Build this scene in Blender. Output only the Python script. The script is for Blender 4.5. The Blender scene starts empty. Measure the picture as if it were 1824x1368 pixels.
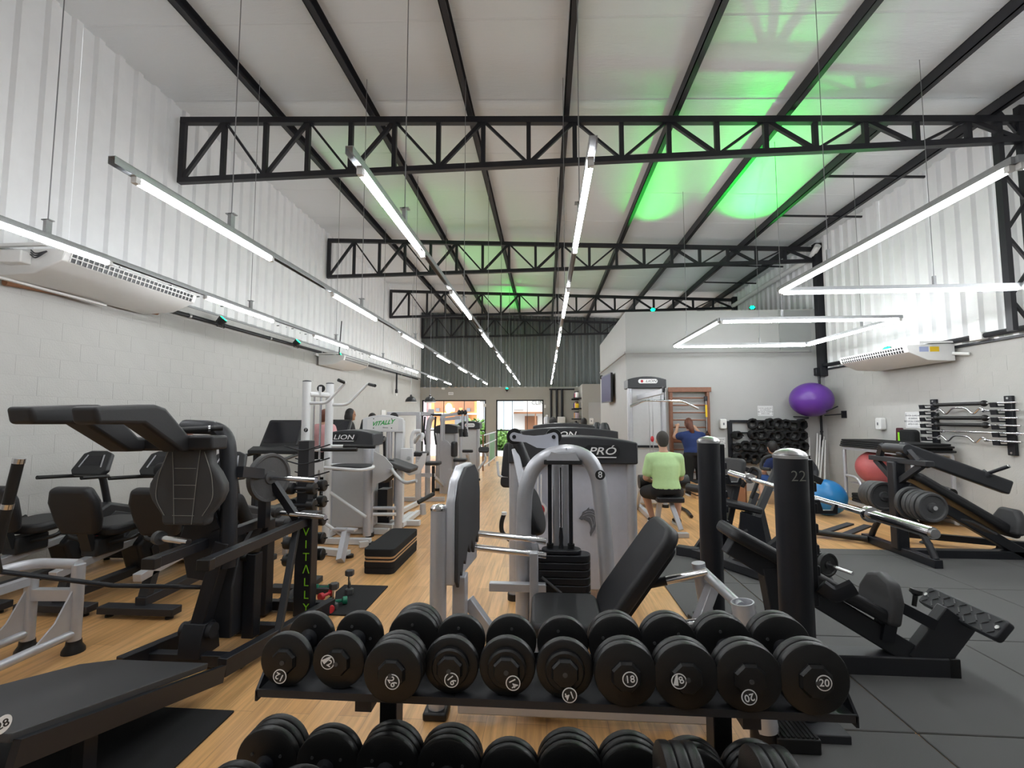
import bpy, bmesh, math, random
from mathutils import Vector, Matrix, Euler, Quaternion
random.seed(7)
SC = bpy.context.scene
COL = SC.collection
# ---------------------------------------------------------------- camera
F_PX = 830.0
YAW = math.atan(59 / F_PX)
PITCH = math.atan(60 / F_PX)
EYE = Vector((0, 0, 1.5))
cam_d = bpy.data.cameras.new('camera')
cam_d.sensor_width = 36.0
cam_d.lens = 36.0 * F_PX / 1824.0
cam_d.clip_start = 0.05
cam = bpy.data.objects.new('camera', cam_d)
COL.objects.link(cam)
cam.location = EYE
cam.rotation_euler = (math.pi / 2 + PITCH, 0, YAW)
SC.camera = cam
# ---------------------------------------------------------------- world, exposure
w = bpy.data.worlds.new('overcast_sky')
SC.world = w
w.use_nodes = True
wb = w.node_tree.nodes['Background']
wb.inputs[0].default_value = (0.93, 0.97, 1.0, 1)
wb.inputs[1].default_value = 2.2
vs = SC.view_settings
vs.view_transform = 'Standard'
vs.look = 'None'
vs.exposure = 1.43
vs.gamma = 1.0
vs.use_curve_mapping = False
TUBE_POWER = 26.0      # emission of the LED tubes
GREEN_W = 150.0        # watts of the green wall spots

# ---------------------------------------------------------------- pixel to world (1824 x 1368 frame)
_cy, _sy, _cp, _sp = math.cos(YAW), math.sin(YAW), math.cos(PITCH), math.sin(PITCH)
_r = Vector((_cy, _sy, 0)); _d = Vector((-_sy * _cp, _cy * _cp, _sp)); _u = Vector((_sy * _sp, -_cy * _sp, _cp))
def P(px, py, X=None, Y=None, Z=None):
    v = _d + _r * ((px - 912) / F_PX) + _u * ((684 - py) / F_PX)
    if X is not None: t = (X - EYE.x) / v.x
    elif Y is not None: t = (Y - EYE.y) / v.y
    else: t = (Z - EYE.z) / v.z
    return EYE + v * t
V = Vector
# ---------------------------------------------------------------- materials
MATS = {}
def mat(name, col, rough=0.5, metal=0.0, spec=0.5, emit=None, es=0.0, noise=0.0, nscale=40.0, bump=0.0, bscale=200.0, alpha=1.0, trans=0.0, coat=0.0, ior=1.45):
    if name in MATS: return MATS[name]
    m = bpy.data.materials.new(name); m.use_nodes = True
    nt = m.node_tree; b = nt.nodes['Principled BSDF']
    b.inputs['Base Color'].default_value = (*col, 1)
    b.inputs['Roughness'].default_value = rough
    b.inputs['Metallic'].default_value = metal
    b.inputs['Specular IOR Level'].default_value = spec
    b.inputs['IOR'].default_value = ior
    if coat: b.inputs['Coat Weight'].default_value = coat; b.inputs['Coat Roughness'].default_value = 0.15
    if trans: b.inputs['Transmission Weight'].default_value = trans
    if alpha < 1: b.inputs['Alpha'].default_value = alpha
    if emit is not None:
        b.inputs['Emission Color'].default_value = (*emit, 1); b.inputs['Emission Strength'].default_value = es
    tc = None
    if noise or bump:
        tc = nt.nodes.new('ShaderNodeTexCoord')
    if noise:
        n = nt.nodes.new('ShaderNodeTexNoise'); n.inputs['Scale'].default_value = nscale; n.inputs['Detail'].default_value = 4
        nt.links.new(tc.outputs['Object'], n.inputs['Vector'])
        mr = nt.nodes.new('ShaderNodeMapRange'); mr.inputs['To Min'].default_value = 1 - noise; mr.inputs['To Max'].default_value = 1 + noise
        nt.links.new(n.outputs['Fac'], mr.inputs['Value'])
        mx = nt.nodes.new('ShaderNodeMix'); mx.data_type = 'RGBA'; mx.blend_type = 'MULTIPLY'; mx.inputs['Factor'].default_value = 1
        mx.inputs['A'].default_value = (*col, 1)
        nt.links.new(mr.outputs['Result'], mx.inputs['B'])
        nt.links.new(mx.outputs['Result'], b.inputs['Base Color'])
    if bump:
        n2 = nt.nodes.new('ShaderNodeTexNoise'); n2.inputs['Scale'].default_value = bscale; n2.inputs['Detail'].default_value = 3
        nt.links.new(tc.outputs['Object'], n2.inputs['Vector'])
        bp = nt.nodes.new('ShaderNodeBump'); bp.inputs['Strength'].default_value = bump; bp.inputs['Distance'].default_value = 0.01
        nt.links.new(n2.outputs['Fac'], bp.inputs['Height']); nt.links.new(bp.outputs['Normal'], b.inputs['Normal'])
    MATS[name] = m
    return m
def wood_floor():
    m = bpy.data.materials.new('wood_vinyl_floor'); m.use_nodes = True; nt = m.node_tree; b = nt.nodes['Principled BSDF']
    L = nt.links.new; N = nt.nodes.new
    tc = N('ShaderNodeTexCoord'); mp = N('ShaderNodeMapping'); mp.inputs['Rotation'].default_value = (0, 0, math.pi / 2)
    L(tc.outputs['Object'], mp.inputs['Vector'])
    br = N('ShaderNodeTexBrick'); br.inputs['Scale'].default_value = 1.0
    br.inputs['Brick Width'].default_value = 1.2; br.inputs['Row Height'].default_value = 0.15; br.inputs['Mortar Size'].default_value = 0.0012
    br.inputs['Color1'].default_value = (0.56, 0.305, 0.118, 1); br.inputs['Color2'].default_value = (0.70, 0.405, 0.17, 1); br.inputs['Mortar'].default_value = (0.34, 0.205, 0.095, 1)
    br.inputs['Bias'].default_value = 0.0
    L(mp.outputs['Vector'], br.inputs['Vector'])
    mp2 = N('ShaderNodeMapping'); mp2.inputs['Scale'].default_value = (22, 1.1, 1)
    L(tc.outputs['Object'], mp2.inputs['Vector'])
    n = N('ShaderNodeTexNoise'); n.inputs['Scale'].default_value = 1.6; n.inputs['Detail'].default_value = 6; n.inputs['Roughness'].default_value = 0.6
    L(mp2.outputs['Vector'], n.inputs['Vector'])
    mr = N('ShaderNodeMapRange'); mr.inputs['From Min'].default_value = 0.3; mr.inputs['From Max'].default_value = 0.7; mr.inputs['To Min'].default_value = 0.72; mr.inputs['To Max'].default_value = 1.22
    L(n.outputs['Fac'], mr.inputs['Value'])
    mx = N('ShaderNodeMix'); mx.data_type = 'RGBA'; mx.blend_type = 'MULTIPLY'; mx.inputs['Factor'].default_value = 1
    L(br.outputs['Color'], mx.inputs['A']); L(mr.outputs['Result'], mx.inputs['B']); L(mx.outputs['Result'], b.inputs['Base Color'])
    b.inputs['Roughness'].default_value = 0.33; b.inputs['Specular IOR Level'].default_value = 0.45
    bp = N('ShaderNodeBump'); bp.inputs['Strength'].default_value = 0.08; bp.inputs['Distance'].default_value = 0.004
    L(n.outputs['Fac'], bp.inputs['Height']); L(bp.outputs['Normal'], b.inputs['Normal'])
    return m
def foil():
    m = bpy.data.materials.new('white_foil_insulation'); m.use_nodes = True; nt = m.node_tree; b = nt.nodes['Principled BSDF']
    L = nt.links.new; N = nt.nodes.new
    b.inputs['Base Color'].default_value = (0.71, 0.735, 0.755, 1); b.inputs['Roughness'].default_value = 0.38; b.inputs['Metallic'].default_value = 0.12
    tc = N('ShaderNodeTexCoord'); mp = N('ShaderNodeMapping'); mp.inputs['Scale'].default_value = (1.2, 6, 1)
    L(tc.outputs['Object'], mp.inputs['Vector'])
    n = N('ShaderNodeTexNoise'); n.inputs['Scale'].default_value = 5; n.inputs['Detail'].default_value = 8; n.inputs['Roughness'].default_value = 0.7
    L(mp.outputs['Vector'], n.inputs['Vector'])
    bp = N('ShaderNodeBump'); bp.inputs['Strength'].default_value = 0.35; bp.inputs['Distance'].default_value = 0.02
    L(n.outputs['Fac'], bp.inputs['Height']); L(bp.outputs['Normal'], b.inputs['Normal'])
    return m
M = dict(
    floor=wood_floor(), foil=foil(),
    rubber=mat('rubber_tile', (0.112, 0.112, 0.110), 0.85, noise=0.25, nscale=500, bump=0.35, bscale=700, spec=0.3),
    mat=mat('black_mat', (0.022, 0.022, 0.023), 0.9, noise=0.2, nscale=300, bump=0.2, bscale=500, spec=0.25),
    block=mat('painted_block', (0.47, 0.468, 0.45), 0.8, noise=0.05, nscale=5, bump=0.25, bscale=60, spec=0.25),
    joint=mat('painted_mortar', (0.45, 0.448, 0.43), 0.85, noise=0.06, nscale=20, bump=0.2, bscale=60, spec=0.2),
    plaster=mat('grey_plaster', (0.41, 0.41, 0.405), 0.8, noise=0.04, nscale=3, bump=0.15, bscale=80, spec=0.25),
    beige=mat('beige_paint', (0.37, 0.36, 0.33), 0.7, noise=0.04, nscale=4, spec=0.3),
    corr=mat('white_corrugated_steel', (0.80, 0.805, 0.81), 0.42, metal=0.0, noise=0.05, nscale=6),
    corrd=mat('grey_corrugated_steel', (0.185, 0.205, 0.205), 0.45, metal=0.3, noise=0.06, nscale=6),
    steel=mat('black_painted_steel', (0.012, 0.013, 0.017), 0.42, noise=0.15, nscale=60, spec=0.45),
    tsteel=mat('black_truss_steel', (0.016, 0.016, 0.02), 0.5, noise=0.15, nscale=20),
    charc=mat('charcoal_powder_coat', (0.022, 0.023, 0.027), 0.5, noise=0.15, nscale=120, bump=0.08, bscale=800),
    rub=mat('black_rubber', (0.009, 0.009, 0.0095), 0.42, noise=0.2, nscale=80, bump=0.1, bscale=400),
    iron=mat('black_cast_iron', (0.06, 0.06, 0.062), 0.55, noise=0.2, nscale=60, bump=0.2, bscale=300),
    leather=mat('black_upholstery', (0.016, 0.016, 0.018), 0.46, noise=0.15, nscale=90, bump=0.12, bscale=450),
    leather2=mat('charcoal_upholstery', (0.045, 0.045, 0.047), 0.55, noise=0.12, nscale=200, bump=0.15, bscale=600),
    stitch=mat('grey_stitching', (0.22, 0.22, 0.20), 0.8),
    plastic=mat('black_plastic', (0.02, 0.021, 0.023), 0.38, noise=0.1, nscale=50),
    dplastic=mat('dark_grey_plastic', (0.038, 0.040, 0.044), 0.4, noise=0.1, nscale=50),
    silver=mat('silver_paint', (0.52, 0.53, 0.565), 0.33, metal=0.4, noise=0.06, nscale=30),
    panel=mat('blue_grey_panel', (0.53, 0.55, 0.62), 0.42, metal=0.12, noise=0.06, nscale=25),
    lpanel=mat('pale_grey_panel', (0.55, 0.56, 0.57), 0.4, metal=0.3, noise=0.05, nscale=20),
    white=mat('white_powder_coat', (0.66, 0.67, 0.68), 0.38, noise=0.04, nscale=30),
    wplastic=mat('white_plastic', (0.74, 0.74, 0.73), 0.4, noise=0.03, nscale=20),
    chrome=mat('chrome', (0.72, 0.72, 0.74), 0.16, metal=1.0),
    bsteel=mat('brushed_steel', (0.55, 0.55, 0.56), 0.3, metal=1.0, noise=0.08, nscale=90),
    galv=mat('galvanised_channel', (0.42, 0.43, 0.44), 0.42, metal=0.8, noise=0.12, nscale=60),
    wire=mat('steel_wire', (0.30, 0.30, 0.31), 0.45, metal=0.8),
    tube=mat('led_tube', (0.95, 0.95, 0.95), 0.3, emit=(0.955, 0.98, 1.0), es=TUBE_POWER),
    gled=mat('green_led', (0.05, 0.5, 0.2), 0.3, emit=(0.0, 1.0, 0.32), es=3.0),
    wood=mat('red_brown_wood', (0.20, 0.085, 0.048), 0.45, noise=0.25, nscale=25),
    eva=mat('tan_foam', (0.55, 0.34, 0.18), 0.8, noise=0.08, nscale=60),
    purple=mat('purple_vinyl', (0.11, 0.035, 0.27), 0.32, bump=0.15, bscale=60),
    blue=mat('blue_vinyl', (0.015, 0.17, 0.42), 0.28),
    red=mat('red_vinyl', (0.50, 0.12, 0.12), 0.42, noise=0.1, nscale=30),
    redp=mat('red_paint', (0.45, 0.02, 0.03), 0.4), greenp=mat('green_vinyl_coat', (0.01, 0.16, 0.09), 0.35),
    lime=mat('lime_letters', (0.30, 0.75, 0.03), 0.5), wpaint=mat('white_print', (0.8, 0.8, 0.8), 0.5), gprint=mat('grey_print', (0.13, 0.135, 0.15), 0.5),
    dprint=mat('black_print', (0.02, 0.02, 0.02), 0.5), logog=mat('green_print', (0.02, 0.36, 0.06), 0.5),
    paper=mat('white_paper', (0.78, 0.78, 0.78), 0.7), yellow=mat('yellow_strap', (0.75, 0.5, 0.02), 0.6),
    glass=mat('door_glass', (1, 1, 1), 0.02, trans=1.0, ior=1.02), clear=mat('clear_plastic', (0.85, 0.9, 0.9), 0.1, trans=0.85, ior=1.2),
    screen=mat('dark_screen', (0.012, 0.012, 0.016), 0.15),
    skin=mat('skin', (0.50, 0.29, 0.20), 0.55, noise=0.06, nscale=30), skin2=mat('brown_skin', (0.33, 0.17, 0.10), 0.55, noise=0.06, nscale=30),
    hair=mat('black_hair', (0.012, 0.010, 0.010), 0.5, bump=0.5, bscale=120), hairb=mat('auburn_hair', (0.11, 0.035, 0.018), 0.5, bump=0.5, bscale=120), hairg=mat('short_grey_hair', (0.045, 0.04, 0.036), 0.7, bump=0.5, bscale=200),
    limeshirt=mat('lime_cotton', (0.50, 0.72, 0.36), 0.85, noise=0.05, nscale=30, bump=0.25, bscale=12), navy=mat('navy_cotton', (0.012, 0.028, 0.11), 0.85, noise=0.1, nscale=30, bump=0.25, bscale=12),
    blackcloth=mat('black_cloth', (0.010, 0.010, 0.011), 0.85, bump=0.2, bscale=20), pink=mat('pink_cotton', (0.6, 0.32, 0.33), 0.85), bluecloth=mat('blue_cloth', (0.02, 0.06, 0.2), 0.8),
    wshoe=mat('white_rubber_sole', (0.7, 0.7, 0.7), 0.6), asphalt=mat('pale_pavement', (0.42, 0.41, 0.40), 0.9, noise=0.1, nscale=8),
    leaf=mat('leaf_green', (0.10, 0.22, 0.035), 0.6, noise=0.3, nscale=30), pinkwall=mat('pink_wall', (0.62, 0.42, 0.40), 0.8), orangewall=mat('orange_wall', (0.62, 0.27, 0.10), 0.8),
    whitewall=mat('white_outside_wall', (0.72, 0.71, 0.68), 0.8), mauve=mat('mauve_wall', (0.45, 0.36, 0.42), 0.8), teal=mat('teal_board', (0.05, 0.30, 0.22), 0.6),
    warm=mat('warm_lamp', (1, 0.8, 0.4), 0.5, emit=(1, 0.62, 0.2), es=6.0), brownw=mat('brown_timber', (0.26, 0.12, 0.06), 0.6),
)
# ---------------------------------------------------------------- mesh building
class MB:
    def __init__(s): s.v = []; s.f = []
    def add(s, vs, fs):
        o = len(s.v); s.v += [Vector(v) for v in vs]; s.f += [tuple(i + o for i in f) for f in fs]; return s
    def box(s, c, size, rot=None):
        c = V(c); hx, hy, hz = size[0] / 2, size[1] / 2, size[2] / 2
        R = Euler(rot).to_matrix() if rot is not None and not isinstance(rot, Matrix) else (rot or Matrix.Identity(3))
        vs = [c + R @ V((x, y, z)) for x in (-hx, hx) for y in (-hy, hy) for z in (-hz, hz)]
        return s.add(vs, [(0, 1, 3, 2), (4, 6, 7, 5), (0, 4, 5, 1), (2, 3, 7, 6), (0, 2, 6, 4), (1, 5, 7, 3)])
    def span(s, a, b):
        a, b = V(a), V(b); return s.box((a + b) / 2, [abs(b[i] - a[i]) for i in range(3)])
    def bar(s, p, q, w, h, up=(0, 0, 1), ext=0.0):
        p, q = V(p), V(q); d = (q - p); L = d.length; d.normalize(); u = V(up)
        if abs(d.dot(u)) > 0.98: u = V((0, 1, 0)) if abs(d.y) < 0.9 else V((1, 0, 0))
        x = d.cross(u).normalized(); z = x.cross(d).normalized()
        R = Matrix((x, d, z)).transposed()
        return s.box((p + q) / 2, (w, L + 2 * ext, h), R)
    def ring(s, c, x, y, r, seg, r2=None):
        r2 = r if r2 is None else r2
        return [c + x * (r * math.cos(2 * math.pi * i / seg)) + y * (r2 * math.sin(2 * math.pi * i / seg)) for i in range(seg)]
    def loft(s, rings, cap=True):
        n = len(rings[0]); vs = [v for r in rings for v in r]; fs = []
        for k in range(len(rings) - 1):
            for i in range(n):
                j = (i + 1) % n; fs.append((k * n + i, k * n + j, (k + 1) * n + j, (k + 1) * n + i))
        if cap:
            fs.append(tuple(reversed(range(n)))); fs.append(tuple((len(rings) - 1) * n + i for i in range(n)))
        return s.add(vs, fs)
    def tube(s, pts, r, seg=10, bend=0.0, bseg=5, rs=None, flat=None):
        pts = [V(p) for p in pts]
        if bend and len(pts) > 2:
            out = [pts[0]]
            for i in range(1, len(pts) - 1):
                a, b, c = pts[i - 1], pts[i], pts[i + 1]
                l = min(bend, (a - b).length * 0.48, (c - b).length * 0.48)
                p0 = b + (a - b).normalized() * l; p1 = b + (c - b).normalized() * l
                for k in range(bseg + 1):
                    t = k / bseg; out.append(p0 * (1 - t) ** 2 + b * 2 * t * (1 - t) + p1 * t * t)
            out.append(pts[-1]); pts = out
        if rs is None: rs = [r] * len(pts)
        rings = []; x = None
        for i, p in enumerate(pts):
            d = ((pts[min(i + 1, len(pts) - 1)] - p).normalized() + (p - pts[max(i - 1, 0)]).normalized())
            if d.length < 1e-6: d = V((0, 0, 1))
            d.normalize()
            if x is None:
                u = V((0, 0, 1)) if abs(d.z) < 0.9 else V((0, 1, 0)); x = d.cross(u).normalized()
            else:
                x = (x - d * x.dot(d)).normalized()
            y = d.cross(x)
            rings.append(s.ring(p, x, y, rs[i], seg, rs[i] * flat if flat else None))
        return s.loft(rings)
    def cyl(s, p, q, r, r2=None, seg=20):
        return s.tube([p, q], r, seg, rs=[r, r if r2 is None else r2])
    def lathe(s, prof, o, axis=(0, 0, 1), seg=24, xdir=None):
        o = V(o); a = V(axis).normalized(); u = V((0, 0, 1)) if abs(a.z) < 0.9 else V((1, 0, 0))
        x = V(xdir).normalized() if xdir is not None else a.cross(u).normalized(); y = a.cross(x)
        return s.loft([s.ring(o + a * z, x, y, max(r, 1e-4), seg) for r, z in prof])
    def prism(s, poly, o, ux, uy, t, t0=0.0):
        o, ux, uy = V(o), V(ux).normalized(), V(uy).normalized(); n = ux.cross(uy)
        return s.loft([[o + ux * a + uy * b + n * t0 for a, b in poly], [o + ux * a + uy * b + n * (t0 + t) for a, b in poly]])
    def sphere(s, c, r, seg=20, rows=12, R=None):
        c = V(c); rx, ry, rz = (r, r, r) if not isinstance(r, (tuple, list)) else r
        R = R or Matrix.Identity(3)
        vs = [c + R @ V((0, 0, -rz))]; fs = []
        for k in range(1, rows):
            a = -math.pi / 2 + math.pi * k / rows
            for i in range(seg):
                b = 2 * math.pi * i / seg; vs.append(c + R @ V((rx * math.cos(a) * math.cos(b), ry * math.cos(a) * math.sin(b), rz * math.sin(a))))
        vs.append(c + R @ V((0, 0, rz))); top = len(vs) - 1
        for i in range(seg):
            j = (i + 1) % seg; fs.append((0, 1 + j, 1 + i)); fs.append((top, 1 + (rows - 2) * seg + i, 1 + (rows - 2) * seg + j))
            for k in range(rows - 2): fs.append((1 + k * seg + i, 1 + k * seg + j, 1 + (k + 1) * seg + j, 1 + (k + 1) * seg + i))
        return s.add(vs, fs)
    def mesh(s, name, origin=V((0, 0, 0)), smooth=35):
        me = bpy.data.meshes.new(name)
        me.from_pydata([tuple(v - origin) for v in s.v], [], s.f)
        bm = bmesh.new(); bm.from_mesh(me); bmesh.ops.recalc_face_normals(bm, faces=bm.faces); bm.to_mesh(me); bm.free()
        if smooth:
            me.shade_smooth(); me.set_sharp_from_angle(angle=math.radians(smooth))
        me.update(); return me
def rrect(w, h, r, n=4, cx=0.0, cy=0.0):
    out = []
    for sx, sy, a0 in ((1, 1, 0), (-1, 1, 90), (-1, -1, 180), (1, -1, 270)):
        for k in range(n + 1):
            a = math.radians(a0 + 90 * k / n); out.append((cx + sx * (w / 2 - r) + r * math.cos(a), cy + sy * (h / 2 - r) + r * math.sin(a)))
    return out
def wloc(o):
    l = V(o.location)
    while o.parent: o = o.parent; l = l + V(o.location)
    return l
def link(o, parent=None):
    COL.objects.link(o)
    if parent: o.parent = parent
    return o
def bevel(o, wd, seg=2):
    if wd:
        b = o.modifiers.new('bevel', 'BEVEL'); b.width = wd; b.segments = seg; b.limit_method = 'ANGLE'; b.angle_limit = math.radians(40)
def part(name, mb, m, parent, bev=0.0, smooth=35, seg=2, label=None, kind=None):
    me = mb.mesh(name, wloc(parent), smooth); me.materials.append(M[m] if isinstance(m, str) else m)
    o = link(bpy.data.objects.new(name, me), parent); bevel(o, bev, seg)
    if label: o['label'] = label
    if kind: o['kind'] = kind
    return o
def thing(name, label, cat, loc=(0, 0, 0), group=None):
    o = bpy.data.objects.new(name, None); o.empty_display_size = 0.1; o.location = V(loc); link(o)
    o['label'] = label; o['category'] = cat
    if group: o['group'] = group
    return o
def solo(name, mb, m, label, cat, loc=(0, 0, 0), group=None, bev=0.0, smooth=35, seg=2, kind=None):
    me = mb.mesh(name, V(loc), smooth); me.materials.append(M[m] if isinstance(m, str) else m)
    o = bpy.data.objects.new(name, me); o.location = V(loc); link(o); bevel(o, bev, seg)
    o['label'] = label; o['category'] = cat
    if group: o['group'] = group
    if kind: o['kind'] = kind
    return o
def struct(name, mb, m, label=None, parent=None, bev=0.0, smooth=35):
    me = mb.mesh(name, wloc(parent) if parent else V((0, 0, 0)), smooth); me.materials.append(M[m] if isinstance(m, str) else m)
    o = link(bpy.data.objects.new(name, me), parent); bevel(o, bev)
    if not parent: o['kind'] = 'structure'
    if label and not parent: o['label'] = label
    return o
def clone(root, loc, label=None, group=None, rotz=None, parent=None):
    r = root.copy(); COL.objects.link(r); r.location = V(loc)
    if rotz is not None: r.rotation_euler = (0, 0, rotz)
    if label: r['label'] = label
    if group: r['group'] = group
    for c in list(root.children):
        d = c.copy(); COL.objects.link(d); d.parent = r
        for g in list(c.children):
            h = g.copy(); COL.objects.link(h); h.parent = d
    return r
_TXT = {}
def text(name, s, m, parent, o, ux, uy, size, thick=0.0006, align='CENTER', shear=0.0, bold=0.0, sx=1.0):
    key = (s, shear, bold, align)
    if key not in _TXT:
        cu = bpy.data.curves.new('t', 'FONT'); cu.body = s; cu.align_x = align; cu.align_y = 'CENTER'; cu.size = 1; cu.extrude = 0.01; cu.shear = shear; cu.offset = bold; cu.resolution_u = 3; cu.space_line = 0.9
        ob = bpy.data.objects.new('t', cu); COL.objects.link(ob)
        dg = bpy.context.evaluated_depsgraph_get(); me = bpy.data.meshes.new_from_object(ob.evaluated_get(dg))
        bpy.data.objects.remove(ob)
        _TXT[key] = ([v.co.copy() for v in me.vertices], [tuple(p.vertices) for p in me.polygons]); bpy.data.meshes.remove(me)
    vs, fs = _TXT[key]; o, ux, uy = V(o), V(ux).normalized(), V(uy).normalized(); n = ux.cross(uy)
    mb = MB(); mb.add([o + ux * (v.x * size * sx) + uy * (v.y * size) + n * (v.z * thick / 0.01) for v in vs], fs)
    return part(name, mb, m, parent, smooth=0)
X_, Y_, Z_ = V((1, 0, 0)), V((0, 1, 0)), V((0, 0, 1))
# ================================================================ STRUCTURE
XL, XR, YB, YF = -4.95, 5.75, 18.2, -1.6
RUB_X0 = 1.05
struct('floor', MB().span((XL - 0.2, YF - 0.2, -0.12), (XR + 0.2, YB + 0.1, 0)), 'floor', 'tan wood grain vinyl floor of the gym')
flr = bpy.data.objects['floor']
# rubber tiles over the floor at the right
tile = MB(); tile.box((0, 0, 0.006), (0.992, 0.992, 0.012)); tme = tile.mesh('rubber_tile'); tme.materials.append(M['rubber'])
def tile_at(x0, x1, y0, y1):
    if abs(x1 - x0 - 1) < 1e-6 and abs(y1 - y0 - 1) < 1e-6:
        o = link(bpy.data.objects.new('rubber_tile', tme), flr); o.location = ((x0 + x1) / 2, (y0 + y1) / 2, 0); bevel(o, 0.004, 1)
    else:
        o = part('rubber_tile', MB().span((x0 + 0.004, y0 + 0.004, 0), (x1 - 0.004, y1 - 0.004, 0.012)), 'rubber', flr, bev=0.004, seg=1)
ys = [5.68, 5.45, 4.45, 3.45, 2.45, 1.45, 0.45, -0.55, -1.55]
for i in range(len(ys) - 1):
    xs = [RUB_X0, 1.75, 2.75, 3.75, 4.75, XR - 0.02]
    for j in range(5): tile_at(xs[j], xs[j + 1], ys[i + 1], ys[i])
# ---- block walls
def block_wall(name, label, x, nrm, y0, y1, z1, ymax_ind):
    bw = MB(); t = 0.14; bw.span((x, y0, 0), (x - nrm * t, y1, z1))
    wl = struct(name, bw, 'joint', label)
    bl = MB(); bl.box((0, 0, 0), (0.002, 0.398, 0.188)); me = bl.mesh('block'); me.materials.append(M['block'])
    bh = MB(); bh.box((0, 0, 0), (0.002, 0.198, 0.188)); mh = bh.mesh('block'); mh.materials.append(M['block'])
    rest = MB(); row = 0; z = 0.0
    while z + 0.19 <= z1 + 0.001:
        y = y0 + (0.2 if row % 2 else 0.0)
        if row % 2:
            o = link(bpy.data.objects.new('block', mh), wl); o.location = (x + nrm * 0.001, y0 + 0.1, z + 0.095); bevel(o, 0.0007, 1)
        while y + 0.39 < y1 + 0.3:
            yy = y + 0.2
            if yy + 0.195 <= y1:
                dx = 0.001 + 0.0012 * random.random()
                if 2.6 < yy < ymax_ind:
                    o = link(bpy.data.objects.new('block', me), wl); o.location = (x + nrm * dx, yy, z + 0.095); bevel(o, 0.0007, 1)
                else: rest.box((x + nrm * dx, yy, z + 0.095), (0.002, 0.398, 0.188))
            y += 0.4
        z += 0.19; row += 1
    part('block_field', rest, 'block', wl, kind='stuff')
    return wl
wall_l = block_wall('wall_left', 'grey painted concrete block wall along the left side', XL, 1, YF, YB, 3.04, 9.6)
wall_r = block_wall('wall_right', 'grey painted concrete block wall behind the bar rack', XR, -1, YF, 10.0, 2.47, 10.0)
# ---- corrugated sheets (trapezoid ribs)
def corr_sheets(name, label, o, u, n, L, z0f, z1f, pitch, dep, m, sheet=1.0):
    o, u, n = V(o), V(u), V(n); root = None; k = 0; s0 = 0.0
    while s0 < L - 1e-6:
        s1 = min(s0 + sheet, L); b = MB(); prof = []; s = s0
        while s < s1 - 1e-6:
            for ds, h in ((0, 0), (pitch * 0.50, 0), (pitch * 0.60, dep), (pitch * 0.88, dep), (pitch * 0.98, 0)):
                if s + ds < s1: prof.append((s + ds, h))
            s += pitch
        prof.append((s1, 0.0)); prof[0] = (s0, 0.006)
        vs = []; fs = []
        for (a, h) in prof:
            p = o + u * a + n * h; vs += [V((p.x, p.y, z0f(a))), V((p.x, p.y, z1f(a)))]
        for (a, h) in prof:
            p = o + u * a + n * (h - 0.004); vs += [V((p.x, p.y, z0f(a))), V((p.x, p.y, z1f(a)))]
        c = len(prof)
        for i in range(c - 1):
            fs.append((2 * i, 2 * i + 2, 2 * i + 3, 2 * i + 1)); q = 2 * c
            fs.append((q + 2 * i, q + 2 * i + 1, q + 2 * i + 3, q + 2 * i + 2))
        b.add(vs, fs)
        me = bpy.data.meshes.new('corrugated_sheet'); me.from_pydata([tuple(v) for v in b.v], [], b.f); me.materials.append(M[m]); me.update()
        if root is None:
            root = bpy.data.objects.new(name, me); link(root); root['kind'] = 'structure'; root['label'] = label
        else:
            ob = bpy.data.objects.new('corrugated_sheet', me); link(ob, root)
        s0 = s1; k += 1
    return root
ROOF = lambda x: 5.62 - 0.0455 * (x + 4.9)       # underside of the roof
corr_sheets('wall_left_upper', 'white corrugated steel cladding above the left block wall', (XL + 0.0, YF, 0), Y_, X_, YB - YF, lambda a: 3.06, lambda a: ROOF(XL) + 0.12, 0.25, 0.035, 'corr')
corr_sheets('wall_right_upper', 'white corrugated steel cladding above the right block wall', (XR, YB, 0), -Y_, -X_, YB - YF, lambda a: 2.50 if a > 8.2 else 3.0, lambda a: ROOF(XR) + 0.12, 0.25, 0.045, 'corr')
corr_sheets('wall_back_upper', 'dark grey corrugated steel cladding above the entrance', (XL, YB, 0), X_, -Y_, XR - XL, lambda a: 2.70, lambda a: ROOF(XL + a) + 0.12, 0.25, 0.06, 'corrd', 2.0)
# bottom edge trims and dark flashing
struct('trim_1', MB().span((XL - 0.06, YF, 3.035), (XL + 0.03, YB, 3.065)), 'galv', 'thin flashing under the left cladding')
struct('trim_2', MB().span((XR - 0.05, YF, 2.47), (XR + 0.05, 10.0, 2.50)), 'steel', 'black flashing under the right cladding')
# screws on left cladding
sc = MB()
for k in range(60):
    sc.cyl((XL + 0.036 if k % 2 else XL + 0.0, 2.2 + k * 0.25, 3.2 + 0.02 * (k % 3)), (XL + 0.044, 2.2 + k * 0.25, 3.2 + 0.02 * (k % 3)), 0.008, seg=6)
part('screw', sc, 'iron', bpy.data.objects['wall_left_upper'], kind='stuff')
# ---- wall behind the camera
struct('wall_rear', MB().span((XL, YF - 0.15, 0), (XR, YF, 5.7)), 'plaster', 'grey wall behind the photographer')
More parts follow.
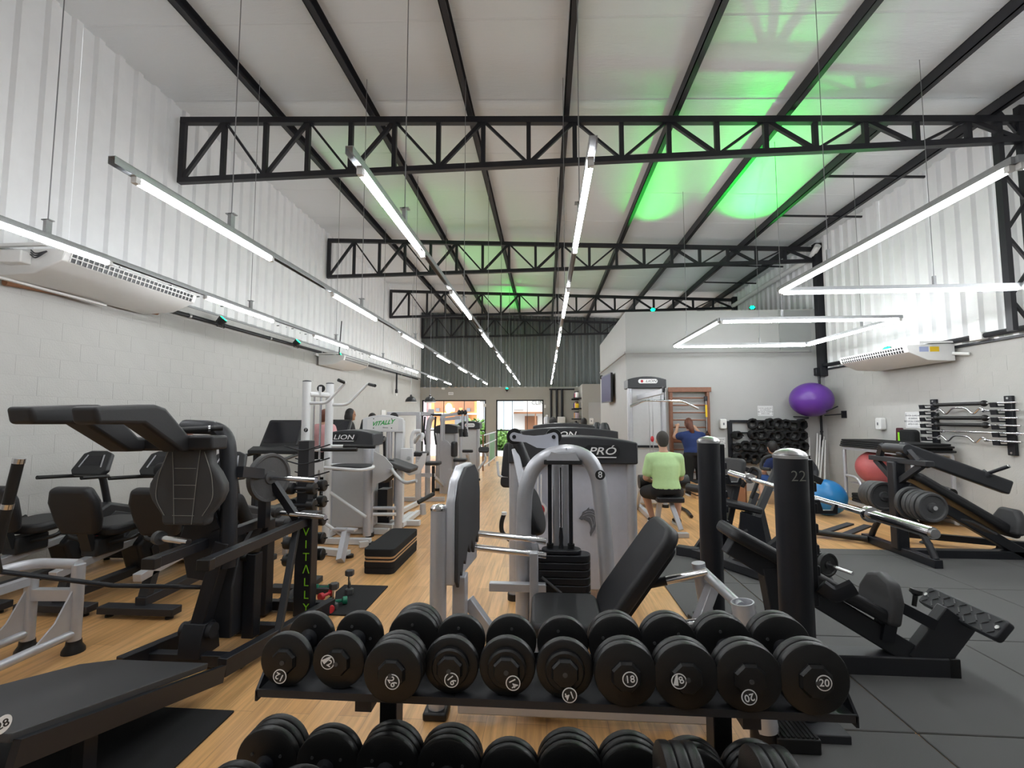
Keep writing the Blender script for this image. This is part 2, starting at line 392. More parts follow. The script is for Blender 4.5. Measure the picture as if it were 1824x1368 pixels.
# ---- roof sheets: strips across, on purlins
ce = None
yy = YF; k = 0
while yy < YB + 0.3:
    y1 = min(yy + 1.2, YB + 0.4); b = MB(); n = 10; vs = []; fs = []
    for i in range(n + 1):
        x = XL - 0.15 + (XR - XL + 0.3) * i / n
        for y, dz in ((yy, 0.0), (yy + 0.02, 0.006), (y1 - 0.02, 0.006), (y1 + 0.004, 0.0)):
            vs.append((x, y, ROOF(x) + 0.09 - (0.006 if dz == 0 else 0)))
        for y in (yy, y1): vs.append((x, y, ROOF(x) + 0.13))
    for i in range(n):
        a = i * 6; c = a + 6
        for j in range(3): fs.append((a + j, a + j + 1, c + j + 1, c + j))
        fs.append((a + 4, c + 4, c + 5, a + 5))
    b.add(vs, fs); me = bpy.data.meshes.new('roof_sheet'); me.from_pydata([tuple(v) for v in b.v], [], b.f); me.materials.append(M['foil']); me.update()
    if ce is None:
        ce = bpy.data.objects.new('ceiling', me); link(ce); ce['kind'] = 'structure'; ce['label'] = 'pale foil faced roof sheets over the hall'
    else: link(bpy.data.objects.new('roof_sheet', me), ce)
    yy = y1; k += 1
# ---- inner room at the right (box) and its side
bx = struct('wall_inner_front', MB().span((1.72, 10.0, 0), (XR, 10.15, 3.76)), 'plaster', 'smooth grey wall of the inner room facing the camera')
struct('wall_inner_side', MB().span((1.72, 10.15, 0), (1.87, 14.5, 3.76)), 'plaster', 'side wall of the inner room with the television')
struct('trim_3', MB().span((1.70, 9.965, 2.86), (XR - 0.3, 10.0, 2.90)).span((1.685, 10.0, 2.86), (1.72, 14.5, 2.90)), 'plaster', 'ledge line across the inner room wall')
struct('ceiling_inner', MB().span((1.87, 10.15, 3.6), (XR, 14.5, 3.7)), 'plaster', 'flat top of the inner room')
struct('wall_inner_back', MB().span((1.72, 14.5, 0), (XR, 14.65, 3.76)), 'plaster', 'rear wall of the inner room')
# access hatch on inner wall
# ---- front wall of the building with two glazed doorways
D1 = (-4.88, -2.32); D2 = (-1.92, -0.06); DZ = 2.2
fw = MB().span((XL, YB, DZ), (XR, YB + 0.18, 2.70)).span((XL, YB, 0), (D1[0], YB + 0.18, DZ)).span((D1[1], YB, 0), (D2[0], YB + 0.18, DZ)).span((D2[1], YB, 0), (XR, YB + 0.18, DZ))
struct('wall_back', fw, 'beige', 'beige wall around the glazed street entrance')
for i, (a, c) in enumerate((D1, D2)):
    o = struct('door_%d' % (i + 1), MB().span((a, YB + 0.04, DZ - 0.05), (c, YB + 0.10, DZ)).span((a, YB + 0.04, 0), (a + 0.05, YB + 0.10, DZ)).span((c - 0.05, YB + 0.04, 0), (c, YB + 0.10, DZ)), 'steel', ('wide glazed doorway behind the pendant lamps', 'glazed street door at the end of the aisle')[i])
    n = 3 if i == 0 else 3
    for j in range(n):
        x0 = a + 0.05 + (c - a - 0.1) * j / n; x1 = a + 0.05 + (c - a - 0.1) * (j + 1) / n
        part('pane', MB().span((x0 + 0.006, YB + 0.065, 0.02), (x1 - 0.006, YB + 0.073, DZ - 0.05)), 'glass', o)
        if j: part('mullion', MB().span((x0 - 0.01, YB + 0.055, 0.0), (x0 + 0.01, YB + 0.085, DZ - 0.05)), 'steel', o)
    part('push_bar', MB().span((a + 0.05, YB + 0.03, 0.98), (c - 0.05, YB + 0.05, 1.03)), 'steel', o)
# ---- steel columns on the right wall, lattice
def lattice(name, label, x, y, z0, z1):
    t = thing(name, label, 'column', (x, y, z0))
    for dx in (-0.16, 0.10): part('chord', MB().span((x + dx - 0.03, y - 0.04, z0), (x + dx + 0.03, y + 0.04, z1)), 'tsteel', t)
    n = 7
    for k in range(n):
        a = z0 + (z1 - z0) * k / n; c = z0 + (z1 - z0) * (k + 1) / n
        s = -0.16 if k % 2 else 0.10; e = 0.10 if k % 2 else -0.16
        part('lacing', MB().bar((x + s, y, a), (x + e, y, c), 0.03, 0.03, (0, 1, 0)), 'tsteel', t)
    return t
lattice('lattice_column', 'black lattice steel column rising at the right edge of the picture', 5.55, 5.72, 2.5, 5.2)
solo('steel_column', MB().span((5.60, 9.86, 2.35), (5.74, 9.99, 5.12)), 'tsteel', 'black square steel column in the corner above the purple ball', 'column', (5.67, 9.92, 2.35), bev=0.004)
solo('steel_column', MB().span((5.60, 14.1, 3.0), (5.74, 14.25, 5.1)), 'tsteel', 'black steel column on the far right cladding', 'column', (5.67, 14.2, 3.0), bev=0.004)
# ---- trusses
TY = [5.7, 9.97, 14.2, 18.0]
def ztop(x): return 5.50 - 0.0455 * (x + 4.9)
def zbot(x): return 4.66 + 0.011 * (x + 4.9)
tl = ['nearest black roof truss spanning the whole picture', 'second black roof truss from the camera', 'third black roof truss from the camera', 'farthest black roof truss against the dark end wall']
for i, y in enumerate(TY):
    x0, x1 = -4.88, 5.66; n = 18; t = thing('roof_truss', tl[i], 'truss', (x0, y, 4.66), 'roof trusses'); cw = 0.075
    part('top_chord', MB().bar((x0, y, ztop(x0)), (x1, y, ztop(x1)), cw, 0.08), 'tsteel', t)
    part('bottom_chord', MB().bar((x0, y, zbot(x0)), (x1, y, zbot(x1)), cw, 0.07), 'tsteel', t)
    for k in range(n + 1):
        x = x0 + 0.03 + (x1 - x0 - 0.06) * k / n
        part('post', MB().bar((x, y, zbot(x)), (x, y, ztop(x)), 0.055 if k % n else 0.075, 0.055, (0, 1, 0)), 'tsteel', t)
        if k < n:
            xb = x0 + 0.03 + (x1 - x0 - 0.06) * (k + 1) / n
            a, c = ((x, y, zbot(x)), (xb, y, ztop(xb))) if k % 2 == 0 else ((x, y, ztop(x)), (xb, y, zbot(xb)))
            wd = 0.052 if (k % 2 == 0) == (x < 0.5) else 0.03
            part('diagonal', MB().bar(a, c, wd, 0.04, (0, 1, 0)), 'tsteel', t)
PX = [-3.58, -2.25, -0.95, 0.29, 1.65, 3.0, 4.28, 5.36]
pn = ['first', 'second', 'third', 'fourth', 'fifth', 'sixth', 'seventh', 'eighth']
for i, x in enumerate(PX):
    z = ROOF(x) + 0.03
    b = MB(); b.span((x - 0.035, YF, z - 0.075), (x + 0.035, YB, z - 0.065)).span((x - 0.035, YF, z - 0.075), (x - 0.025, YB, z + 0.06)).span((x - 0.035, YF, z + 0.05), (x + 0.035, YB, z + 0.06))
    solo('purlin', b, 'tsteel', pn[i] + ' black steel purlin from the left under the roof', 'purlin', (x, 8, z), 'roof purlins')
for j, y in enumerate((7.2, 8.6, 11.4, 12.8)):
    solo('strut', MB().bar((4.28, y, ROOF(4.28) - 0.02), (5.72, y, ROOF(5.7) - 0.02), 0.03, 0.03), 'tsteel', pn[j] + ' short roof strut between the last purlins and the right wall', 'strut', (4.3, y, 5.2), 'roof struts')
# gutter pipe
solo('drain_pipe', MB().tube([(5.60, 9.75, 5.02), (5.60, 9.9, 4.93), (5.62, 10.1, 4.88), (5.62, 17.5, 4.80)], 0.06, 12, bend=0.06), 'wplastic', 'cream drain pipe running along the top of the right cladding', 'pipe', (5.66, 12, 4.85))
# ================================================================ LED TRACKS
TZ = 2.74
TX = [-3.45, -2.11, -0.915, 0.225]
tn = ['LED light track along the left block wall', 'second LED light track from the left wall', 'LED light track left of the aisle, third from the left wall', 'rightmost long LED light track, nearly straight ahead']
def tube_obj(a, c, parent):
    a, c = V(a), V(c); d = (c - a).normalized()
    o = part('led_tube', MB().cyl(a + d * 0.02, c - d * 0.02, 0.014, seg=10), 'tube', parent)
    for q in (a, c): part('end_cap', MB().box(q + V((0, 0, 0.012)), (0.03, 0.03, 0.045)), 'wplastic', o)
    return o
for i, x in enumerate(TX):
    ya, yb = (0.0, 16.9) if i == 0 else (2.05, 16.9 + (0.4 if i == 3 else 0))
    t = thing('led_track', tn[i], 'light', (x, ya, TZ), 'hanging LED tracks')
    ch = MB(); ch.span((x - 0.019, ya, TZ + 0.036), (x + 0.019, yb, TZ + 0.039)); ch.span((x - 0.019, ya, TZ), (x - 0.0165, yb, TZ + 0.038)); ch.span((x + 0.0165, ya, TZ), (x + 0.019, yb, TZ + 0.038))
    part('channel', ch, 'galv', t)
    for k in range(-1 if i == 0 else 0, 7):
        y0 = 2.19 + 2.25 * k; tube_obj((x, y0, TZ - 0.022), (x, y0 + 1.2, TZ - 0.022), t)
        yw = 2.92 + 2.25 * k
        wr = part('hanger_wire', MB().cyl((x, yw, TZ + 0.12), (x, yw, ROOF(x) + 0.05), 0.0035, seg=6), 'wire', t)
        part('bracket', MB().span((x - 0.012, yw - 0.02, TZ + 0.03), (x + 0.012, yw + 0.02, TZ + 0.135)).span((x - 0.03, yw - 0.02, TZ + 0.128), (x + 0.03, yw + 0.02, TZ + 0.135)), 'galv', wr)
for i, (xa, xb, ya, yb) in enumerate(((2.43, 4.78, 2.5, 4.95), (2.36, 4.70, 6.42, 8.65))):
    z = 2.80; t = thing('led_square', ('hanging LED square nearest the camera, running off the right edge', 'hanging LED square farther away above the weight rack')[i], 'light', (xa, ya, z), 'square LED fixtures')
    cs = [(xa, ya), (xb, ya), (xb, yb), (xa, yb)]
    for k in range(4):
        p, q = V((*cs[k], z + 0.03)), V((*cs[(k + 1) % 4], z + 0.03)); d = (q - p).normalized()
        part('channel', MB().bar(p, q, 0.038, 0.038), 'galv', t)
        tube_obj(p + d * 0.03 - V((0, 0, 0.04)), q - d * 0.03 - V((0, 0, 0.04)), t)
        m_ = p.lerp(q, 0.35); wr = part('hanger_wire', MB().cyl(m_ + V((0, 0, 0.03)), (m_.x, m_.y, ROOF(m_.x) + 0.05), 0.0035, seg=6), 'wire', t)
        part('bracket', MB().box(m_ + V((0, 0, 0.06)), (0.025, 0.025, 0.1)), 'galv', wr)
for x, nm in ((-2.11, 'left'), (-0.915, 'middle'), (0.225, 'right')):  # battens added above the camera, out of frame, to lift the foreground light
    t = thing('added_led_batten', nm + ' short LED batten added overhead out of view to brighten the foreground', 'light', (x, -0.2, TZ), 'added fill LED battens')
    part('channel', MB().bar((x, -0.22, TZ + 0.02), (x, 1.04, TZ + 0.02), 0.038, 0.038), 'galv', t); tube_obj((x, -0.18, TZ - 0.022), (x, 1.0, TZ - 0.022), t)
    for yw in (0.05, 0.8): part('hanger_wire', MB().cyl((x, yw, TZ + 0.03), (x, yw, ROOF(x) + 0.05), 0.0035, seg=6), 'wire', t)
# ================================================================ GREEN SPOTS
def green_spot(p, aim, label, w=1.0, size=46):
    p = V(p); d = (V(aim) - p).normalized(); t = thing('green_spotlight', label, 'spotlight', p, 'green wall spotlights')
    part('housing', MB().lathe([(0.035, -0.10), (0.05, -0.09), (0.062, -0.02), (0.065, 0.0), (0.055, 0.004)], p, d, 18), 'plastic', t)
    l = MB()
    for k in range(7):
        a = 2 * math.pi * k / 6; x = d.cross(Z_).normalized() if abs(d.z) < 0.95 else X_; y = d.cross(x)
        c = p + (x * math.cos(a) + y * math.sin(a)) * (0.038 if k < 6 else 0); l.lathe([(0.016, 0.0), (0.015, 0.008), (0.006, 0.012)], c, d, 8)
    part('lens', l, 'gled', t)
    part('yoke', MB().tube([p - d * 0.05 + V((0.0, 0.075, 0)), p - d * 0.05 + V((0, 0.075, -0.09)), p - d * 0.05 + V((0, -0.075, -0.09)), p - d * 0.05 + V((0, -0.075, 0))], 0.006, 6), 'steel', t)
    if p.y > 10.3: part('stand', MB().cyl(p - d * 0.05 - Z_ * 0.09, (p.x, p.y, 3.76) if p.y < 12 else (p.x, 18.2, p.z - 0.09), 0.012, seg=8), 'steel', t)
    ld = bpy.data.lights.new('green_beam', 'SPOT'); ld.energy = GREEN_W * w; ld.color = (0.02, 1.0, 0.08); ld.spot_size = math.radians(size); ld.spot_blend = 0.8; ld.shadow_soft_size = 0.05
    lo = bpy.data.objects.new('beam', ld); link(lo, t); lo.location = d * 0.03; lo.rotation_euler = d.to_track_quat('-Z', 'Y').to_euler()
    return t
green_spot(P(398, 568, X=-4.75), (-2.6, 7.2, 5.5), 'green spotlight on the left wall nearest the air conditioner', 0.16)
green_spot(P(531, 608, X=-4.75), (-2.2, 9.0, 5.5), 'middle green spotlight on the left wall', 0.3)
green_spot(P(607, 632, X=-4.75), (-0.5, 11.8, 5.4), 'farthest green spotlight on the left wall', 1.0)
green_spot(P(903, 692, Y=18.08), (-1.1, 15.9, 5.35), 'green spotlight over the street door', 0.9)
green_spot(P(1163, 552, Y=10.6), (1.9, 8.2, 5.3), 'green spotlight at the left end of the inner room roof', 0.5, 34)
green_spot(P(1340, 548, Y=10.12), (3.65, 7.9, 5.2), 'green spotlight on the inner room roof', 1.3, 44)
green_spot(P(1580, 622, X=5.45), (2.9, 6.0, 5.2), 'green spotlight over the right hand air conditioner', 0.35, 40)
# ================================================================ DUMBBELL RACK AND DUMBBELLS
TRAY = 0.672; LTRAY = 0.292
rk = thing('dumbbell_rack', 'long black two tier dumbbell rack in the foreground', 'rack', (0, 1.55, 0))
part('upper_tray', MB().span((-0.88, 1.425, TRAY - 0.006), (0.86, 1.655, TRAY)).span((-0.88, 1.421, TRAY - 0.018), (0.86, 1.427, TRAY + 0.004)).span((-0.88, 1.65, TRAY - 0.03), (0.86, 1.656, TRAY + 0.03)), 'charc', rk)
for x in (-0.88, 0.86): part('end_plate', MB().prism([(1.421, TRAY - 0.03), (1.656, TRAY - 0.03), (1.656, TRAY + 0.05), (1.47, TRAY + 0.05), (1.421, TRAY)], (x - 0.004, 0, 0), Y_, Z_, 0.008), 'steel', rk)
part('lower_tray', MB().span((-1.02, 1.31, LTRAY - 0.006), (0.78, 1.62, LTRAY)).span((-1.02, 1.306, LTRAY - 0.03), (0.78, 1.312, LTRAY + 0.006)), 'charc', rk)
for x in (-0.55, 0.58):
    part('post', MB().span((x - 0.03, 1.66, 0.05), (x + 0.03, 1.74, TRAY + 0.02)), 'steel', rk, bev=0.004)
    part('foot', MB().span((x - 0.03, 1.30, 0.0), (x + 0.03, 1.86, 0.05)), 'steel', rk, bev=0.004)
    part('arm', MB().bar((x, 1.43, TRAY - 0.03), (x, 1.68, TRAY - 0.03), 0.05, 0.045), 'steel', rk); part('arm', MB().bar((x, 1.33, LTRAY - 0.03), (x, 1.68, LTRAY - 0.03), 0.05, 0.045), 'steel', rk)
HL = 0.125; DT = 0.03
def dumbbell(label, x, y, z, r, n, step=False, num=None, spos=(0, 0), srot=0.0, torn=False, group='dumbbells on the upper tray', axis=Y_, yb=None):
    t = thing('dumbbell', label, 'dumbbell', (x, y, z), group); c = V((x, y, z)); a = V(axis)
    side = a.cross(Z_)
    part('handle', MB().lathe([(0.024, -HL / 2 - 0.002), (0.030, -HL / 2 + 0.008), (0.0165, -HL / 2 + 0.016), (0.0185, 0), (0.0165, HL / 2 - 0.016), (0.030, HL / 2 - 0.008), (0.024, HL / 2 + 0.002)], c, a, 20), 'steel', t)
    for s in (-1, 1):
        prof = []
        for k in range(n):
            z0 = HL / 2 + k * DT; prof += [(r - 0.007, z0), (r - 0.002, z0 + 0.003), (r, z0 + 0.008), (r, z0 + DT - 0.008), (r - 0.002, z0 + DT - 0.003), (r - 0.007, z0 + DT)]
        e = HL / 2 + n * DT
        if step: prof += [(r * 0.69, e), (r * 0.68, e + 0.012), (r * 0.62, e + 0.016)]; e += 0.016
        prof = [(0.02, HL / 2)] + prof + [(0.01, e)]
        h = part('head', MB().lathe(prof, c, a * s, 36), 'rub', t)
        o = c + a * s * e
        part('hub', MB().lathe([(r * 0.50, -0.002), (r * 0.49, 0.006), (r * 0.43, 0.014), (r * 0.40, 0.0145), (0.004, 0.0145)], o, a * s, 8, xdir=(side * math.cos(0.39) + Z_ * math.sin(0.39))), 'rub', h, smooth=20)
        part('bolt', MB().lathe([(0.007, 0), (0.007, 0.0165), (0.004, 0.0165)], o, a * s, 10), 'iron', h)
        for q in range(3):
            an = q * 2.1 + srot + 0.5; part('screw', MB().lathe([(0.005, -0.001), (0.005, 0.002), (0.003, 0.002)], c + a * s * (HL / 2 - 0.002) + (side * math.cos(an) + Z_ * math.sin(an)) * r * 0.52, -a * s, 8), 'iron', h)
        if num and s == -1:
            ux = X_ if abs(a.y) > 0.5 else -Y_
            cr, sr = math.cos(srot), math.sin(srot); u = ux * cr + Z_ * sr; v = -ux * sr + Z_ * cr
            so = o + ux * spos[0] + Z_ * spos[1] - a * 0.0148
            nn = -a
            part('sticker', MB().lathe([(0.0215, 0), (0.0215, 0.0006), (0.001, 0.0006)], so, nn, 22), 'wpaint', h)
            part('sticker_disc', MB().lathe([(0.0185, 0), (0.0185, 0.001), (0.001, 0.001)], so, nn, 22), 'dprint', h)
            text('number', num, 'wpaint', h, so + nn * 0.0012, u, v, 0.028, bold=0.012)
            if torn: part('torn_patch', MB().prism([(-0.019, -0.004), (-0.004, 0.016), (0.004, 0.02), (-0.006, -0.01)], so + nn * 0.0012, u, v, 0.0005), 'wpaint', h)
    return t
fr = [(507, 1172, 1), (602, 1175, 1), (698, 1190, 3), (803, 1183, 1), (903, 1187, 1), (1006, 1192, 1), (1115, 1200, 2), (1223, 1203, 2), (1335, 1207, 2), (1452, 1210, 2)]
rr = [0.080, 0.083, 0.087, 0.083, 0.085, 0.085, 0.090, 0.092, 0.094, 0.097]
st = ['12', '12', '26', '16', '14', '14', '18', '18', '20', '20']
sp = [((-3), -23), (-15, 3), (4, -9), (5, -14), (12, -16), (7, -32), (5, -1), (-15, -2), (-5, -24), (9, 1)]
sr = [2.7, -0.5, -1.0, -0.9, -1.1, 3.5, 0.1, 0.4, 3.4, 0.0]
lb = ['dumbbell with upside down 12 sticker, leftmost on the upper tray', 'dumbbell with torn 12 sticker, second from the left on the upper tray', 'triple disc dumbbell marked 26 sticking out of the upper tray', 'stepped dumbbell marked 16 on the upper tray', 'stepped dumbbell with tilted 14 sticker, left of the other 14', 'stepped dumbbell with upside down 14 sticker near the tray middle', 'dumbbell marked 18 with an upright sticker', 'dumbbell with a half torn sticker, right of the upright 18', 'dumbbell with upside down 20 sticker', 'dumbbell with upright 20 sticker at the right end of the upper tray']
for i, (px, py, n) in enumerate(fr):
    yf = 1.535 - HL / 2 - DT * n; p = P(px, py, Y=yf)
    dumbbell(lb[i], p.x, 1.535, TRAY + rr[i], rr[i], n, step=i in (3, 4, 5), num=st[i], spos=(sp[i][0] * 0.0017, -(-sp[i][1]) * 0.0017), srot=sr[i], torn=i in (1, 7))
lw = [(-0.944, 3, .104), (-0.735, 2, .103), (-0.53, 3, .103), (-0.325, 3, .103), (-0.122, 2, .095), (0.075, 3, .104), (0.275, 3, .104), (0.475, 3, .10), (0.675, 3, .10)]
ln = ['first', 'second', 'third', 'fourth', 'fifth', 'sixth', 'seventh', 'eighth', 'ninth']
for i, (x, n, r) in enumerate(lw):
    dumbbell(ln[i] + ' dumbbell from the left on the lower tray' + (', smaller than its neighbours' if i == 4 else ''), x * 0.95, 1.452, LTRAY + r, r, n, group='dumbbells on the lower tray')
dumbbell('big dumbbell lying crosswise on top of the lower row', 0.425, 1.20, 0.605, 0.106, 3, num='30', spos=(0, 0.0), group='dumbbells on the lower tray', axis=X_)
# ================================================================ SQUAT MACHINE 28 (foreground left)
sq = thing('squat_machine', 'black lever squat machine with shoulder pads and lime VITALLY letters', 'machine', (-2.0, 2.8, 0))
xr, xl = -1.80, -2.30
# base
part('base_rail', MB().bar((-1.82, 2.60, 0.10), (-1.66, 3.62, 0.05), 0.06, 0.10), 'steel', sq, bev=0.004)
part('base_rail', MB().bar((-2.45, 2.62, 0.08), (-2.20, 3.62, 0.05), 0.06, 0.09), 'steel', sq, bev=0.004)
for y, x0, x1 in ((2.78, -2.43, -1.80), (3.20, -2.32, -1.74), (3.60, -2.22, -1.64)): part('cross_rail', MB().bar((x0, y, 0.05), (x1, y, 0.05), 0.06, 0.07), 'steel', sq, bev=0.004)
# inclined footplate
d = V((0, -0.90, 0.235)); nrm = V((0, 0.235, 0.90)).normalized(); o = V((xr, 2.46, 0.165))
fp = part('footplate', MB().prism([(0, 0), (0.97, 0), (0.97, -0.62), (0.12, -0.62), (0.0, -0.52)], o, d, X_ * 1.0, 0.03, 0.0), 'leather2', sq, bev=0.004)
part('side_rail', MB().bar(V((xr + 0.015, 2.56, 0.09)), o + d * 1.04 + V((0.015, 0, -0.035)), 0.03, 0.085), 'steel', sq)
part('side_rail', MB().bar(V((xr - 0.60, 2.56, 0.08)), o + d * 1.0 + V((-0.60, 0, -0.035)), 0.03, 0.085), 'steel', sq)
part('support_leg', MB().span((xr - 0.10, 1.84, 0.0), (xr - 0.05, 1.90, 0.30)), 'steel', sq)
part('support_leg', MB().span((xr - 0.56, 1.84, 0.0), (xr - 0.50, 1.90, 0.30)), 'steel', sq)
nb = P(4, 1291, X=xr + 0.034)
part('number_disc', MB().lathe([(0.028, 0), (0.028, 0.001), (0.001, 0.001)], nb, X_, 24), 'wpaint', sq)
text('number', '28', 'dprint', sq, nb + X_ * 0.0015, Y_, V((0, -0.26, 1)), 0.038, bold=0.01)
# letter tower
tw = part('tower', MB().span((-1.885, 3.46, 0.02), (-1.755, 3.56, 0.745)), 'steel', sq, bev=0.006)
part('tower_top', MB().bar((-1.82, 3.42, 0.76), (-1.82, 3.60, 0.76), 0.15, 0.03), 'charc', tw)
for k, chx in enumerate('VITALLY'):
    text('letter', 'Λ' if chx == 'A' else chx, 'lime', tw, (-1.80 + 0.003 * k, 3.458, 0.64 - 0.092 * k), X_, Z_, 0.085, bold=-0.004)
part('number_disc', MB().lathe([(0.02, 0), (0.02, 0.001), (0.001, 0.001)], (-1.815, 3.459, 0.715), -Y_, 20), 'wpaint', tw)
text('number', '28', 'dprint', tw, (-1.815, 3.4575, 0.715), X_, Z_, 0.026)
# beams at mid height
part('upper_beam', MB().bar((-1.82, 3.5, 0.715), (-1.82, 2.46, 0.715), 0.06, 0.06), 'steel', sq, bev=0.004)
part('upper_beam', MB().bar((-2.15, 3.5, 0.715), (-2.13, 2.46, 0.715), 0.06, 0.06), 'steel', sq, bev=0.004)
for x in (-1.82, -2.13): part('bumper', MB().box((x, 2.44, 0.715), (0.075, 0.05, 0.06)), 'rub', sq, bev=0.005)
part('rear_post', MB().span((-2.20, 3.46, 0.02), (-2.10, 3.56, 0.72)), 'steel', sq, bev=0.006)
part('brace', MB().bar((-1.84, 3.40, 0.69), (-1.74, 3.02, 0.09), 0.04, 0.06), 'charc', sq, bev=0.003)
part('brace', MB().bar((-2.15, 3.42, 0.69), (-2.33, 3.05, 0.08), 0.04, 0.06), 'charc', sq, bev=0.003)
# pivot and lever
part('pivot', MB().cyl((-2.23, 2.82, 0.20), (-2.03, 2.82, 0.20), 0.045), 'charc', sq)
part('pivot_block', MB().prism([(2.74, 0.06), (2.92, 0.06), (2.90, 0.20), (2.86, 0.25), (2.78, 0.25), (2.75, 0.18)], (-2.20, 0, 0), Y_, Z_, 0.14), 'steel', sq, bev=0.004)
lev = part('lever', MB().bar((-2.13, 2.83, 0.22), (-2.02, 2.87, 0.72), 0.085, 0.085, (0, 1, 0)), 'steel', sq, bev=0.005)
part('lever_plate', MB().prism([(0.0, 0.50), (0.16, 0.48), (0.22, 0.75), (0.15, 0.98), (0.02, 0.98), (-0.06, 0.75)], (-2.24, 2.86, 0), V((1, 0, 0)), Z_, 0.02), 'steel', sq, bev=0.004)
part('curved_neck', MB().tube([P(406, 1010, Y=2.88), P(409, 860, Y=2.9), P(404, 762, Y=2.9), P(330, 760, Y=2.9)], 0.046, 12, bend=0.17, bseg=8, flat=1.25), 'steel', sq)
part('lever_tube', MB().bar((-2.06, 2.86, 0.80), (-2.30, 2.86, 1.36), 0.06, 0.06, (0, 1, 0)), 'steel', sq)
# back pad : contoured outline
def contour(w_top, w_mid, w_bot, h):
    pts = []
    prof = [(0.0, w_bot * 0.88), (0.02, w_bot), (0.12, w_bot * 1.02), (0.30, w_mid * 0.90), (0.42, w_mid), (0.52, w_mid * 0.98), (0.66, w_mid * 0.82), (0.76, w_top * 1.06), (0.86, w_top * 1.0), (1.0, w_top)]
    for t_, w_ in prof: pts.append((w_ / 2, t_ * h))
    for t_, w_ in reversed(prof): pts.append((-w_ / 2, t_ * h))
    return pts
bo = V((-2.165, 2.72, 0.855))
bp_ = part('back_pad', MB().prism(contour(0.29, 0.475, 0.285, 0.48), bo + V((0, 0.05, 0)), X_, Z_, 0.075), 'leather2', sq, bev=0.022, seg=4)
def seam(pts, par, y=2.6915): part('seam', MB().tube([(bo.x + a, y, bo.z + b) for a, b in pts], 0.0022, 6, bend=0.05), 'stitch', par)
for s in (-1, 1):
    seam([(s * 0.055, 0.01), (s * 0.065, 0.15), (s * 0.075, 0.30), (s * 0.09, 0.46)], bp_)
    seam([(s * 0.12, 0.06), (s * 0.185, 0.16), (s * 0.17, 0.30), (s * 0.115, 0.44)], bp_)
for z in (0.06, 0.16, 0.24, 0.34): seam([(-0.068, z), (0.068, z)], bp_)
# shoulder pads: Z shaped cushions running towards the camera
def spad(x, name='shoulder_pad'):
    prof = [(2.72, 1.295), (2.60, 1.30), (2.33, 1.465), (2.07, 1.468), (2.05, 1.552), (2.40, 1.572), (2.47, 1.555), (2.66, 1.385), (2.72, 1.38)]
    return part(name, MB().prism([(y, z) for y, z in prof], (x - 0.068, 0, 0), Y_, Z_, 0.136), 'leather', sq, bev=0.02, seg=4)
spad(-2.51); spad(-2.18)
part('yoke_pad', MB().box((-2.10, 2.71, 1.35), (0.27, 0.14, 0.085)), 'leather', sq, bev=0.015, seg=3)
part('neck_pad', MB().box((-2.38, 2.74, 1.335), (0.44, 0.08, 0.075)), 'leather', sq, bev=0.015, seg=3)
hd = part('grip', MB().cyl((-2.20, 2.62, 1.425), (-2.02, 2.80, 1.435), 0.017), 'rub', sq)
part('grip_ring', MB().cyl((-2.215, 2.605, 1.424), (-2.20, 2.62, 1.425), 0.021), 'chrome', hd); part('grip_ring', MB().cyl((-2.075, 2.745, 1.432), (-2.067, 2.753, 1.4325), 0.0195), 'chrome', hd)
# horns and plate
ax = V((0.95, -0.30, 0.0)).normalized()
pc = V((-2.05, 3.32, 1.065))
def horn(p, L, r=0.0175):
    h = part('weight_horn', MB().cyl(p, p + ax * L, r, seg=16), 'chrome', sq)
    part('collar', MB().cyl(p - ax * 0.02, p + ax * 0.015, 0.04, seg=16), 'iron', h)
    return h
horn(pc, 0.48); horn(P(494, 913, Y=3.42), 0.46); horn(V((-2.33, 2.72, 0.775)), 0.26)
part('horn_arm', MB().bar((-2.06, 3.34, 0.70), (-2.06, 3.34, 1.10), 0.06, 0.06, (0, 1, 0)), 'steel', sq)
part('horn_arm', MB().bar((-2.0, 3.34, 1.02), (-1.84, 3.40, 0.75), 0.05, 0.05, (0, 1, 0)), 'steel', sq)
part('horn_arm', MB().bar((-2.06, 3.36, 1.08), (-1.98, 2.92, 1.15), 0.05, 0.07), 'steel', sq)
# lower grips and stop post
part('stop_post', MB().span((-1.99, 3.02, 0.06), (-1.91, 3.10, 0.60)), 'steel', sq, bev=0.005)
part('stop_knob', MB().sphere((-1.95, 3.06, 0.63), 0.045), 'rub', sq)
g2 = part('grip', MB().cyl((-2.06, 3.0, 0.585), (-1.97, 3.02, 0.58), 0.022), 'rub', sq); part('grip_ring', MB().cyl((-2.07, 2.998, 0.585), (-2.06, 3.0, 0.585), 0.024), 'chrome', g2)
part('shroud', MB().prism([(2.93, 0.10), (3.06, 0.10), (3.06, 0.58), (2.98, 0.60), (2.93, 0.42)], (-2.16, 0, 0), Y_, Z_, 0.16), 'charc', sq, bev=0.01)
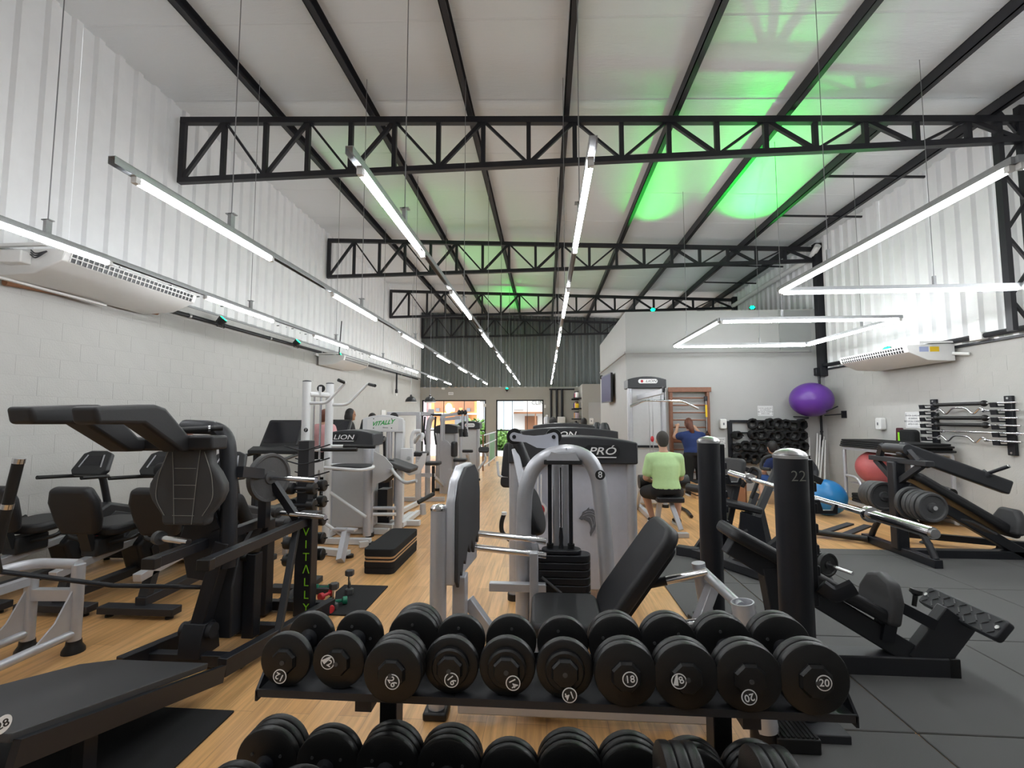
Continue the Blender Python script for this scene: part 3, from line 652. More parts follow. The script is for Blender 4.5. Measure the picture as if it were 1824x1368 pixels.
# side handle far left and link rod
hl = part('side_handle', MB().cyl(P(-8, 985, Y=2.05), P(33, 822, Y=2.05), 0.022, seg=16), 'rub', sq)
q0, q1 = P(-8, 985, Y=2.05), P(33, 822, Y=2.05)
for t0 in (0.5, 1.0): part('grip_ring', MB().cyl(q0.lerp(q1, t0 - 0.02), q0.lerp(q1, t0 + 0.035), 0.0235, seg=16), 'chrome', hl)
part('link_rod', MB().tube([q0, P(0, 1018, Y=2.2), P(200, 1043, Y=2.6), (-2.10, 2.86, 0.44)], 0.013, 10), 'steel', sq)
pl = thing('weight_plate', 'grey iron plate with grip slots loaded on the squat machine', 'weight plate', pc + ax * 0.04)
pm = part('disc', MB().lathe([(0.024, -0.02), (0.145, -0.015), (0.155, -0.022), (0.172, -0.022), (0.176, 0.0), (0.172, 0.022), (0.155, 0.022), (0.145, 0.012), (0.05, 0.012), (0.045, 0.022), (0.022, 0.022)], pc + ax * 0.04, ax, 48), 'iron', pl)
sx = ax.cross(Z_).normalized()
for k in range(3):
    a = math.radians(20 + 120 * k); dd = sx * math.cos(a) + Z_ * math.sin(a); ee = ax.cross(dd)
    part('grip_slot', MB().prism(rrect(0.115, 0.05, 0.024), pc + ax * 0.0485 + dd * 0.105, ee, dd, 0.006), 'dprint', pm)
solo('floor_mat', MB().span((-2.62, 1.25, 0), (-1.59, 2.385, 0.012)), 'mat', 'black rubber mat on the floor under the squat machine footplate', 'mat', (-2.1, 1.8, 0), bev=0.003)
# ================================================================ SILVER FRAME at the left edge
sf = thing('silver_machine', 'silver tubular machine frame with black rubber feet at the left edge', 'machine', (-3.2, 2.6, 0))
for x, y in ((-3.33, 2.88), (-3.03, 2.90)):
    part('leg', MB().cyl((x, y, 0.06), (x, y, 0.47 if x < -3.2 else 0.55), 0.036, seg=18), 'silver', sf)
    part('foot', MB().lathe([(0.062, 0), (0.06, 0.02), (0.042, 0.05), (0.04, 0.075)], (x, y, 0), Z_, 18), 'rub', sf)
    part('rail', MB().cyl((x, y, 0.12), (x - 0.02, y - 1.3, 0.12), 0.028, seg=14), 'silver', sf)
    part('gusset', MB().prism([(0, 0), (-0.22, 0), (-0.10, 0.10), (0, 0.27)], (x - 0.006, y - 0.03, 0.13), Y_, Z_, 0.012), 'silver', sf)
part('cross_tube', MB().bar((-3.33, 2.88, 0.36), (-3.03, 2.90, 0.36), 0.05, 0.07), 'silver', sf)
part('upper_tube', MB().tube([(-3.03, 2.90, 0.55), (-3.36, 2.90, 0.55), (-3.6, 2.3, 0.50)], 0.032, 14, bend=0.1), 'silver', sf)
part('upper_tube', MB().bar((-3.33, 2.88, 0.45), (-3.4, 2.0, 0.42), 0.05, 0.05), 'silver', sf)
# ================================================================ LEG PRESS 8 (centre)
lp = thing('leg_press', 'silver seated leg press with arched tower, weight stack and torn footplate', 'machine', (0.1, 2.6, 0))
part('base_beam', MB().bar((-0.44, 2.42, 0.085), (0.84, 2.42, 0.085), 0.07, 0.09), 'silver', lp, bev=0.008)
part('base_beam', MB().bar((-0.05, 2.45, 0.07), (-0.05, 3.2, 0.07), 0.07, 0.08), 'silver', lp, bev=0.008)
part('base_beam', MB().bar((-0.35, 3.2, 0.07), (0.5, 3.2, 0.07), 0.07, 0.08), 'silver', lp, bev=0.008)
part('front_post', MB().cyl((-0.555, 2.44, 0.04), (-0.555, 2.44, 1.02), 0.043), 'silver', lp)
part('post_cap', MB().lathe([(0.045, 0), (0.045, 0.012), (0.035, 0.024), (0.01, 0.03)], (-0.555, 2.44, 1.02), Z_, 20), 'chrome', lp)
part('foot', MB().box((-0.555, 2.44, 0.02), (0.12, 0.12, 0.04)), 'rub', lp, bev=0.01)
part('plate_bracket', MB().bar((-0.46, 2.55, 0.12), (-0.46, 2.55, 0.66), 0.07, 0.09, (0, 1, 0)), 'silver', lp, bev=0.006)
part('diagonal', MB().bar((-0.43, 2.62, 0.50), (-0.12, 2.55, 0.14), 0.05, 0.06), 'silver', lp, bev=0.004)
# footplate: silver backing and torn black cover
fpo = V((-0.47, 2.42, 0)); fy = V((0.05, 0.52, 0)).normalized()
pl_out = [(0.0, 0.64), (0.50, 0.64), (0.50, 1.05), (0.46, 1.17), (0.36, 1.235), (0.17, 1.235), (0.06, 1.17), (0.0, 1.06)]
fp8 = part('footplate', MB().prism(pl_out, fpo, fy, Z_, 0.05, -0.05), 'silver', lp, bev=0.012, seg=3)
random.seed(3)
rag = [(0.49, 1.05), (0.45, 1.165), (0.355, 1.225), (0.175, 1.225), (0.065, 1.165), (0.012, 1.06), (0.01, 0.66), (0.04, 0.62), (0.06, 0.70), (0.10, 0.66), (0.13, 0.735), (0.17, 0.70), (0.22, 0.79), (0.27, 0.735), (0.30, 0.80), (0.36, 0.71), (0.40, 0.80), (0.45, 0.745), (0.49, 0.82)]
part('torn_cover', MB().prism(rag, fpo, fy, Z_, 0.018, 0.0), 'leather2', fp8, bev=0.004, label='torn black rubber cover with ragged lower edge')
for z0, z1 in ((0.80, 0.745), (0.715, 0.66)): part('guide_rod', MB().cyl((-0.45, 2.88, z0), (0.0, 2.92, z1), 0.019, seg=14), 'chrome', lp)
part('rear_frame', MB().bar((-0.35, 2.95, 0.46), (0.0, 2.95, 0.46), 0.05, 0.05), 'silver', lp, bev=0.005)
part('rear_frame', MB().bar((-0.07, 2.78, 0.08), (-0.07, 2.78, 0.72), 0.05, 0.06, (0, 1, 0)), 'silver', lp, bev=0.005)
# seat and backrest
part('seat', MB().prism(rrect(0.36, 0.44, 0.06), (0.10, 2.53, 0.435), X_, Y_, 0.075), 'leather', lp, bev=0.022, seg=4)
part('seat_post', MB().bar((0.10, 2.55, 0.08), (0.10, 2.55, 0.44), 0.08, 0.08, (0, 1, 0)), 'silver', lp)
bu = V((0.34, 0, 0.47)).normalized()
part('backrest', MB().prism(rrect(0.42, 0.60, 0.10, 6, 0, 0.30), (0.27, 2.60, 0.47), Y_, bu, 0.075), 'leather', lp, bev=0.025, seg=4)
part('back_frame', MB().prism(rrect(0.34, 0.50, 0.06, 4, 0, 0.28), V((0.27, 2.60, 0.47)) + Y_.cross(bu) * 0.078, Y_, bu, 0.02), 'steel', lp)
nb_ = Y_.cross(bu)
part('adjust_rod', MB().cyl((0.46, 2.72, 0.55), (0.87, 2.66, 0.665), 0.022, seg=14), 'chrome', lp)
part('adjust_rod', MB().cyl((0.60, 2.42, 0.47), (0.90, 2.36, 0.545), 0.026, seg=14), 'chrome', lp)
for a, c in (((0.46, 2.72, 0.55), (0.66, 2.69, 0.606)),): part('rod_sleeve', MB().cyl(a, c, 0.0245, seg=14), 'steel', lp)
part('cross_tube', MB().cyl((0.865, 2.74, 0.655), (0.925, 2.36, 0.60), 0.026, seg=16), 'silver', lp)
part('side_tube', MB().cyl((0.85, 2.74, 0.69), (0.94, 2.74, 0.06), 0.036, seg=18), 'silver', lp)
ob = MB(); prof_o = [(0.050, 0.62), (0.055, 0.0), (0.046, 0.0), (0.044, 0.60)]
ob.lathe([(0.055, 0), (0.052, 0.56), (0.045, 0.56), (0.044, 0.50), (0.01, 0.50)], (1.0, 2.32, 0.08), (-0.14, 0.03, 1), 22); part('side_tube', ob, 'silver', lp)
part('side_strut', MB().bar((0.90, 2.66, 0.60), (0.62, 2.52, 0.08), 0.05, 0.08, (0, 1, 0)), 'silver', lp, bev=0.006)
part('rubber_foot', MB().lathe([(0.062, 0), (0.062, 0.07), (0.055, 0.09)], (1.0, 2.33, 0.02), Z_, 22), 'rub', lp)
# tower: arch, stack, rods
ya = 3.05
arch = [P(932, 1180, Y=ya), P(932, 960, Y=ya), P(935, 870, Y=ya), P(952, 828, Y=ya), P(982, 808, Y=ya), P(1020, 804, Y=ya), P(1050, 817, Y=ya), P(1066, 850, Y=ya), P(1076, 940, Y=ya), P(1084, 1060, Y=ya), P(1092, 1180, Y=ya)]
ar = part('arch_tube', MB().tube(arch, 0.049, 20, bend=0.12, bseg=6), 'silver', lp)
n8 = P(1069, 846, Y=ya - 0.056)
part('number_disc', MB().lathe([(0.031, 0), (0.031, 0.002), (0.001, 0.002)], n8, -Y_, 24), 'dprint', ar); text('number', '8', 'wpaint', ar, n8 - Y_ * 0.003, X_, Z_, 0.056, bold=0.014)
text('small_number', '8', 'dprint', ar, P(1009, 800, Y=ya - 0.051), X_, Z_, 0.022)
part('top_bracket', MB().prism([(-0.105, 0), (0.105, 0), (0.075, 0.055), (0.03, 0.045), (-0.03, 0.045), (-0.075, 0.055)], P(1002, 818, Y=ya + 0.04), X_, Z_, 0.10), 'silver', lp)
part('top_block', MB().box(P(1002, 822, Y=ya), (0.24, 0.12, 0.03)), 'plastic', lp, bev=0.005)
for px in (979, 1016):
    a = P(px, 822, Y=ya); part('guide_rod', MB().cyl((a.x, ya, 0.15), a, 0.0125, seg=12), 'steel', lp)
    part('rod_collar', MB().cyl((a.x, ya, 0.655), (a.x, ya, 0.70), 0.022, seg=12), 'rub', lp)
for px, wd in ((990, 0.045), (1008, 0.055)):
    a = P(px, 822, Y=ya + 0.12); part('back_column', MB().cyl((a.x, ya + 0.12, 0.08), a, wd / 2, seg=14), 'silver', lp)
cx = P(999, 900, Y=ya).x
part('cable', MB().cyl((cx, ya, 0.66), (cx, ya, 1.18), 0.005, seg=8), 'steel', lp); part('cable_end', MB().lathe([(0.02, 0.66), (0.012, 0.70), (0.014, 0.74), (0.009, 0.80)], (cx, ya, 0), Z_, 12), 'steel', lp)
wsx = P(1000, 1000, Y=ya).x
for k in range(12):
    part('stack_plate', MB().prism(rrect(0.365, 0.13, 0.06, 6), (wsx, ya, 0.10 + 0.0455 * k), X_, Y_, 0.042), 'steel', lp, bev=0.005)
part('stack_top', MB().prism(rrect(0.25, 0.12, 0.058, 6), (wsx, ya, 0.646), X_, Y_, 0.025), 'steel', lp, bev=0.006)
sel = P(965, 1028, Y=2.975); part('selector_pin', MB().cyl(sel, sel + V((0.12, -0.03, -0.085)), 0.009, seg=12), 'iron', lp)
# pulley plate above the arch
yp = 3.12
def dogbone(o, L, r, neck):
    pts = []
    for k in range(9): a = math.radians(90 + 180 * k / 8); pts.append((-L / 2 + r * math.cos(a), r * math.sin(a)))
    pts += [(-L * 0.2, -neck * 1.2), (0.02, -neck * 2.4), (L * 0.40, -neck * 2.6), (L * 0.62, -neck * 2.2), (L / 2 + r, -r * 0.2)]
    for k in range(5): a = math.radians(0 + 90 * k / 4); pts.append((L / 2 + r * math.cos(a), r * math.sin(a)))
    pts += [(L * 0.25, neck * 0.4), (0, neck * 0.2), (-L * 0.25, neck * 0.4)]
    return pts
pcn = P(951, 778, Y=yp)
part('pulley_plate', MB().prism(dogbone(None, 0.262, 0.030, 0.03), pcn, X_, Z_, 0.012), 'panel', lp)
for s in (-1, 1):
    c = pcn + V((s * 0.131, 0.03, 0.0))
    pu = part('pulley', MB().lathe([(0.01, -0.014), (0.052, -0.014), (0.054, -0.009), (0.047, 0.0), (0.054, 0.009), (0.052, 0.014), (0.01, 0.014)], c, Y_, 28), 'rub', lp); part('axle', MB().cyl(c - V((0, 0.05, 0)), c + V((0, 0.02, 0)), 0.013, seg=14), 'steel', pu)
# leaning oval pad on a lever left of the arch
lv = P(925, 800, Y=3.3)
part('lever', MB().bar(P(918, 800, Y=3.3), P(955, 985, Y=3.1), 0.05, 0.06, (0, 1, 0)), 'silver', lp, bev=0.006)
part('lever_grip', MB().tube([P(922, 790, Y=3.3), P(938, 830, Y=3.28)], 0.04, 14), 'leather', lp)
ou = (P(940, 868, Y=3.2) - P(963, 950, Y=3.15)).normalized(); ox = V((0.28, 1, 0)); ox = (ox - ou * ox.dot(ou)).normalized()
part('oval_pad', MB().prism(rrect(0.26, 0.33, 0.125, 8), P(949, 909, Y=3.18), ox, ou, 0.075, -0.04), 'leather', lp, bev=0.025, seg=4)
# ================================================================ RECUMBENT BIKES along the left wall
def bike(X, label):
    t = thing('recumbent_bike', label, 'exercise bike', (X, 4.0, 0), 'recumbent bikes by the left wall')
    for y, wd in ((3.42, 0.60), (4.75, 0.52)):
        part('foot_bar', MB().span((X - wd / 2, y - 0.05, 0.03), (X + wd / 2, y + 0.05, 0.085)), 'charc', t, bev=0.006)
        for s in (-1, 1): part('levelling_foot', MB().lathe([(0.028, 0), (0.028, 0.012), (0.012, 0.03)], (X + s * (wd / 2 - 0.06), y, 0), Z_, 12), 'rub', t)
    part('main_beam', MB().bar((X, 3.42, 0.11), (X, 4.75, 0.13), 0.085, 0.07), 'charc', t, bev=0.006)
    part('housing', MB().prism([(4.10, 0.12), (4.82, 0.12), (4.86, 0.30), (4.72, 0.58), (4.45, 0.66), (4.22, 0.55), (4.02, 0.36)], (X - 0.10, 0, 0), Y_, Z_, 0.20), 'plastic', t, bev=0.03, seg=3)
    sd = part('side_cover', MB().prism([(4.15, 0.30), (4.5, 0.56), (4.7, 0.5), (4.6, 0.2), (4.2, 0.18)], (X + 0.10, 0, 0), Y_, Z_, 0.012), 'dplastic', t, bev=0.005)
    part('red_mark', MB().prism([(4.30, 0.36), (4.36, 0.44), (4.34, 0.34)], (X + 0.113, 0, 0), Y_, Z_, 0.002), 'redp', sd)
    part('seat_rail', MB().bar((X, 3.38, 0.30), (X, 4.15, 0.40), 0.07, 0.06), 'silver', t, bev=0.005)
    part('rail_support', MB().bar((X, 3.46, 0.12), (X, 3.52, 0.31), 0.07, 0.06), 'charc', t)
    part('carriage', MB().box((X, 3.78, 0.43), (0.14, 0.26, 0.14)), 'plastic', t, bev=0.015)
    part('seat', MB().prism(rrect(0.40, 0.40, 0.10, 5), (X, 3.88, 0.53), X_, V((0, 1, 0.06)), 0.085), 'leather', t, bev=0.03, seg=4)
    part('backrest', MB().prism([(-0.15, 0), (0.15, 0), (0.19, 0.12), (0.205, 0.28), (0.16, 0.40), (-0.16, 0.40), (-0.205, 0.28), (-0.19, 0.12)], (X, 3.63, 0.58), X_, V((0, -0.30, 1)), 0.085), 'leather', t, bev=0.035, seg=4)
    part('back_post', MB().bar((X, 3.66, 0.42), (X, 3.52, 0.85), 0.09, 0.05), 'plastic', t)
    for s in (-1, 1): part('seat_handle', MB().tube([(X + s * 0.10, 3.74, 0.46), (X + s * 0.30, 3.74, 0.50), (X + s * 0.30, 4.02, 0.60)], 0.017, 10, bend=0.06), 'rub', t)
    part('mast', MB().tube([(X, 4.52, 0.62), (X, 4.44, 0.92), (X, 4.36, 0.99)], 0.032, 12, bend=0.08), 'plastic', t)
    cd = V((0, 0.55, 1)).normalized()
    cs = part('console', MB().prism([(-0.19, -0.05), (-0.15, -0.10), (0.15, -0.10), (0.19, -0.05), (0.15, 0.13), (0.08, 0.16), (-0.08, 0.16), (-0.15, 0.13)], (X, 4.34, 1.02), X_, cd, 0.05, -0.02), 'plastic', t, bev=0.015, seg=3)
    n = X_.cross(cd)
    part('display', MB().prism([(-0.09, 0.0), (0.09, 0.0), (0.07, 0.10), (-0.07, 0.10)], V((X, 4.34, 1.02)) + n * 0.031, X_, cd, 0.002), 'screen', cs)
    for s in (-1, 1):
        part('display_trim', MB().bar(V((X + s * 0.115, 4.34, 1.02)) + n * 0.032 - cd * 0.02, V((X + s * 0.085, 4.34, 1.02)) + n * 0.032 + cd * 0.11, 0.012, 0.004, n), 'silver', cs)
        part('front_handle', MB().tube([(X + s * 0.06, 4.36, 0.93), (X + s * 0.20, 4.32, 0.93), (X + s * 0.22, 4.02, 0.95)], 0.018, 10, bend=0.06), 'rub', t)
    for s, dz in ((-1, 0.10), (1, -0.08)):
        c = part('crank', MB().bar((X + s * 0.13, 4.55, 0.36), (X + s * 0.13, 4.55 - 0.08 * s, 0.36 + dz), 0.02, 0.03, (1, 0, 0)), 'iron', t)
        part('pedal', MB().box((X + s * 0.20, 4.55 - 0.08 * s, 0.36 + dz), (0.11, 0.12, 0.03)), 'rub', c, bev=0.006)
    return t
bike(-3.74, 'recumbent bike nearer the left wall with its full seat in view')
bike(-4.45, 'recumbent bike closest to the left wall, only its console in view')
bike(-3.06, 'recumbent bike hidden behind the squat machine back pad, with a rider')
# ================================================================ TREADMILLS
def treadmill(X, Y, label):
    t = thing('treadmill', label, 'treadmill', (X, Y, 0), 'treadmills along the left wall')
    dk = part('deck', MB().prism([(Y - 1.45, 0.0), (Y + 0.25, 0.0), (Y + 0.25, 0.24), (Y - 0.05, 0.25), (Y - 0.12, 0.17), (Y - 1.45, 0.13)], (X - 0.38, 0, 0), Y_, Z_, 0.76), 'dplastic', t, bev=0.012)
    part('belt', MB().span((X - 0.25, Y - 1.40, 0.172), (X + 0.25, Y - 0.15, 0.178)), 'rubber', dk)
    for s in (-1, 1):
        part('upright', MB().bar((X + s * 0.36, Y + 0.10, 0.10), (X + s * 0.33, Y + 0.06, 1.05), 0.06, 0.10, (0, 1, 0)), 'charc', t, bev=0.008)
        part('handrail', MB().tube([(X + s * 0.33, Y + 0.06, 1.0), (X + s * 0.35, Y - 0.22, 0.98), (X + s * 0.35, Y - 0.45, 0.95)], 0.022, 10, bend=0.06), 'rub', t)
    part('dash', MB().prism([(Y - 0.12, 1.00), (Y + 0.10, 0.98), (Y + 0.12, 1.05), (Y + 0.0, 1.10), (Y - 0.12, 1.05)], (X - 0.36, 0, 0), Y_, Z_, 0.72), 'plastic', t, bev=0.01)
    up = V((0, 0.62, 1)).normalized()
    cs = part('console', MB().prism(rrect(0.54, 0.50, 0.03, 3, 0, 0.25), (X, Y - 0.02, 1.04), X_, up, 0.07, -0.06), 'plastic', t, bev=0.012, seg=3)
    part('screen', MB().prism(rrect(0.48, 0.34, 0.01, 2, 0, 0.29), V((X, Y - 0.02, 1.04)) + X_.cross(up) * 0.0105, X_, up, 0.002), 'screen', cs)
    return t
treadmill(-3.76, 6.35, 'treadmill nearest the camera, its tilted black console above the iron plate')
treadmill(-3.85, 8.2, 'treadmill behind the pull up machine posts')
treadmill(-3.88, 10.1, 'farthest treadmill, behind the white VITALLY machine')
# low bench with bottle and paper
lb_ = thing('low_bench', 'low charcoal padded bench behind the squat machine', 'bench', (-3.08, 5.2, 0))
part('pad', MB().box((-3.08, 5.2, 0.34), (0.54, 0.42, 0.07)), 'leather2', lb_, bev=0.015, seg=3)
for sx_ in (-1, 1):
    for sy_ in (-1, 1): part('leg', MB().span((-3.08 + sx_ * 0.22 - 0.02, 5.2 + sy_ * 0.15 - 0.02, 0), (-3.08 + sx_ * 0.22 + 0.02, 5.2 + sy_ * 0.15 + 0.02, 0.31)), 'silver', lb_)
bc = V((P(424, 915, Y=5.15).x, 5.15, 0.376))
bt = thing('water_bottle', 'clear plastic water bottle with green cap', 'bottle', bc)
part('body', MB().lathe([(0.030, 0), (0.034, 0.01)] + [(0.034 - 0.002 * (k % 2), 0.02 + 0.012 * k) for k in range(9)] + [(0.033, 0.14), (0.016, 0.175), (0.0145, 0.185)], bc, Z_, 20), 'clear', bt)
part('cap', MB().lathe([(0.017, 0.180), (0.017, 0.205), (0.014, 0.208)], bc, Z_, 18), mat('green_cap', (0.02, 0.42, 0.16), 0.4), bt)
solo('paper_sheet', MB().box((bc.x + 0.10, 5.10, 0.377), (0.20, 0.15, 0.002), (0, 0, 0.4)), 'paper', 'white paper sheet beside the water bottle', 'paper', (bc.x + 0.10, 5.10, 0.376))
# ================================================================ DUMBBELL TREE
tx, ty = -2.10, 4.0
tr = thing('dumbbell_tree', 'black upright dumbbell tree with wire cradles', 'rack', (tx, ty, 0))
part('post', MB().span((tx - 0.05, ty - 0.05, 0.04), (tx + 0.05, ty + 0.05, 1.30)), 'charc', tr, bev=0.006)
part('base', MB().span((tx - 0.28, ty - 0.05, 0), (tx + 0.28, ty + 0.05, 0.05)), 'charc', tr, bev=0.005); part('base', MB().span((tx - 0.05, ty - 0.28, 0), (tx + 0.05, ty + 0.28, 0.05)), 'charc', tr, bev=0.005)
zs = [1.22, 1.10, 0.98, 0.86, 0.72, 0.56, 0.40, 0.26]
for k, z in enumerate(zs):
    for s in (-1, 1):
        part('cradle', MB().tube([(tx - 0.15, ty + s * 0.09, z + 0.035), (tx - 0.02, ty + s * 0.09, z), (tx + 0.04, ty + s * 0.09, z), (tx + 0.17, ty + s * 0.09, z + 0.04)], 0.006, 8, bend=0.03), 'steel', tr)
def small_db(name, c, a, r, L, m, label, group, cap=None, hand='chrome'):
    c, a = V(c), V(a).normalized(); t = thing(name, label, 'dumbbell', c, group)
    part('handle', MB().cyl(c - a * (L / 2), c + a * (L / 2), 0.013, seg=10), hand, t)
    for s in (-1, 1): part('head', MB().lathe([(r * 0.55, 0), (r * 0.95, 0.006), (r, 0.02), (r, r * 1.15), (r * 0.9, r * 1.3), (r * 0.4, r * 1.36)], c + a * s * (L / 2), a * s, 6 if name == 'hex_dumbbell' else 16), m, t, smooth=30)
    return t
tiers = ['top', 'second', 'third', 'fourth', 'lowest']
for k, z in enumerate(zs[3:]):
    for s in (-1, 1):
        small_db('round_dumbbell', (tx + 0.01, ty + s * 0.09, z + 0.035), X_, 0.052, 0.12, 'rub', 'small black dumbbell on the %s loaded tier of the dumbbell tree, %s side' % (tiers[k], 'front' if s < 0 else 'back'), 'dumbbells on the tree', hand='steel')
# ================================================================ STEP STACK, MAT, LOOSE DUMBBELLS
ss = thing('step_platform_stack', 'stack of black and tan foam step platforms on the wood floor', 'step platform', (-1.55, 4.85, 0))
ang = 0.0
def step_layer(z0, z1, m, dw):
    return part('layer', MB().prism(rrect(0.30 + dw, 0.86 + dw, 0.05, 4), (-1.61, 4.92, z0), X_, Y_, z1 - z0), m, ss, bev=0.006)
for z0, z1, m, dw in ((0, 0.055, 'mat', 0.0), (0.055, 0.11, 'mat', 0.004), (0.11, 0.130, 'eva', -0.004), (0.130, 0.142, 'mat', 0.0), (0.142, 0.165, 'eva', -0.004), (0.165, 0.235, 'mat', 0.004)): step_layer(z0, z1, m, dw)
m1 = V((-1.52, 3.78, 0))
solo('exercise_mat', MB().box((-1.60, 3.86, 0.006), (0.40, 0.62, 0.012)), 'mat', 'small black mat under the coloured hand weights', 'mat', (-1.6, 3.86, 0), bev=0.003)
p1 = P(622, 1058, Z=0.012); p2 = P(594, 1085, Z=0.012)
small_db('hex_dumbbell', (p1.x, p1.y, 0.11), Z_, 0.038, 0.10, 'iron', 'grey hex dumbbell standing on end at the right of the mat', 'hex dumbbells on the mat')
small_db('hex_dumbbell', (p2.x, p2.y, 0.11), Z_, 0.038, 0.10, 'iron', 'grey hex dumbbell standing on end, nearer the camera', 'hex dumbbells on the mat')
for i, (px, py, a, m, nm) in enumerate(((601, 1070, 0.4, 'greenp', 'green hand weight lying right of the others'), (582, 1058, 1.2, 'redp', 'dark red hand weight between the green ones'), (576, 1046, 0.2, 'greenp', 'green hand weight lying behind at the left'), (583, 1080, 2.4, 'redp', 'bright red hand weight nearest the camera'))):
    q = P(px, py, Z=0.045); small_db('hand_weight', (q.x, q.y, 0.042 + 0.0), (math.cos(a), math.sin(a), 0), 0.030, 0.07, m, nm, 'coloured hand weights on the mat', hand=m)
# ================================================================ SHROUD TOWER generator
def hood_poly(w_, h, rise):
    pts = [(-w_ / 2, 0), (w_ / 2, 0), (w_ / 2, h - rise)]
    for k in range(1, 10): u = 1 - 2 * k / 10; pts.append((u * w_ / 2, h - rise * u * u))
    pts.append((-w_ / 2, h - rise)); return pts
def shroud(t, x, y, w_, dp, z0, z1, hh, m='panel', rise=0.05, posts=True, hoodm='dplastic'):
    part('panel', MB().span((x - w_ / 2 + 0.04, y, z0), (x + w_ / 2 - 0.04, y + dp, z1 - hh + 0.01)), m, t, bev=0.02, seg=3)
    if posts:
        for s in (-1, 1):
            part('column', MB().cyl((x + s * (w_ / 2 - 0.045), y + 0.0, 0.03), (x + s * (w_ / 2 - 0.045), y + 0.0, z1 - hh + 0.01), 0.042, seg=18), 'silver', t)
            part('foot', MB().cyl((x + s * (w_ / 2 - 0.045), y, 0.0), (x + s * (w_ / 2 - 0.045), y, 0.05), 0.055, seg=16), 'rub', t)
    hd = part('hood', MB().prism(hood_poly(w_, hh, rise), (x, y + dp + 0.03, z1 - hh), X_, Z_, dp + 0.10), hoodm, t, bev=0.012, seg=3)
    return hd, y - 0.07
def logo_plate(hd, s, o, w_, h, sz, shear=0.25, pm='plastic', tm='wpaint', line=True):
    part('name_plate', MB().prism(rrect(w_, h, h * 0.45, 5), o, X_, Z_, 0.006), pm, hd)
    text('name', s, tm, hd, V(o) - Y_ * 0.0075, X_, Z_, sz, shear=shear, bold=0.008, sx=1.35)
    if line: part('underline', MB().bar(V(o) + V((-w_ * 0.42, -0.0075, -h * 0.46)), V(o) + V((w_ * 0.40, -0.0075, -h * 0.46)), 0.003, 0.008), 'wpaint', hd)
# PRO machine right behind the leg press
pr = thing('weight_machine', 'grey cabinet weight machine with black hood reading PRÓ', 'machine', (0.25, 4.0, 0))
xa, xb = P(906, 900, Y=3.95).x, P(1136, 900, Y=3.95).x
hd, yf = shroud(pr, (xa + xb) / 2, 3.97, xb - xa, 0.30, 0.08, 1.345, 0.225)
logo_plate(hd, 'PRÓ', P(1072, 804, Y=yf - 0.008), 0.29, 0.105, 0.085)
# lion head emblem on the panel
lo = P(1053, 925, Y=3.958)
def lion(o, s, parent, m):
    outl = [(-0.50, 0.02), (-0.36, 0.20), (-0.30, 0.36), (-0.12, 0.46), (0.02, 0.60), (0.04, 0.50), (0.20, 0.52), (0.32, 0.40), (0.44, 0.30), (0.42, 0.10), (0.46, -0.10), (0.36, -0.30), (0.30, -0.50), (0.14, -0.74), (0.08, -0.86), (0.04, -0.66), (0.10, -0.46), (0.06, -0.28), (-0.02, -0.12), (-0.16, -0.02), (-0.28, 0.0), (-0.34, -0.06)]
    em = part('lion_emblem', MB().prism([(a * s, b * s) for a, b in outl], o, X_, Z_, 0.0015), m, parent)
    for pts in ([(-0.30, 0.16), (-0.05, 0.28), (0.2, 0.26), (0.34, 0.14)], [(-0.10, 0.12), (0.08, 0.10), (0.16, -0.1), (0.2, -0.4)], [(0.22, 0.12), (0.30, -0.08), (0.24, -0.3)], [(-0.20, 0.34), (0.05, 0.42), (0.25, 0.34)]):
        part('emblem_line', MB().tube([o + X_ * (a * s) + Z_ * (b * s) - Y_ * 0.0015 for a, b in pts], 0.0011, 5, bend=0.02), 'panel', em)
lion(lo - X_ * 0.02, 0.165, pr, 'gprint')
# white cord with red handle on the panel
cd_ = part('cord', MB().tube([P(958, 845, Y=3.945), P(958, 905, Y=3.945)], 0.006, 8), 'wpaint', pr); part('cord', MB().tube([P(964, 845, Y=3.945), P(964, 900, Y=3.945)], 0.006, 8), 'wpaint', pr)
part('sticker', MB().lathe([(0.066, 0), (0.066, 0.004), (0.001, 0.004)], P(960, 908, Y=3.944), -Y_, 26), 'wpaint', pr); part('red_dot', MB().lathe([(0.048, 0), (0.04, 0.012), (0.001, 0.015)], P(960, 908, Y=3.94), -Y_, 26), 'redp', pr)
# two more LION machines beyond
ln_ = thing('weight_machine', 'grey weight machine with black hood reading LION behind the PRÓ machine', 'machine', (0.3, 6.0, 0))
xa, xb = P(925, 900, Y=6.0).x, P(1103, 900, Y=6.0).x
hd, yf = shroud(ln_, (xa + xb) / 2, 6.05, xb - xa, 0.35, 0.08, 1.375, 0.20)
logo_plate(hd, 'LION', P(1003, 774, Y=yf - 0.008), 0.40, 0.10, 0.10)
l3 = thing('weight_machine', 'third grey weight machine in the row beyond the LION hood', 'machine', (0.2, 8.0, 0))
xa, xb = P(950, 900, Y=8.0).x, P(1062, 900, Y=8.0).x
shroud(l3, (xa + xb) / 2, 8.05, xb - xa, 0.35, 0.08, 1.41, 0.20)
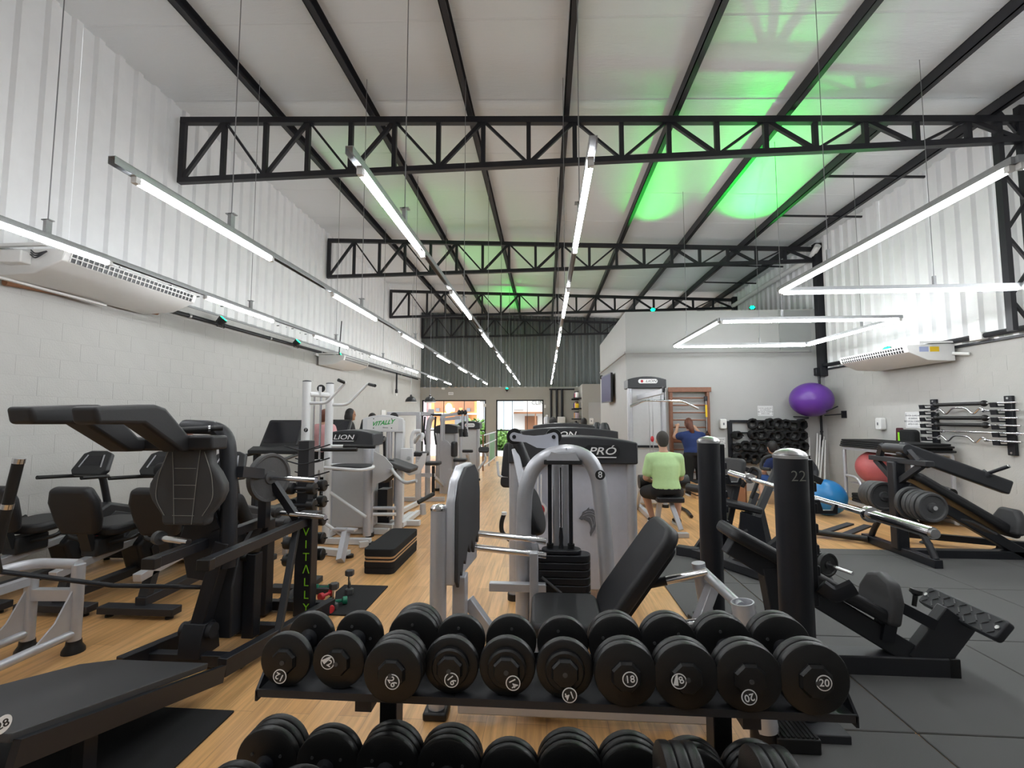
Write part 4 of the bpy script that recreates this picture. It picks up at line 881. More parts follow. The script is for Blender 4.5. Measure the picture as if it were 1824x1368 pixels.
# black padded seat and white bracket beside the third machine
bs = thing('padded_seat', 'black padded machine seat with white bracket left of the PRÓ machine', 'seat', P(905, 1010, Y=4.6) * 1.0)
bs.location.z = 0
part('pad', MB().prism(rrect(0.16, 0.46, 0.05, 4), P(909, 828, Y=4.9), X_, V((0.08, 0.1, 1)), 0.10), 'leather', bs, bev=0.02, seg=3)
part('bracket', MB().tube([P(886, 822, Y=4.8), P(888, 848, Y=4.8), P(905, 850, Y=4.8)], 0.012, 8, bend=0.03), 'white', bs)
part('stand', MB().bar(P(914, 850, Y=4.9), V((P(914, 850, Y=4.9).x, 4.9, 0.0)), 0.07, 0.07, (0, 1, 0)), 'silver', bs)
part('grip', MB().tube([P(898, 915, Y=4.6), P(893, 930, Y=4.6), P(893, 948, Y=4.6), P(908, 962, Y=4.6)], 0.022, 10, bend=0.05), 'rub', bs)
part('grip_end', MB().cyl(P(898, 912, Y=4.6), P(898, 917, Y=4.6), 0.026, seg=14), 'wplastic', bs)
# ================================================================ PULL UP MACHINE 7
pu = thing('pull_up_machine', 'white assisted pull up machine with angled grips, marked 7', 'machine', (-2.4, 5.3, 0))
yL, yR = 5.15, 5.5
tL, tR = P(547, 680, Y=yL), P(588, 684, Y=yR)
for k, q in enumerate((tL, tR)):
    o_ = part('post', MB().cyl((q.x, q.y, 0.03), q, 0.046, seg=20), 'white', pu); part('post_cap', MB().lathe([(0.048, 0), (0.046, 0.01), (0.02, 0.018)], q, Z_, 20), 'dplastic', o_)
    if k == 0:
        n7 = P(545, 766, Y=yL - 0.05); part('number_disc', MB().lathe([(0.024, 0), (0.024, 0.003), (0.001, 0.003)], n7, -Y_, 20), 'dprint', o_); text('number', '7', 'wpaint', o_, n7 - Y_ * 0.004, X_, Z_, 0.04, bold=0.01)
part('cross_tube', MB().cyl(P(550, 702, Y=yL), P(588, 704, Y=yR), 0.03, seg=14), 'white', pu)
pc7 = P(572, 692, Y=5.3); part('pulley', MB().lathe([(0.01, -0.012), (0.044, -0.012), (0.04, 0), (0.044, 0.012), (0.01, 0.012)], pc7, (0.2, -1, 0), 24), 'rub', pu); part('pulley_bracket', MB().box(pc7 + V((0.0, -0.02, -0.03)), (0.03, 0.012, 0.10)), 'white', pu)
for px in (560, 572): a = P(px, 706, Y=5.35); part('guide_rod', MB().cyl((a.x, a.y, 0.2), a, 0.012, seg=10), 'chrome', pu)
for a, c, g in (([(549, 718), (582, 718), (615, 682)], (603, 677), yL), ([(590, 721), (619, 721), (655, 684)], (668, 687), yR)):
    pts = [P(*q, Y=g - 0.0) for q in a]; e = P(*c, Y=g - 0.12)
    part('grip_arm', MB().tube(pts + [pts[-1].lerp(e, 0.3)], 0.017, 12, bend=0.06), 'white', pu); part('grip', MB().cyl(pts[-1].lerp(e, 0.2), e, 0.019, seg=12), 'rub', pu)
for a, b_, c, g in (((549, 801), (572, 801), (636, 801), yL), ((588, 795), (612, 795), (668, 796), yR)):
    part('dip_bar', MB().cyl(P(*a, Y=g), P(*b_, Y=g), 0.02, seg=12), 'white', pu); part('dip_grip', MB().cyl(P(*b_, Y=g), P(*c, Y=g), 0.021, seg=12), 'rub', pu)
part('carriage_plate', MB().prism([(-0.05, -0.10), (-0.02, -0.10), (-0.012, -0.02), (0.012, -0.02), (0.02, -0.10), (0.05, -0.10), (0.055, 0.10), (-0.055, 0.10)], P(569, 834, Y=5.28), X_, Z_, 0.012), 'white', pu)
kp = P(628, 832, Y=5.35)
part('knee_pad', MB().prism(rrect(0.46, 0.30, 0.12, 6), kp - Z_ * 0.03, X_, Y_, 0.06), 'leather', pu, bev=0.02, seg=3)
part('knee_frame', MB().tube([P(578, 833, Y=5.2), P(645, 838, Y=5.15), P(668, 832, Y=5.3), P(655, 828, Y=5.55), P(590, 828, Y=5.5)], 0.018, 12, bend=0.1), 'white', pu)
for a, c, r in (((588, 877, 5.5), (652, 921, 5.5), 0.018), ((568, 925, 5.2), (612, 955, 5.1), 0.018)): part('brace_tube', MB().cyl(P(a[0], a[1], Y=a[2]), P(c[0], c[1], Y=c[2]), r, seg=12), 'white', pu)
part('footplate', MB().bar(P(596, 942, Y=5.1), P(634, 944, Y=5.1), 0.10, 0.02), 'silver', pu)
part('foot_column', MB().bar(P(617, 946, Y=5.1), P(606, 1000, Z=0.02), 0.06, 0.08, (0, 1, 0)), 'silver', pu)
for (a, c) in (((tL.x, yL, 0.04), (tR.x + 0.5, yL - 0.15, 0.04)), ((tL.x, yL, 0.04), (tL.x, 6.0, 0.04)), ((tR.x, yR, 0.04), (tR.x + 0.55, yR, 0.04)), ((tL.x, 6.0, 0.04), (tR.x + 0.6, 6.0, 0.04))): part('base_rail', MB().bar(a, c, 0.07, 0.07), 'white', pu, bev=0.006)
for q in ((tL.x, yL), (tR.x + 0.5, yL - 0.15), (tR.x + 0.55, yR)): part('foot', MB().cyl((q[0], q[1], 0), (q[0], q[1], 0.03), 0.05, seg=14), 'rub', pu)
xa, xb = P(578, 900, Y=5.85).x, P(664, 900, Y=5.85).x
hd, yf = shroud(pu, (xa + xb) / 2, 5.88, xb - xa, 0.28, 0.10, 1.345, 0.205, m='lpanel')
logo_plate(hd, 'LION', P(612, 779, Y=yf - 0.008), 0.34, 0.10, 0.085)
# cam plate and pad at its right (separate leg machine in front of the VITALLY column)
lm = thing('leg_curl_machine', 'silver leg curl machine with round cam plate and black pads', 'machine', (-2.0, 6.0, 0))
cpl = P(683, 838, Y=5.75)
part('cam_plate', MB().prism([(-0.12, 0.24), (0.02, 0.17), (0.12, 0.06), (0.12, -0.05), (0.03, -0.12), (-0.07, -0.16), (-0.13, -0.28), (-0.13, -0.1)], cpl, X_, Z_, 0.02), 'lpanel', lm)
part('cam_axle', MB().cyl(cpl + V((0.07, -0.03, 0)), cpl + V((0.07, 0.12, 0)), 0.03, seg=16), 'silver', lm)
part('roller_pad', MB().lathe([(0.05, -0.05), (0.15, -0.04), (0.16, 0), (0.15, 0.04), (0.05, 0.05)], P(688, 838, Y=5.9), (-0.8, 0.4, 0.2), 22), 'leather', lm)
part('column', MB().cyl((P(655, 900, Y=5.8).x, 5.8, 0.03), P(655, 800, Y=5.8), 0.05, seg=16), 'silver', lm)
part('seat_pad', MB().prism(rrect(0.34, 0.40, 0.05, 4), P(715, 833, Y=6.0), V((1, 0.1, -0.35)), Y_, 0.06), 'leather2', lm, bev=0.015, seg=3)
part('weight_stack', MB().span(P(672, 922, Y=6.0), P(699, 868, Y=6.2)), 'steel', lm)
part('curved_arm', MB().tube([P(697, 835, Y=5.7), P(708, 850, Y=5.7), P(722, 861, Y=5.65), P(742, 856, Y=5.6)], 0.022, 12, bend=0.06), 'lpanel', lm)
part('chrome_bar', MB().cyl(P(665, 905, Y=5.8), P(705, 905, Y=5.8), 0.022, seg=12), 'silver', lm); part('chrome_bar', MB().cyl(P(665, 916, Y=5.8), P(705, 916, Y=5.8), 0.022, seg=12), 'white', lm)
part('front_leg', MB().cyl((P(710, 900, Y=5.9).x, 5.9, 0.0), P(710, 838, Y=5.9), 0.05, seg=16), 'silver', lm)
for a, c in (((656, 968), (640, 970)), ((655, 935), (700, 938)), ((715, 910), (745, 895)), ((715, 935), (745, 912))): part('base_rail', MB().bar(P(*a, Z=0.05), P(*c, Z=0.05), 0.06, 0.06), 'white', lm)
part('roller_grip', MB().cyl(P(745, 895, Y=6.4), P(772, 880, Y=6.6), 0.03, seg=12), 'rub', lm)
part('rubber_foot', MB().lathe([(0.055, 0), (0.05, 0.06), (0.045, 0.16)], P(753, 916, Z=0), Z_, 16), 'silver', lm)
# ================================================================ WHITE VITALLY MACHINE
vm = thing('vitally_machine', 'white weight machine with green VITALLY logo on its arched sign', 'machine', (-2.2, 6.5, 0))
yv = 6.5
xl_, xr_ = P(655, 800, Y=yv).x, P(713, 800, Y=yv).x
for x in (xl_, xr_): part('column', MB().span((x - 0.055, yv - 0.05, 0.02), (x + 0.055, yv + 0.05, 1.46)), 'white', vm, bev=0.012)
wv = xr_ - xl_
sg = part('sign_panel', MB().prism(hood_poly(wv + 0.11, 0.24, 0.055), ((xl_ + xr_) / 2, yv - 0.04, 1.30), X_, Z_, 0.03), 'white', vm, bev=0.005)
part('sign_face', MB().prism(hood_poly(wv - 0.03, 0.19, 0.03), ((xl_ + xr_) / 2 , yv - 0.07, 1.32), X_, Z_, 0.004), 'wplastic', sg)
text('logo', 'VITALLY', 'logog', sg, ((xl_ + xr_) / 2, yv - 0.076, 1.425), V((1, 0, 0.12)), Z_, 0.082, shear=0.4, bold=0.025, sx=1.05); text('subtitle', 'fitness', 'gprint', sg, ((xl_ + xr_) / 2 + 0.04, yv - 0.076, 1.362), X_, Z_, 0.03, shear=0.2)
for q in ((-1, -1), (-1, 1), (1, -1), (1, 1)): part('rivet', MB().cyl(((xl_ + xr_) / 2 + q[0] * 0.13, yv - 0.08, 1.42 + q[1] * 0.065), ((xl_ + xr_) / 2 + q[0] * 0.13, yv - 0.073, 1.42 + q[1] * 0.065), 0.008, seg=8), 'iron', sg)
for px in (675, 690, 698, 704): a = P(px, 765, Y=yv); part('guide_rod', MB().cyl((a.x, yv, 0.3), a, 0.012, seg=10), 'silver', vm)
part('weight_stack', MB().span((xl_ + 0.10, yv - 0.08, 0.05), (xr_ - 0.12, yv + 0.08, 0.62)), 'steel', vm)
part('hinge_block', MB().prism([(-0.08, -0.16), (0.09, -0.10), (0.09, 0.13), (-0.08, 0.13)], P(726, 815, Y=yv - 0.05), X_, Z_, 0.08), 'white', vm, bev=0.006); part('hinge_bolt', MB().cyl(P(728, 816, Y=yv - 0.15), P(728, 816, Y=yv - 0.02), 0.026, seg=14), 'bsteel', vm)
part('fly_arm', MB().tube([P(735, 812, Y=yv), P(733, 780, Y=yv), P(738, 768, Y=yv), P(749, 768, Y=yv)], 0.03, 12, bend=0.1), 'white', vm); part('fly_arm', MB().tube([P(738, 788, Y=yv + 0.2), P(748, 774, Y=yv + 0.1), P(754, 774, Y=yv), P(750, 785, Y=yv)], 0.028, 12, bend=0.06), 'white', vm)
part('fly_seat', MB().prism(rrect(0.28, 0.24, 0.05, 4), P(745, 812, Y=yv + 0.1), X_, Y_, 0.06), 'leather', vm, bev=0.015)
part('crescent_plate', MB().prism([(-0.18, -0.07), (-0.08, -0.13), (0.06, -0.10), (0.14, 0.04), (0.16, 0.18), (0.10, 0.18), (0.04, 0.06), (-0.06, 0.0)], P(740, 830, Y=yv), X_, Z_, 0.02), 'white', vm)
part('base_rail', MB().bar((xl_, yv, 0.04), (xr_ + 0.3, yv, 0.04), 0.08, 0.07), 'white', vm, bev=0.006); part('base_rail', MB().bar((xr_, yv - 0.3, 0.04), (xr_, yv + 0.6, 0.04), 0.08, 0.07), 'white', vm, bev=0.006)
# ================================================================ CABLE STATION and far machines
cs_ = thing('cable_station', 'silver cable station frame with crossbeam behind the white machine', 'machine', (-2.5, 8.6, 0))
yc = 8.6
for px in (694, 746): a = P(px, 734, Y=yc); part('post', MB().span((a.x - 0.04, yc - 0.04, 0.0), (a.x + 0.04, yc + 0.04, a.z)), 'silver', cs_, bev=0.008)
part('crossbeam', MB().bar(P(690, 737, Y=yc), P(768, 737, Y=yc), 0.06, 0.07), 'silver', cs_, bev=0.006)
part('pulley', MB().lathe([(0.01, -0.02), (0.075, -0.02), (0.065, 0), (0.075, 0.02), (0.01, 0.02)], P(702, 742, Y=yc - 0.1), Y_, 24), 'dplastic', cs_)
part('head_block', MB().box(P(768, 733, Y=yc), (0.10, 0.08, 0.09)), 'silver', cs_, bev=0.006)
part('yoke', MB().bar(P(752, 739, Y=yc), P(786, 739, Y=yc), 0.05, 0.04), 'steel', cs_)
part('column', MB().tube([(P(762, 860, Y=yc).x, yc, 0.02), P(762, 768, Y=yc), P(766, 748, Y=yc), P(772, 742, Y=yc)], 0.05, 14, bend=0.1), 'silver', cs_)
for dx in (757, 776): part('strap_handle', MB().tube([P(dx, 742, Y=yc - 0.1), P(dx - 2, 770, Y=yc - 0.1), P(dx + 1, 792, Y=yc - 0.1)], 0.018, 8, bend=0.05), 'rub', cs_)
part('base_rail', MB().bar(P(690, 889, Z=0.04), P(792, 889, Z=0.04), 0.07, 0.07), 'silver', cs_)
part('base_post', MB().span((P(745, 880, Y=8.2).x - 0.04, 8.16, 0), (P(745, 880, Y=8.2).x + 0.04, 8.24, 0.75)), 'silver', cs_)
part('seat', MB().prism(rrect(0.26, 0.28, 0.05, 4), P(772, 828, Y=8.4), X_, Y_, 0.06), 'leather', cs_, bev=0.015); part('seat_post', MB().cyl((P(772, 860, Y=8.4).x, 8.4, 0.10), P(772, 830, Y=8.4), 0.03, seg=12), 'steel', cs_)
part('seat_brace', MB().bar(P(774, 850, Y=8.4), P(795, 870, Z=0.04), 0.05, 0.05), 'silver', cs_); part('seat_beam', MB().bar(P(748, 846, Y=8.4), P(775, 846, Y=8.4), 0.05, 0.06), 'silver', cs_)
def far_machine(px0, px1, Y, ztop, label, badge=None):
    t = thing('cable_machine', label, 'machine', (0, 0, 0)); x0, x1 = P(px0, 800, Y=Y).x, P(px1, 800, Y=Y).x
    t.location = ((x0 + x1) / 2, Y, 0)
    hd, yf = shroud(t, (x0 + x1) / 2, Y, x1 - x0, 0.30, 0.06, ztop, 0.19, m='lpanel')
    if badge:
        part('badge', MB().prism(rrect(0.24, 0.09, 0.04, 5), ((x0 + x1) / 2 + 0.02, yf - 0.006, ztop - 0.10), X_, Z_, 0.006), 'wpaint', hd); text('badge_name', 'LION', 'dprint', hd, ((x0 + x1) / 2 + 0.05, yf - 0.0135, ztop - 0.10), X_, Z_, 0.05, shear=0.2, sx=1.2); part('badge_mark', MB().lathe([(0.022, 0), (0.022, 0.002), (0.001, 0.002)], ((x0 + x1) / 2 - 0.06, yf - 0.0125, ztop - 0.10), -Y_, 14), 'redp', hd)
    return t
fm1 = far_machine(776, 816, 9.6, 1.37, 'silver weight tower with plain black hood beyond the cable station')
fm2 = far_machine(817, 855, 11.2, 1.42, 'silver weight tower with white badge, farther along the left of the aisle', True)
pm_ = thing('pec_deck', 'silver pec deck with hanging arms left of the aisle', 'machine', (-2.2, 9.3, 0))
for a, c in (((784, 748), (820, 744)), ((784, 741), (828, 735))): part('top_arm', MB().bar(P(*a, Y=9.3), P(*c, Y=9.3), 0.06, 0.06), 'silver', pm_)
part('post', MB().span(V((P(788, 800, Y=9.3).x - 0.04, 9.26, 0)), V((P(788, 800, Y=9.3).x + 0.04, 9.34, 1.52))), 'silver', pm_)
part('swing_arm', MB().tube([P(787, 745, Y=9.2), P(787, 785, Y=9.2)], 0.018, 8), 'silver', pm_)
for px in (824, 832): part('hanging_arm', MB().tube([P(px, 738, Y=9.0), P(px, 770, Y=9.0)], 0.02, 8), 'silver', pm_); part('arm_pad', MB().tube([P(px - 3, 764, Y=9.0), P(px - 2, 778, Y=9.0)], 0.045, 10), 'leather', pm_)
for px in (818, 823, 829): part('knob', MB().lathe([(0.02, 0), (0.04, 0.03), (0.03, 0.08), (0.01, 0.10)], P(px, 739, Y=9.1), Z_, 10), 'rub', pm_)
part('back_pad', MB().prism(rrect(0.16, 0.30, 0.04, 4), P(806, 800, Y=9.2), V((0.3, 1, 0)), Z_, 0.08), 'leather', pm_, bev=0.02)
part('frame_plate', MB().prism([(-0.1, -0.9), (0.06, -0.9), (0.06, 0.05), (-0.02, 0.15), (-0.1, 0.2)], P(800, 800, Y=9.25), X_, Z_, 0.03), 'silver', pm_)
part('seat', MB().prism(rrect(0.26, 0.26, 0.05, 4), P(820, 822, Y=9.2), X_, Y_, 0.06), 'leather', pm_, bev=0.015); part('seat_post', MB().cyl((P(820, 850, Y=9.2).x, 9.2, 0.02), P(820, 826, Y=9.2), 0.03, seg=12), 'silver', pm_)
part('foot_rail', MB().bar(P(800, 836, Y=9.2), P(838, 848, Z=0.03), 0.05, 0.05), 'silver', pm_)
st_ = thing('row_machine', 'low rowing seat with chrome post right of the badge tower', 'machine', (-1.7, 10.2, 0))
part('post', MB().bar(P(832, 808, Y=10.2), P(838, 838, Z=0.05), 0.05, 0.05, (0, 1, 0)), 'silver', st_); part('seat', MB().prism(rrect(0.24, 0.12, 0.05, 4), P(833, 806, Y=10.2), X_, Y_, 0.06), 'leather', st_, bev=0.015)
part('base', MB().bar(P(815, 845, Z=0.04), P(850, 838, Z=0.04), 0.06, 0.06), 'silver', st_); part('pad', MB().prism(rrect(0.25, 0.14, 0.05, 4), P(862, 802, Y=11.0), X_, V((0, 0.5, 1)), 0.06), 'leather', st_, bev=0.015); part('frame', MB().tube([P(862, 806, Y=11.0), P(866, 818, Y=11.0), P(852, 836, Y=10.9)], 0.03, 10, bend=0.1), 'silver', st_)
# ================================================================ INCLINE BENCH 22 (right foreground)
ib = thing('incline_bench', 'black incline bench press station with two thick round posts marked 22', 'bench', (1.7, 3.0, 0))
def post22(px, Y, ztop, num):
    x = P(px, 900, Y=Y).x
    p_ = part('post', MB().cyl((x, Y, 0.05), (x, Y, ztop - 0.02), 0.078, seg=32), 'steel', ib)
    part('post_cap', MB().lathe([(0.080, -0.02), (0.080, -0.005), (0.066, 0.012), (0.04, 0.024), (0.004, 0.03)], (x, Y, ztop - 0.02), Z_, 32), 'bsteel', p_)
    part('hook_rail', MB().span((x + 0.07, Y + 0.02, 0.55), (x + 0.125, Y + 0.06, ztop - 0.05)), 'steel', ib, bev=0.006)
    for k in range(6): part('rail_notch', MB().box((x + 0.13, Y + 0.04, 0.62 + k * 0.105), (0.02, 0.03, 0.05)), 'steel', ib, bev=0.006)
    part('bar_hook', MB().prism([(0.12, -0.035), (0.235, -0.035), (0.24, 0.012), (0.226, 0.014), (0.212, -0.018), (0.165, -0.018), (0.15, 0.035), (0.12, 0.035)], (x, Y + 0.05, 1.045), X_, Z_, 0.022), 'steel', ib)
    part('lower_hook', MB().tube([(x + 0.12, Y - 0.0, 0.66), (x + 0.17, Y - 0.02, 0.62), (x + 0.26, Y - 0.03, 0.67)], 0.022, 8, bend=0.04, flat=1.8), 'steel', ib)
    part('base_foot', MB().span((x - 0.10, Y - 0.16, 0.0), (x + 0.14, Y + 0.16, 0.05)), 'charc', ib, bev=0.006)
    if num: text('number', '22', 'gprint' if False else 'stitch', p_, (x - 0.003, Y - 0.0795, ztop - 0.125), X_, Z_, 0.075, bold=-0.012)
    return x
xn = post22(1411, 2.50, 1.335, True); xf = post22(1265, 3.55, 1.355, False)
part('base_beam', MB().bar((1.05, 3.55, 0.05), (1.30, 2.45, 0.05), 0.08, 0.09), 'charc', ib, bev=0.006)
part('base_beam', MB().bar((1.20, 3.02, 0.06), (2.34, 3.02, 0.06), 0.13, 0.11), 'charc', ib, bev=0.008)
part('end_cap', MB().box((2.34, 3.02, 0.06), (0.06, 0.135, 0.115)), 'rub', ib, bev=0.006)
bd = V((1.17, 0, -0.64)).normalized()
part('spine_beam', MB().bar((1.12, 3.02, 0.73), (2.20, 3.02, 0.075), 0.09, 0.12), 'charc', ib, bev=0.008)
part('riser', MB().bar((1.42, 3.02, 0.06), (1.34, 3.02, 0.60), 0.08, 0.10, (0, 1, 0)), 'charc', ib, bev=0.006)
part('back_pad', MB().prism(rrect(1.02, 0.30, 0.05, 4, 0.51, 0), (1.08, 3.02, 0.79), bd, Y_, 0.075), 'leather', ib, bev=0.026, seg=4)
part('seat_pad', MB().prism([(-0.15, 0), (0.15, 0), (0.15, 0.14), (0.10, 0.235), (0.0, 0.265), (-0.10, 0.235), (-0.15, 0.14)], (1.92, 3.0, 0.33), Y_, V((0.20, 0, 1)), 0.075), 'leather2', ib, bev=0.025, seg=4)
part('seat_carriage', MB().bar((1.98, 3.0, 0.2), (2.04, 3.0, 0.44), 0.07, 0.09, (0, 1, 0)), 'steel', ib)
part('adjust_rail', MB().bar((2.02, 2.98, 0.42), (2.25, 2.98, 0.30), 0.055, 0.06), 'steel', ib); part('adjust_knob', MB().lathe([(0.012, 0), (0.012, 0.06), (0.032, 0.075), (0.03, 0.095), (0.01, 0.10)], (2.13, 2.95, 0.41), (0.2, 0, 1), 14), 'rub', ib)
part('foot_strut', MB().bar((2.18, 3.0, 0.06), (2.40, 3.0, 0.34), 0.20, 0.07, (0, 1, 0)), 'charc', ib, bev=0.006)
fpn = V((-0.55, 0, 1)).normalized()
fpl = part('footplate', MB().prism(rrect(0.52, 0.125, 0.02, 3), (2.415, 3.0, 0.375), Y_, V((0.65, 0, 0.76)), 0.045, 0.0), 'charc', ib, bev=0.008)
fu, fv = Y_, V((0.65, 0, 0.76)).normalized(); fn = -fu.cross(fv)
for i in range(9):
    for j in range(3):
        c = V((2.415, 3.0, 0.375)) + fu * (-0.22 + 0.055 * i) + fv * (-0.036 + 0.036 * j) + (fn if fn.z > 0 else -fn) * 0.002
        part('tread_bar', MB().bar(c - (fu + fv * (1 if (i + j) % 2 else -1)) * 0.013, c + (fu + fv * (1 if (i + j) % 2 else -1)) * 0.013, 0.007, 0.004), 'iron', fpl)
for s in (-1, 1): part('bolt', MB().lathe([(0.012, 0), (0.011, 0.006), (0.002, 0.008)], V((2.415, 3.0 + s * 0.235, 0.377)), fn if fn.z > 0 else -fn, 12), 'bsteel', fpl)
# barbell on the hooks
bz, bX = 1.045, P(1441, 900, Y=2.55).x + 0.06
bX = 1.525
bb = thing('barbell', 'chrome barbell resting on the hooks of the incline bench', 'barbell', (bX, 3.0, bz))
part('shaft', MB().cyl((bX, 2.35, bz), (bX, 3.66, bz), 0.0145, seg=16), 'chrome', bb)
for y0, y1 in ((2.35, 1.99), (3.66, 4.02)):
    part('sleeve', MB().cyl((bX, y0, bz), (bX, y1, bz), 0.0235, seg=18), 'chrome', bb); part('collar', MB().lathe([(0.02, -0.018), (0.036, -0.016), (0.038, 0), (0.036, 0.016), (0.02, 0.018)], (bX, y0, bz), Y_, 20), 'chrome', bb)
    part('sleeve_end', MB().cyl((bX, y1, bz), (bX, y1 + (0.012 if y1 > y0 else -0.012), bz), 0.019, seg=16), 'bsteel', bb)
# black ridged step by the post
sb = thing('post_step', 'black ridged rubber foot block on the rubber floor beside the dumbbell rack', 'foot block', P(1410, 1330, Z=0.012))
q = P(1410, 1318, Z=0.03)
part('block', MB().box((q.x, q.y + 0.03, 0.045), (0.19, 0.20, 0.065)), 'rub', sb, bev=0.006)
for k in range(9): part('ridge', MB().box((q.x - 0.08 + 0.02 * k, q.y + 0.03, 0.081), (0.010, 0.19, 0.008)), 'rub', sb)
# ================================================================ BLACK PLATE LOADED ROW MACHINE (middle right)
rm = thing('row_machine', 'black plate loaded seated machine behind the thick posts', 'machine', (2.1, 5.2, 0))
Yr = 5.4
def R_(a, c, w_, h, y0=Yr, y1=None, m='charc', name='frame_bar'): return part(name, MB().bar(P(*a, Y=y0), P(*c, Y=y1 if y1 else y0), w_, h, (0, 1, 0)), m, rm, bev=0.005)
R_((1318, 835), (1296, 940), 0.06, 0.07); R_((1346, 878), (1300, 1010), 0.06, 0.07, 5.4, 5.2); R_((1352, 905), (1372, 990), 0.08, 0.08, 5.7, 5.6)
R_((1390, 960), (1342, 1000), 0.07, 0.07, 5.0); R_((1300, 1005), (1348, 985), 0.10, 0.08, 5.0); R_((1322, 833), (1352, 845), 0.05, 0.06); R_((1400, 800), (1345, 925), 0.07, 0.07, 5.8, 5.4)
part('base_beam', MB().bar(P(1206, 979, Z=0.06), P(1245, 985, Z=0.06), 0.10, 0.10), 'charc', rm, bev=0.01)
part('base_beam', MB().bar(P(1232, 983, Z=0.06), P(1420, 1045, Z=0.06), 0.08, 0.08), 'charc', rm, bev=0.006)
part('base_beam', MB().bar(P(1290, 955, Z=0.06), P(1470, 1040, Z=0.06), 0.08, 0.08), 'charc', rm, bev=0.006)
R_((1270, 935), (1236, 985), 0.06, 0.06, 5.5)
part('chest_pad', MB().prism(rrect(0.26, 0.30, 0.05, 4), P(1308, 841, Y=5.35), V((0.6, -0.8, 0)), V((0.18, 0, 1)), 0.08), 'leather2', rm, bev=0.02, seg=3)
part('pad_plate', MB().prism(rrect(0.20, 0.24, 0.03, 4), P(1290, 866, Y=5.5), V((0.8, -0.5, 0)), V((0.1, 0, 1)), 0.04), 'leather2', rm, bev=0.01)
part('seat_pad', MB().prism(rrect(0.42, 0.28, 0.06, 4), P(1312, 905, Y=5.2), V((1, -0.2, -0.2)), Y_, 0.07), 'leather', rm, bev=0.02, seg=3)
sp_ = part('seat_post', MB().bar(P(1330, 912, Y=5.1), P(1318, 985, Y=5.1), 0.10, 0.04, (0, 1, 0)), 'steel', rm, bev=0.004)
for k in range(5): part('adjust_hole', MB().cyl(P(1326 - k * 1.5, 925 + k * 9, Y=5.055), P(1326 - k * 1.5, 925 + k * 9, Y=5.07), 0.009, seg=8), 'bsteel', sp_)
part('side_plate', MB().prism([(0, 0), (0.2, -0.05), (0.24, -0.30), (0.05, -0.36), (-0.02, -0.2)], P(1318, 912, Y=5.0), X_, Z_, 0.02), 'steel', rm)
part('handle_loop', MB().tube([P(1322, 868, Y=5.3), P(1340, 832, Y=5.3), P(1354, 840, Y=5.25), P(1350, 858, Y=5.2), P(1338, 888, Y=5.2)], 0.02, 10, bend=0.06), 'rub', rm)
part('handle_loop', MB().tube([P(1376, 812, Y=5.7), P(1360, 815, Y=5.7), P(1354, 835, Y=5.7), P(1372, 836, Y=5.6)], 0.02, 10, bend=0.06), 'rub', rm)
part('roller', MB().cyl(P(1226, 868, Y=6.0), P(1250, 872, Y=5.8), 0.05, seg=16), 'leather', rm)
part('arm', MB().tube([P(1440, 822, Y=5.7), P(1452, 838, Y=5.7), P(1448, 856, Y=5.65), P(1436, 862, Y=5.6)], 0.045, 12, bend=0.08), 'charc', rm)
part('arm_pad', MB().box(P(1450, 852, Y=5.5), (0.16, 0.08, 0.07), (0, 0.5, 0)), 'rub', rm, bev=0.01)
pw = P(1466, 1003, Y=4.25)
hx = (P(1519, 1022, Y=4.0) - pw).normalized()
part('weight_horn', MB().cyl(pw - hx * 0.12, P(1519, 1022, Y=4.0), 0.015, seg=14), 'chrome', rm)
part('horn_arm', MB().bar(P(1440, 955, Y=4.6), P(1478, 1042, Y=4.2), 0.06, 0.06, (0, 1, 0)), 'steel', rm)
def plate(label, c, a, r, th, group, m='iron', rim=True):
    c, a = V(c), V(a).normalized(); t = thing('weight_plate', label, 'weight plate', c, group)
    d_ = part('disc', MB().lathe([(0.016, -th * 0.45), (r * 0.78, -th * 0.35), (r * 0.84, -th / 2), (r * 0.97, -th / 2), (r, -th * 0.3), (r, th * 0.3), (r * 0.97, th / 2), (r * 0.84, th / 2), (r * 0.78, th * 0.25), (r * 0.34, th * 0.2), (r * 0.30, th / 2), (0.016, th / 2)], c, a, 36), m, t)
    sx = a.cross(Z_).normalized() if abs(a.z) < 0.9 else X_
    for k in range(3):
        an = math.radians(30 + 120 * k); dd = sx * math.cos(an) + Z_ * math.sin(an)
        part('grip_slot', MB().prism(rrect(r * 0.55, r * 0.20, r * 0.095), c + dd * r * 0.57 + a * (th * 0.2), a.cross(dd), dd, 0.004), 'dprint', d_)
    return t
plate('small black plate on the low horn, outer of two', pw + hx * 0.04, hx, 0.10, 0.035, 'plates on the low horn', 'rub'); plate('small black plate on the low horn, inner of two', pw - hx * 0.02, hx, 0.085, 0.03, 'plates on the low horn', 'rub')
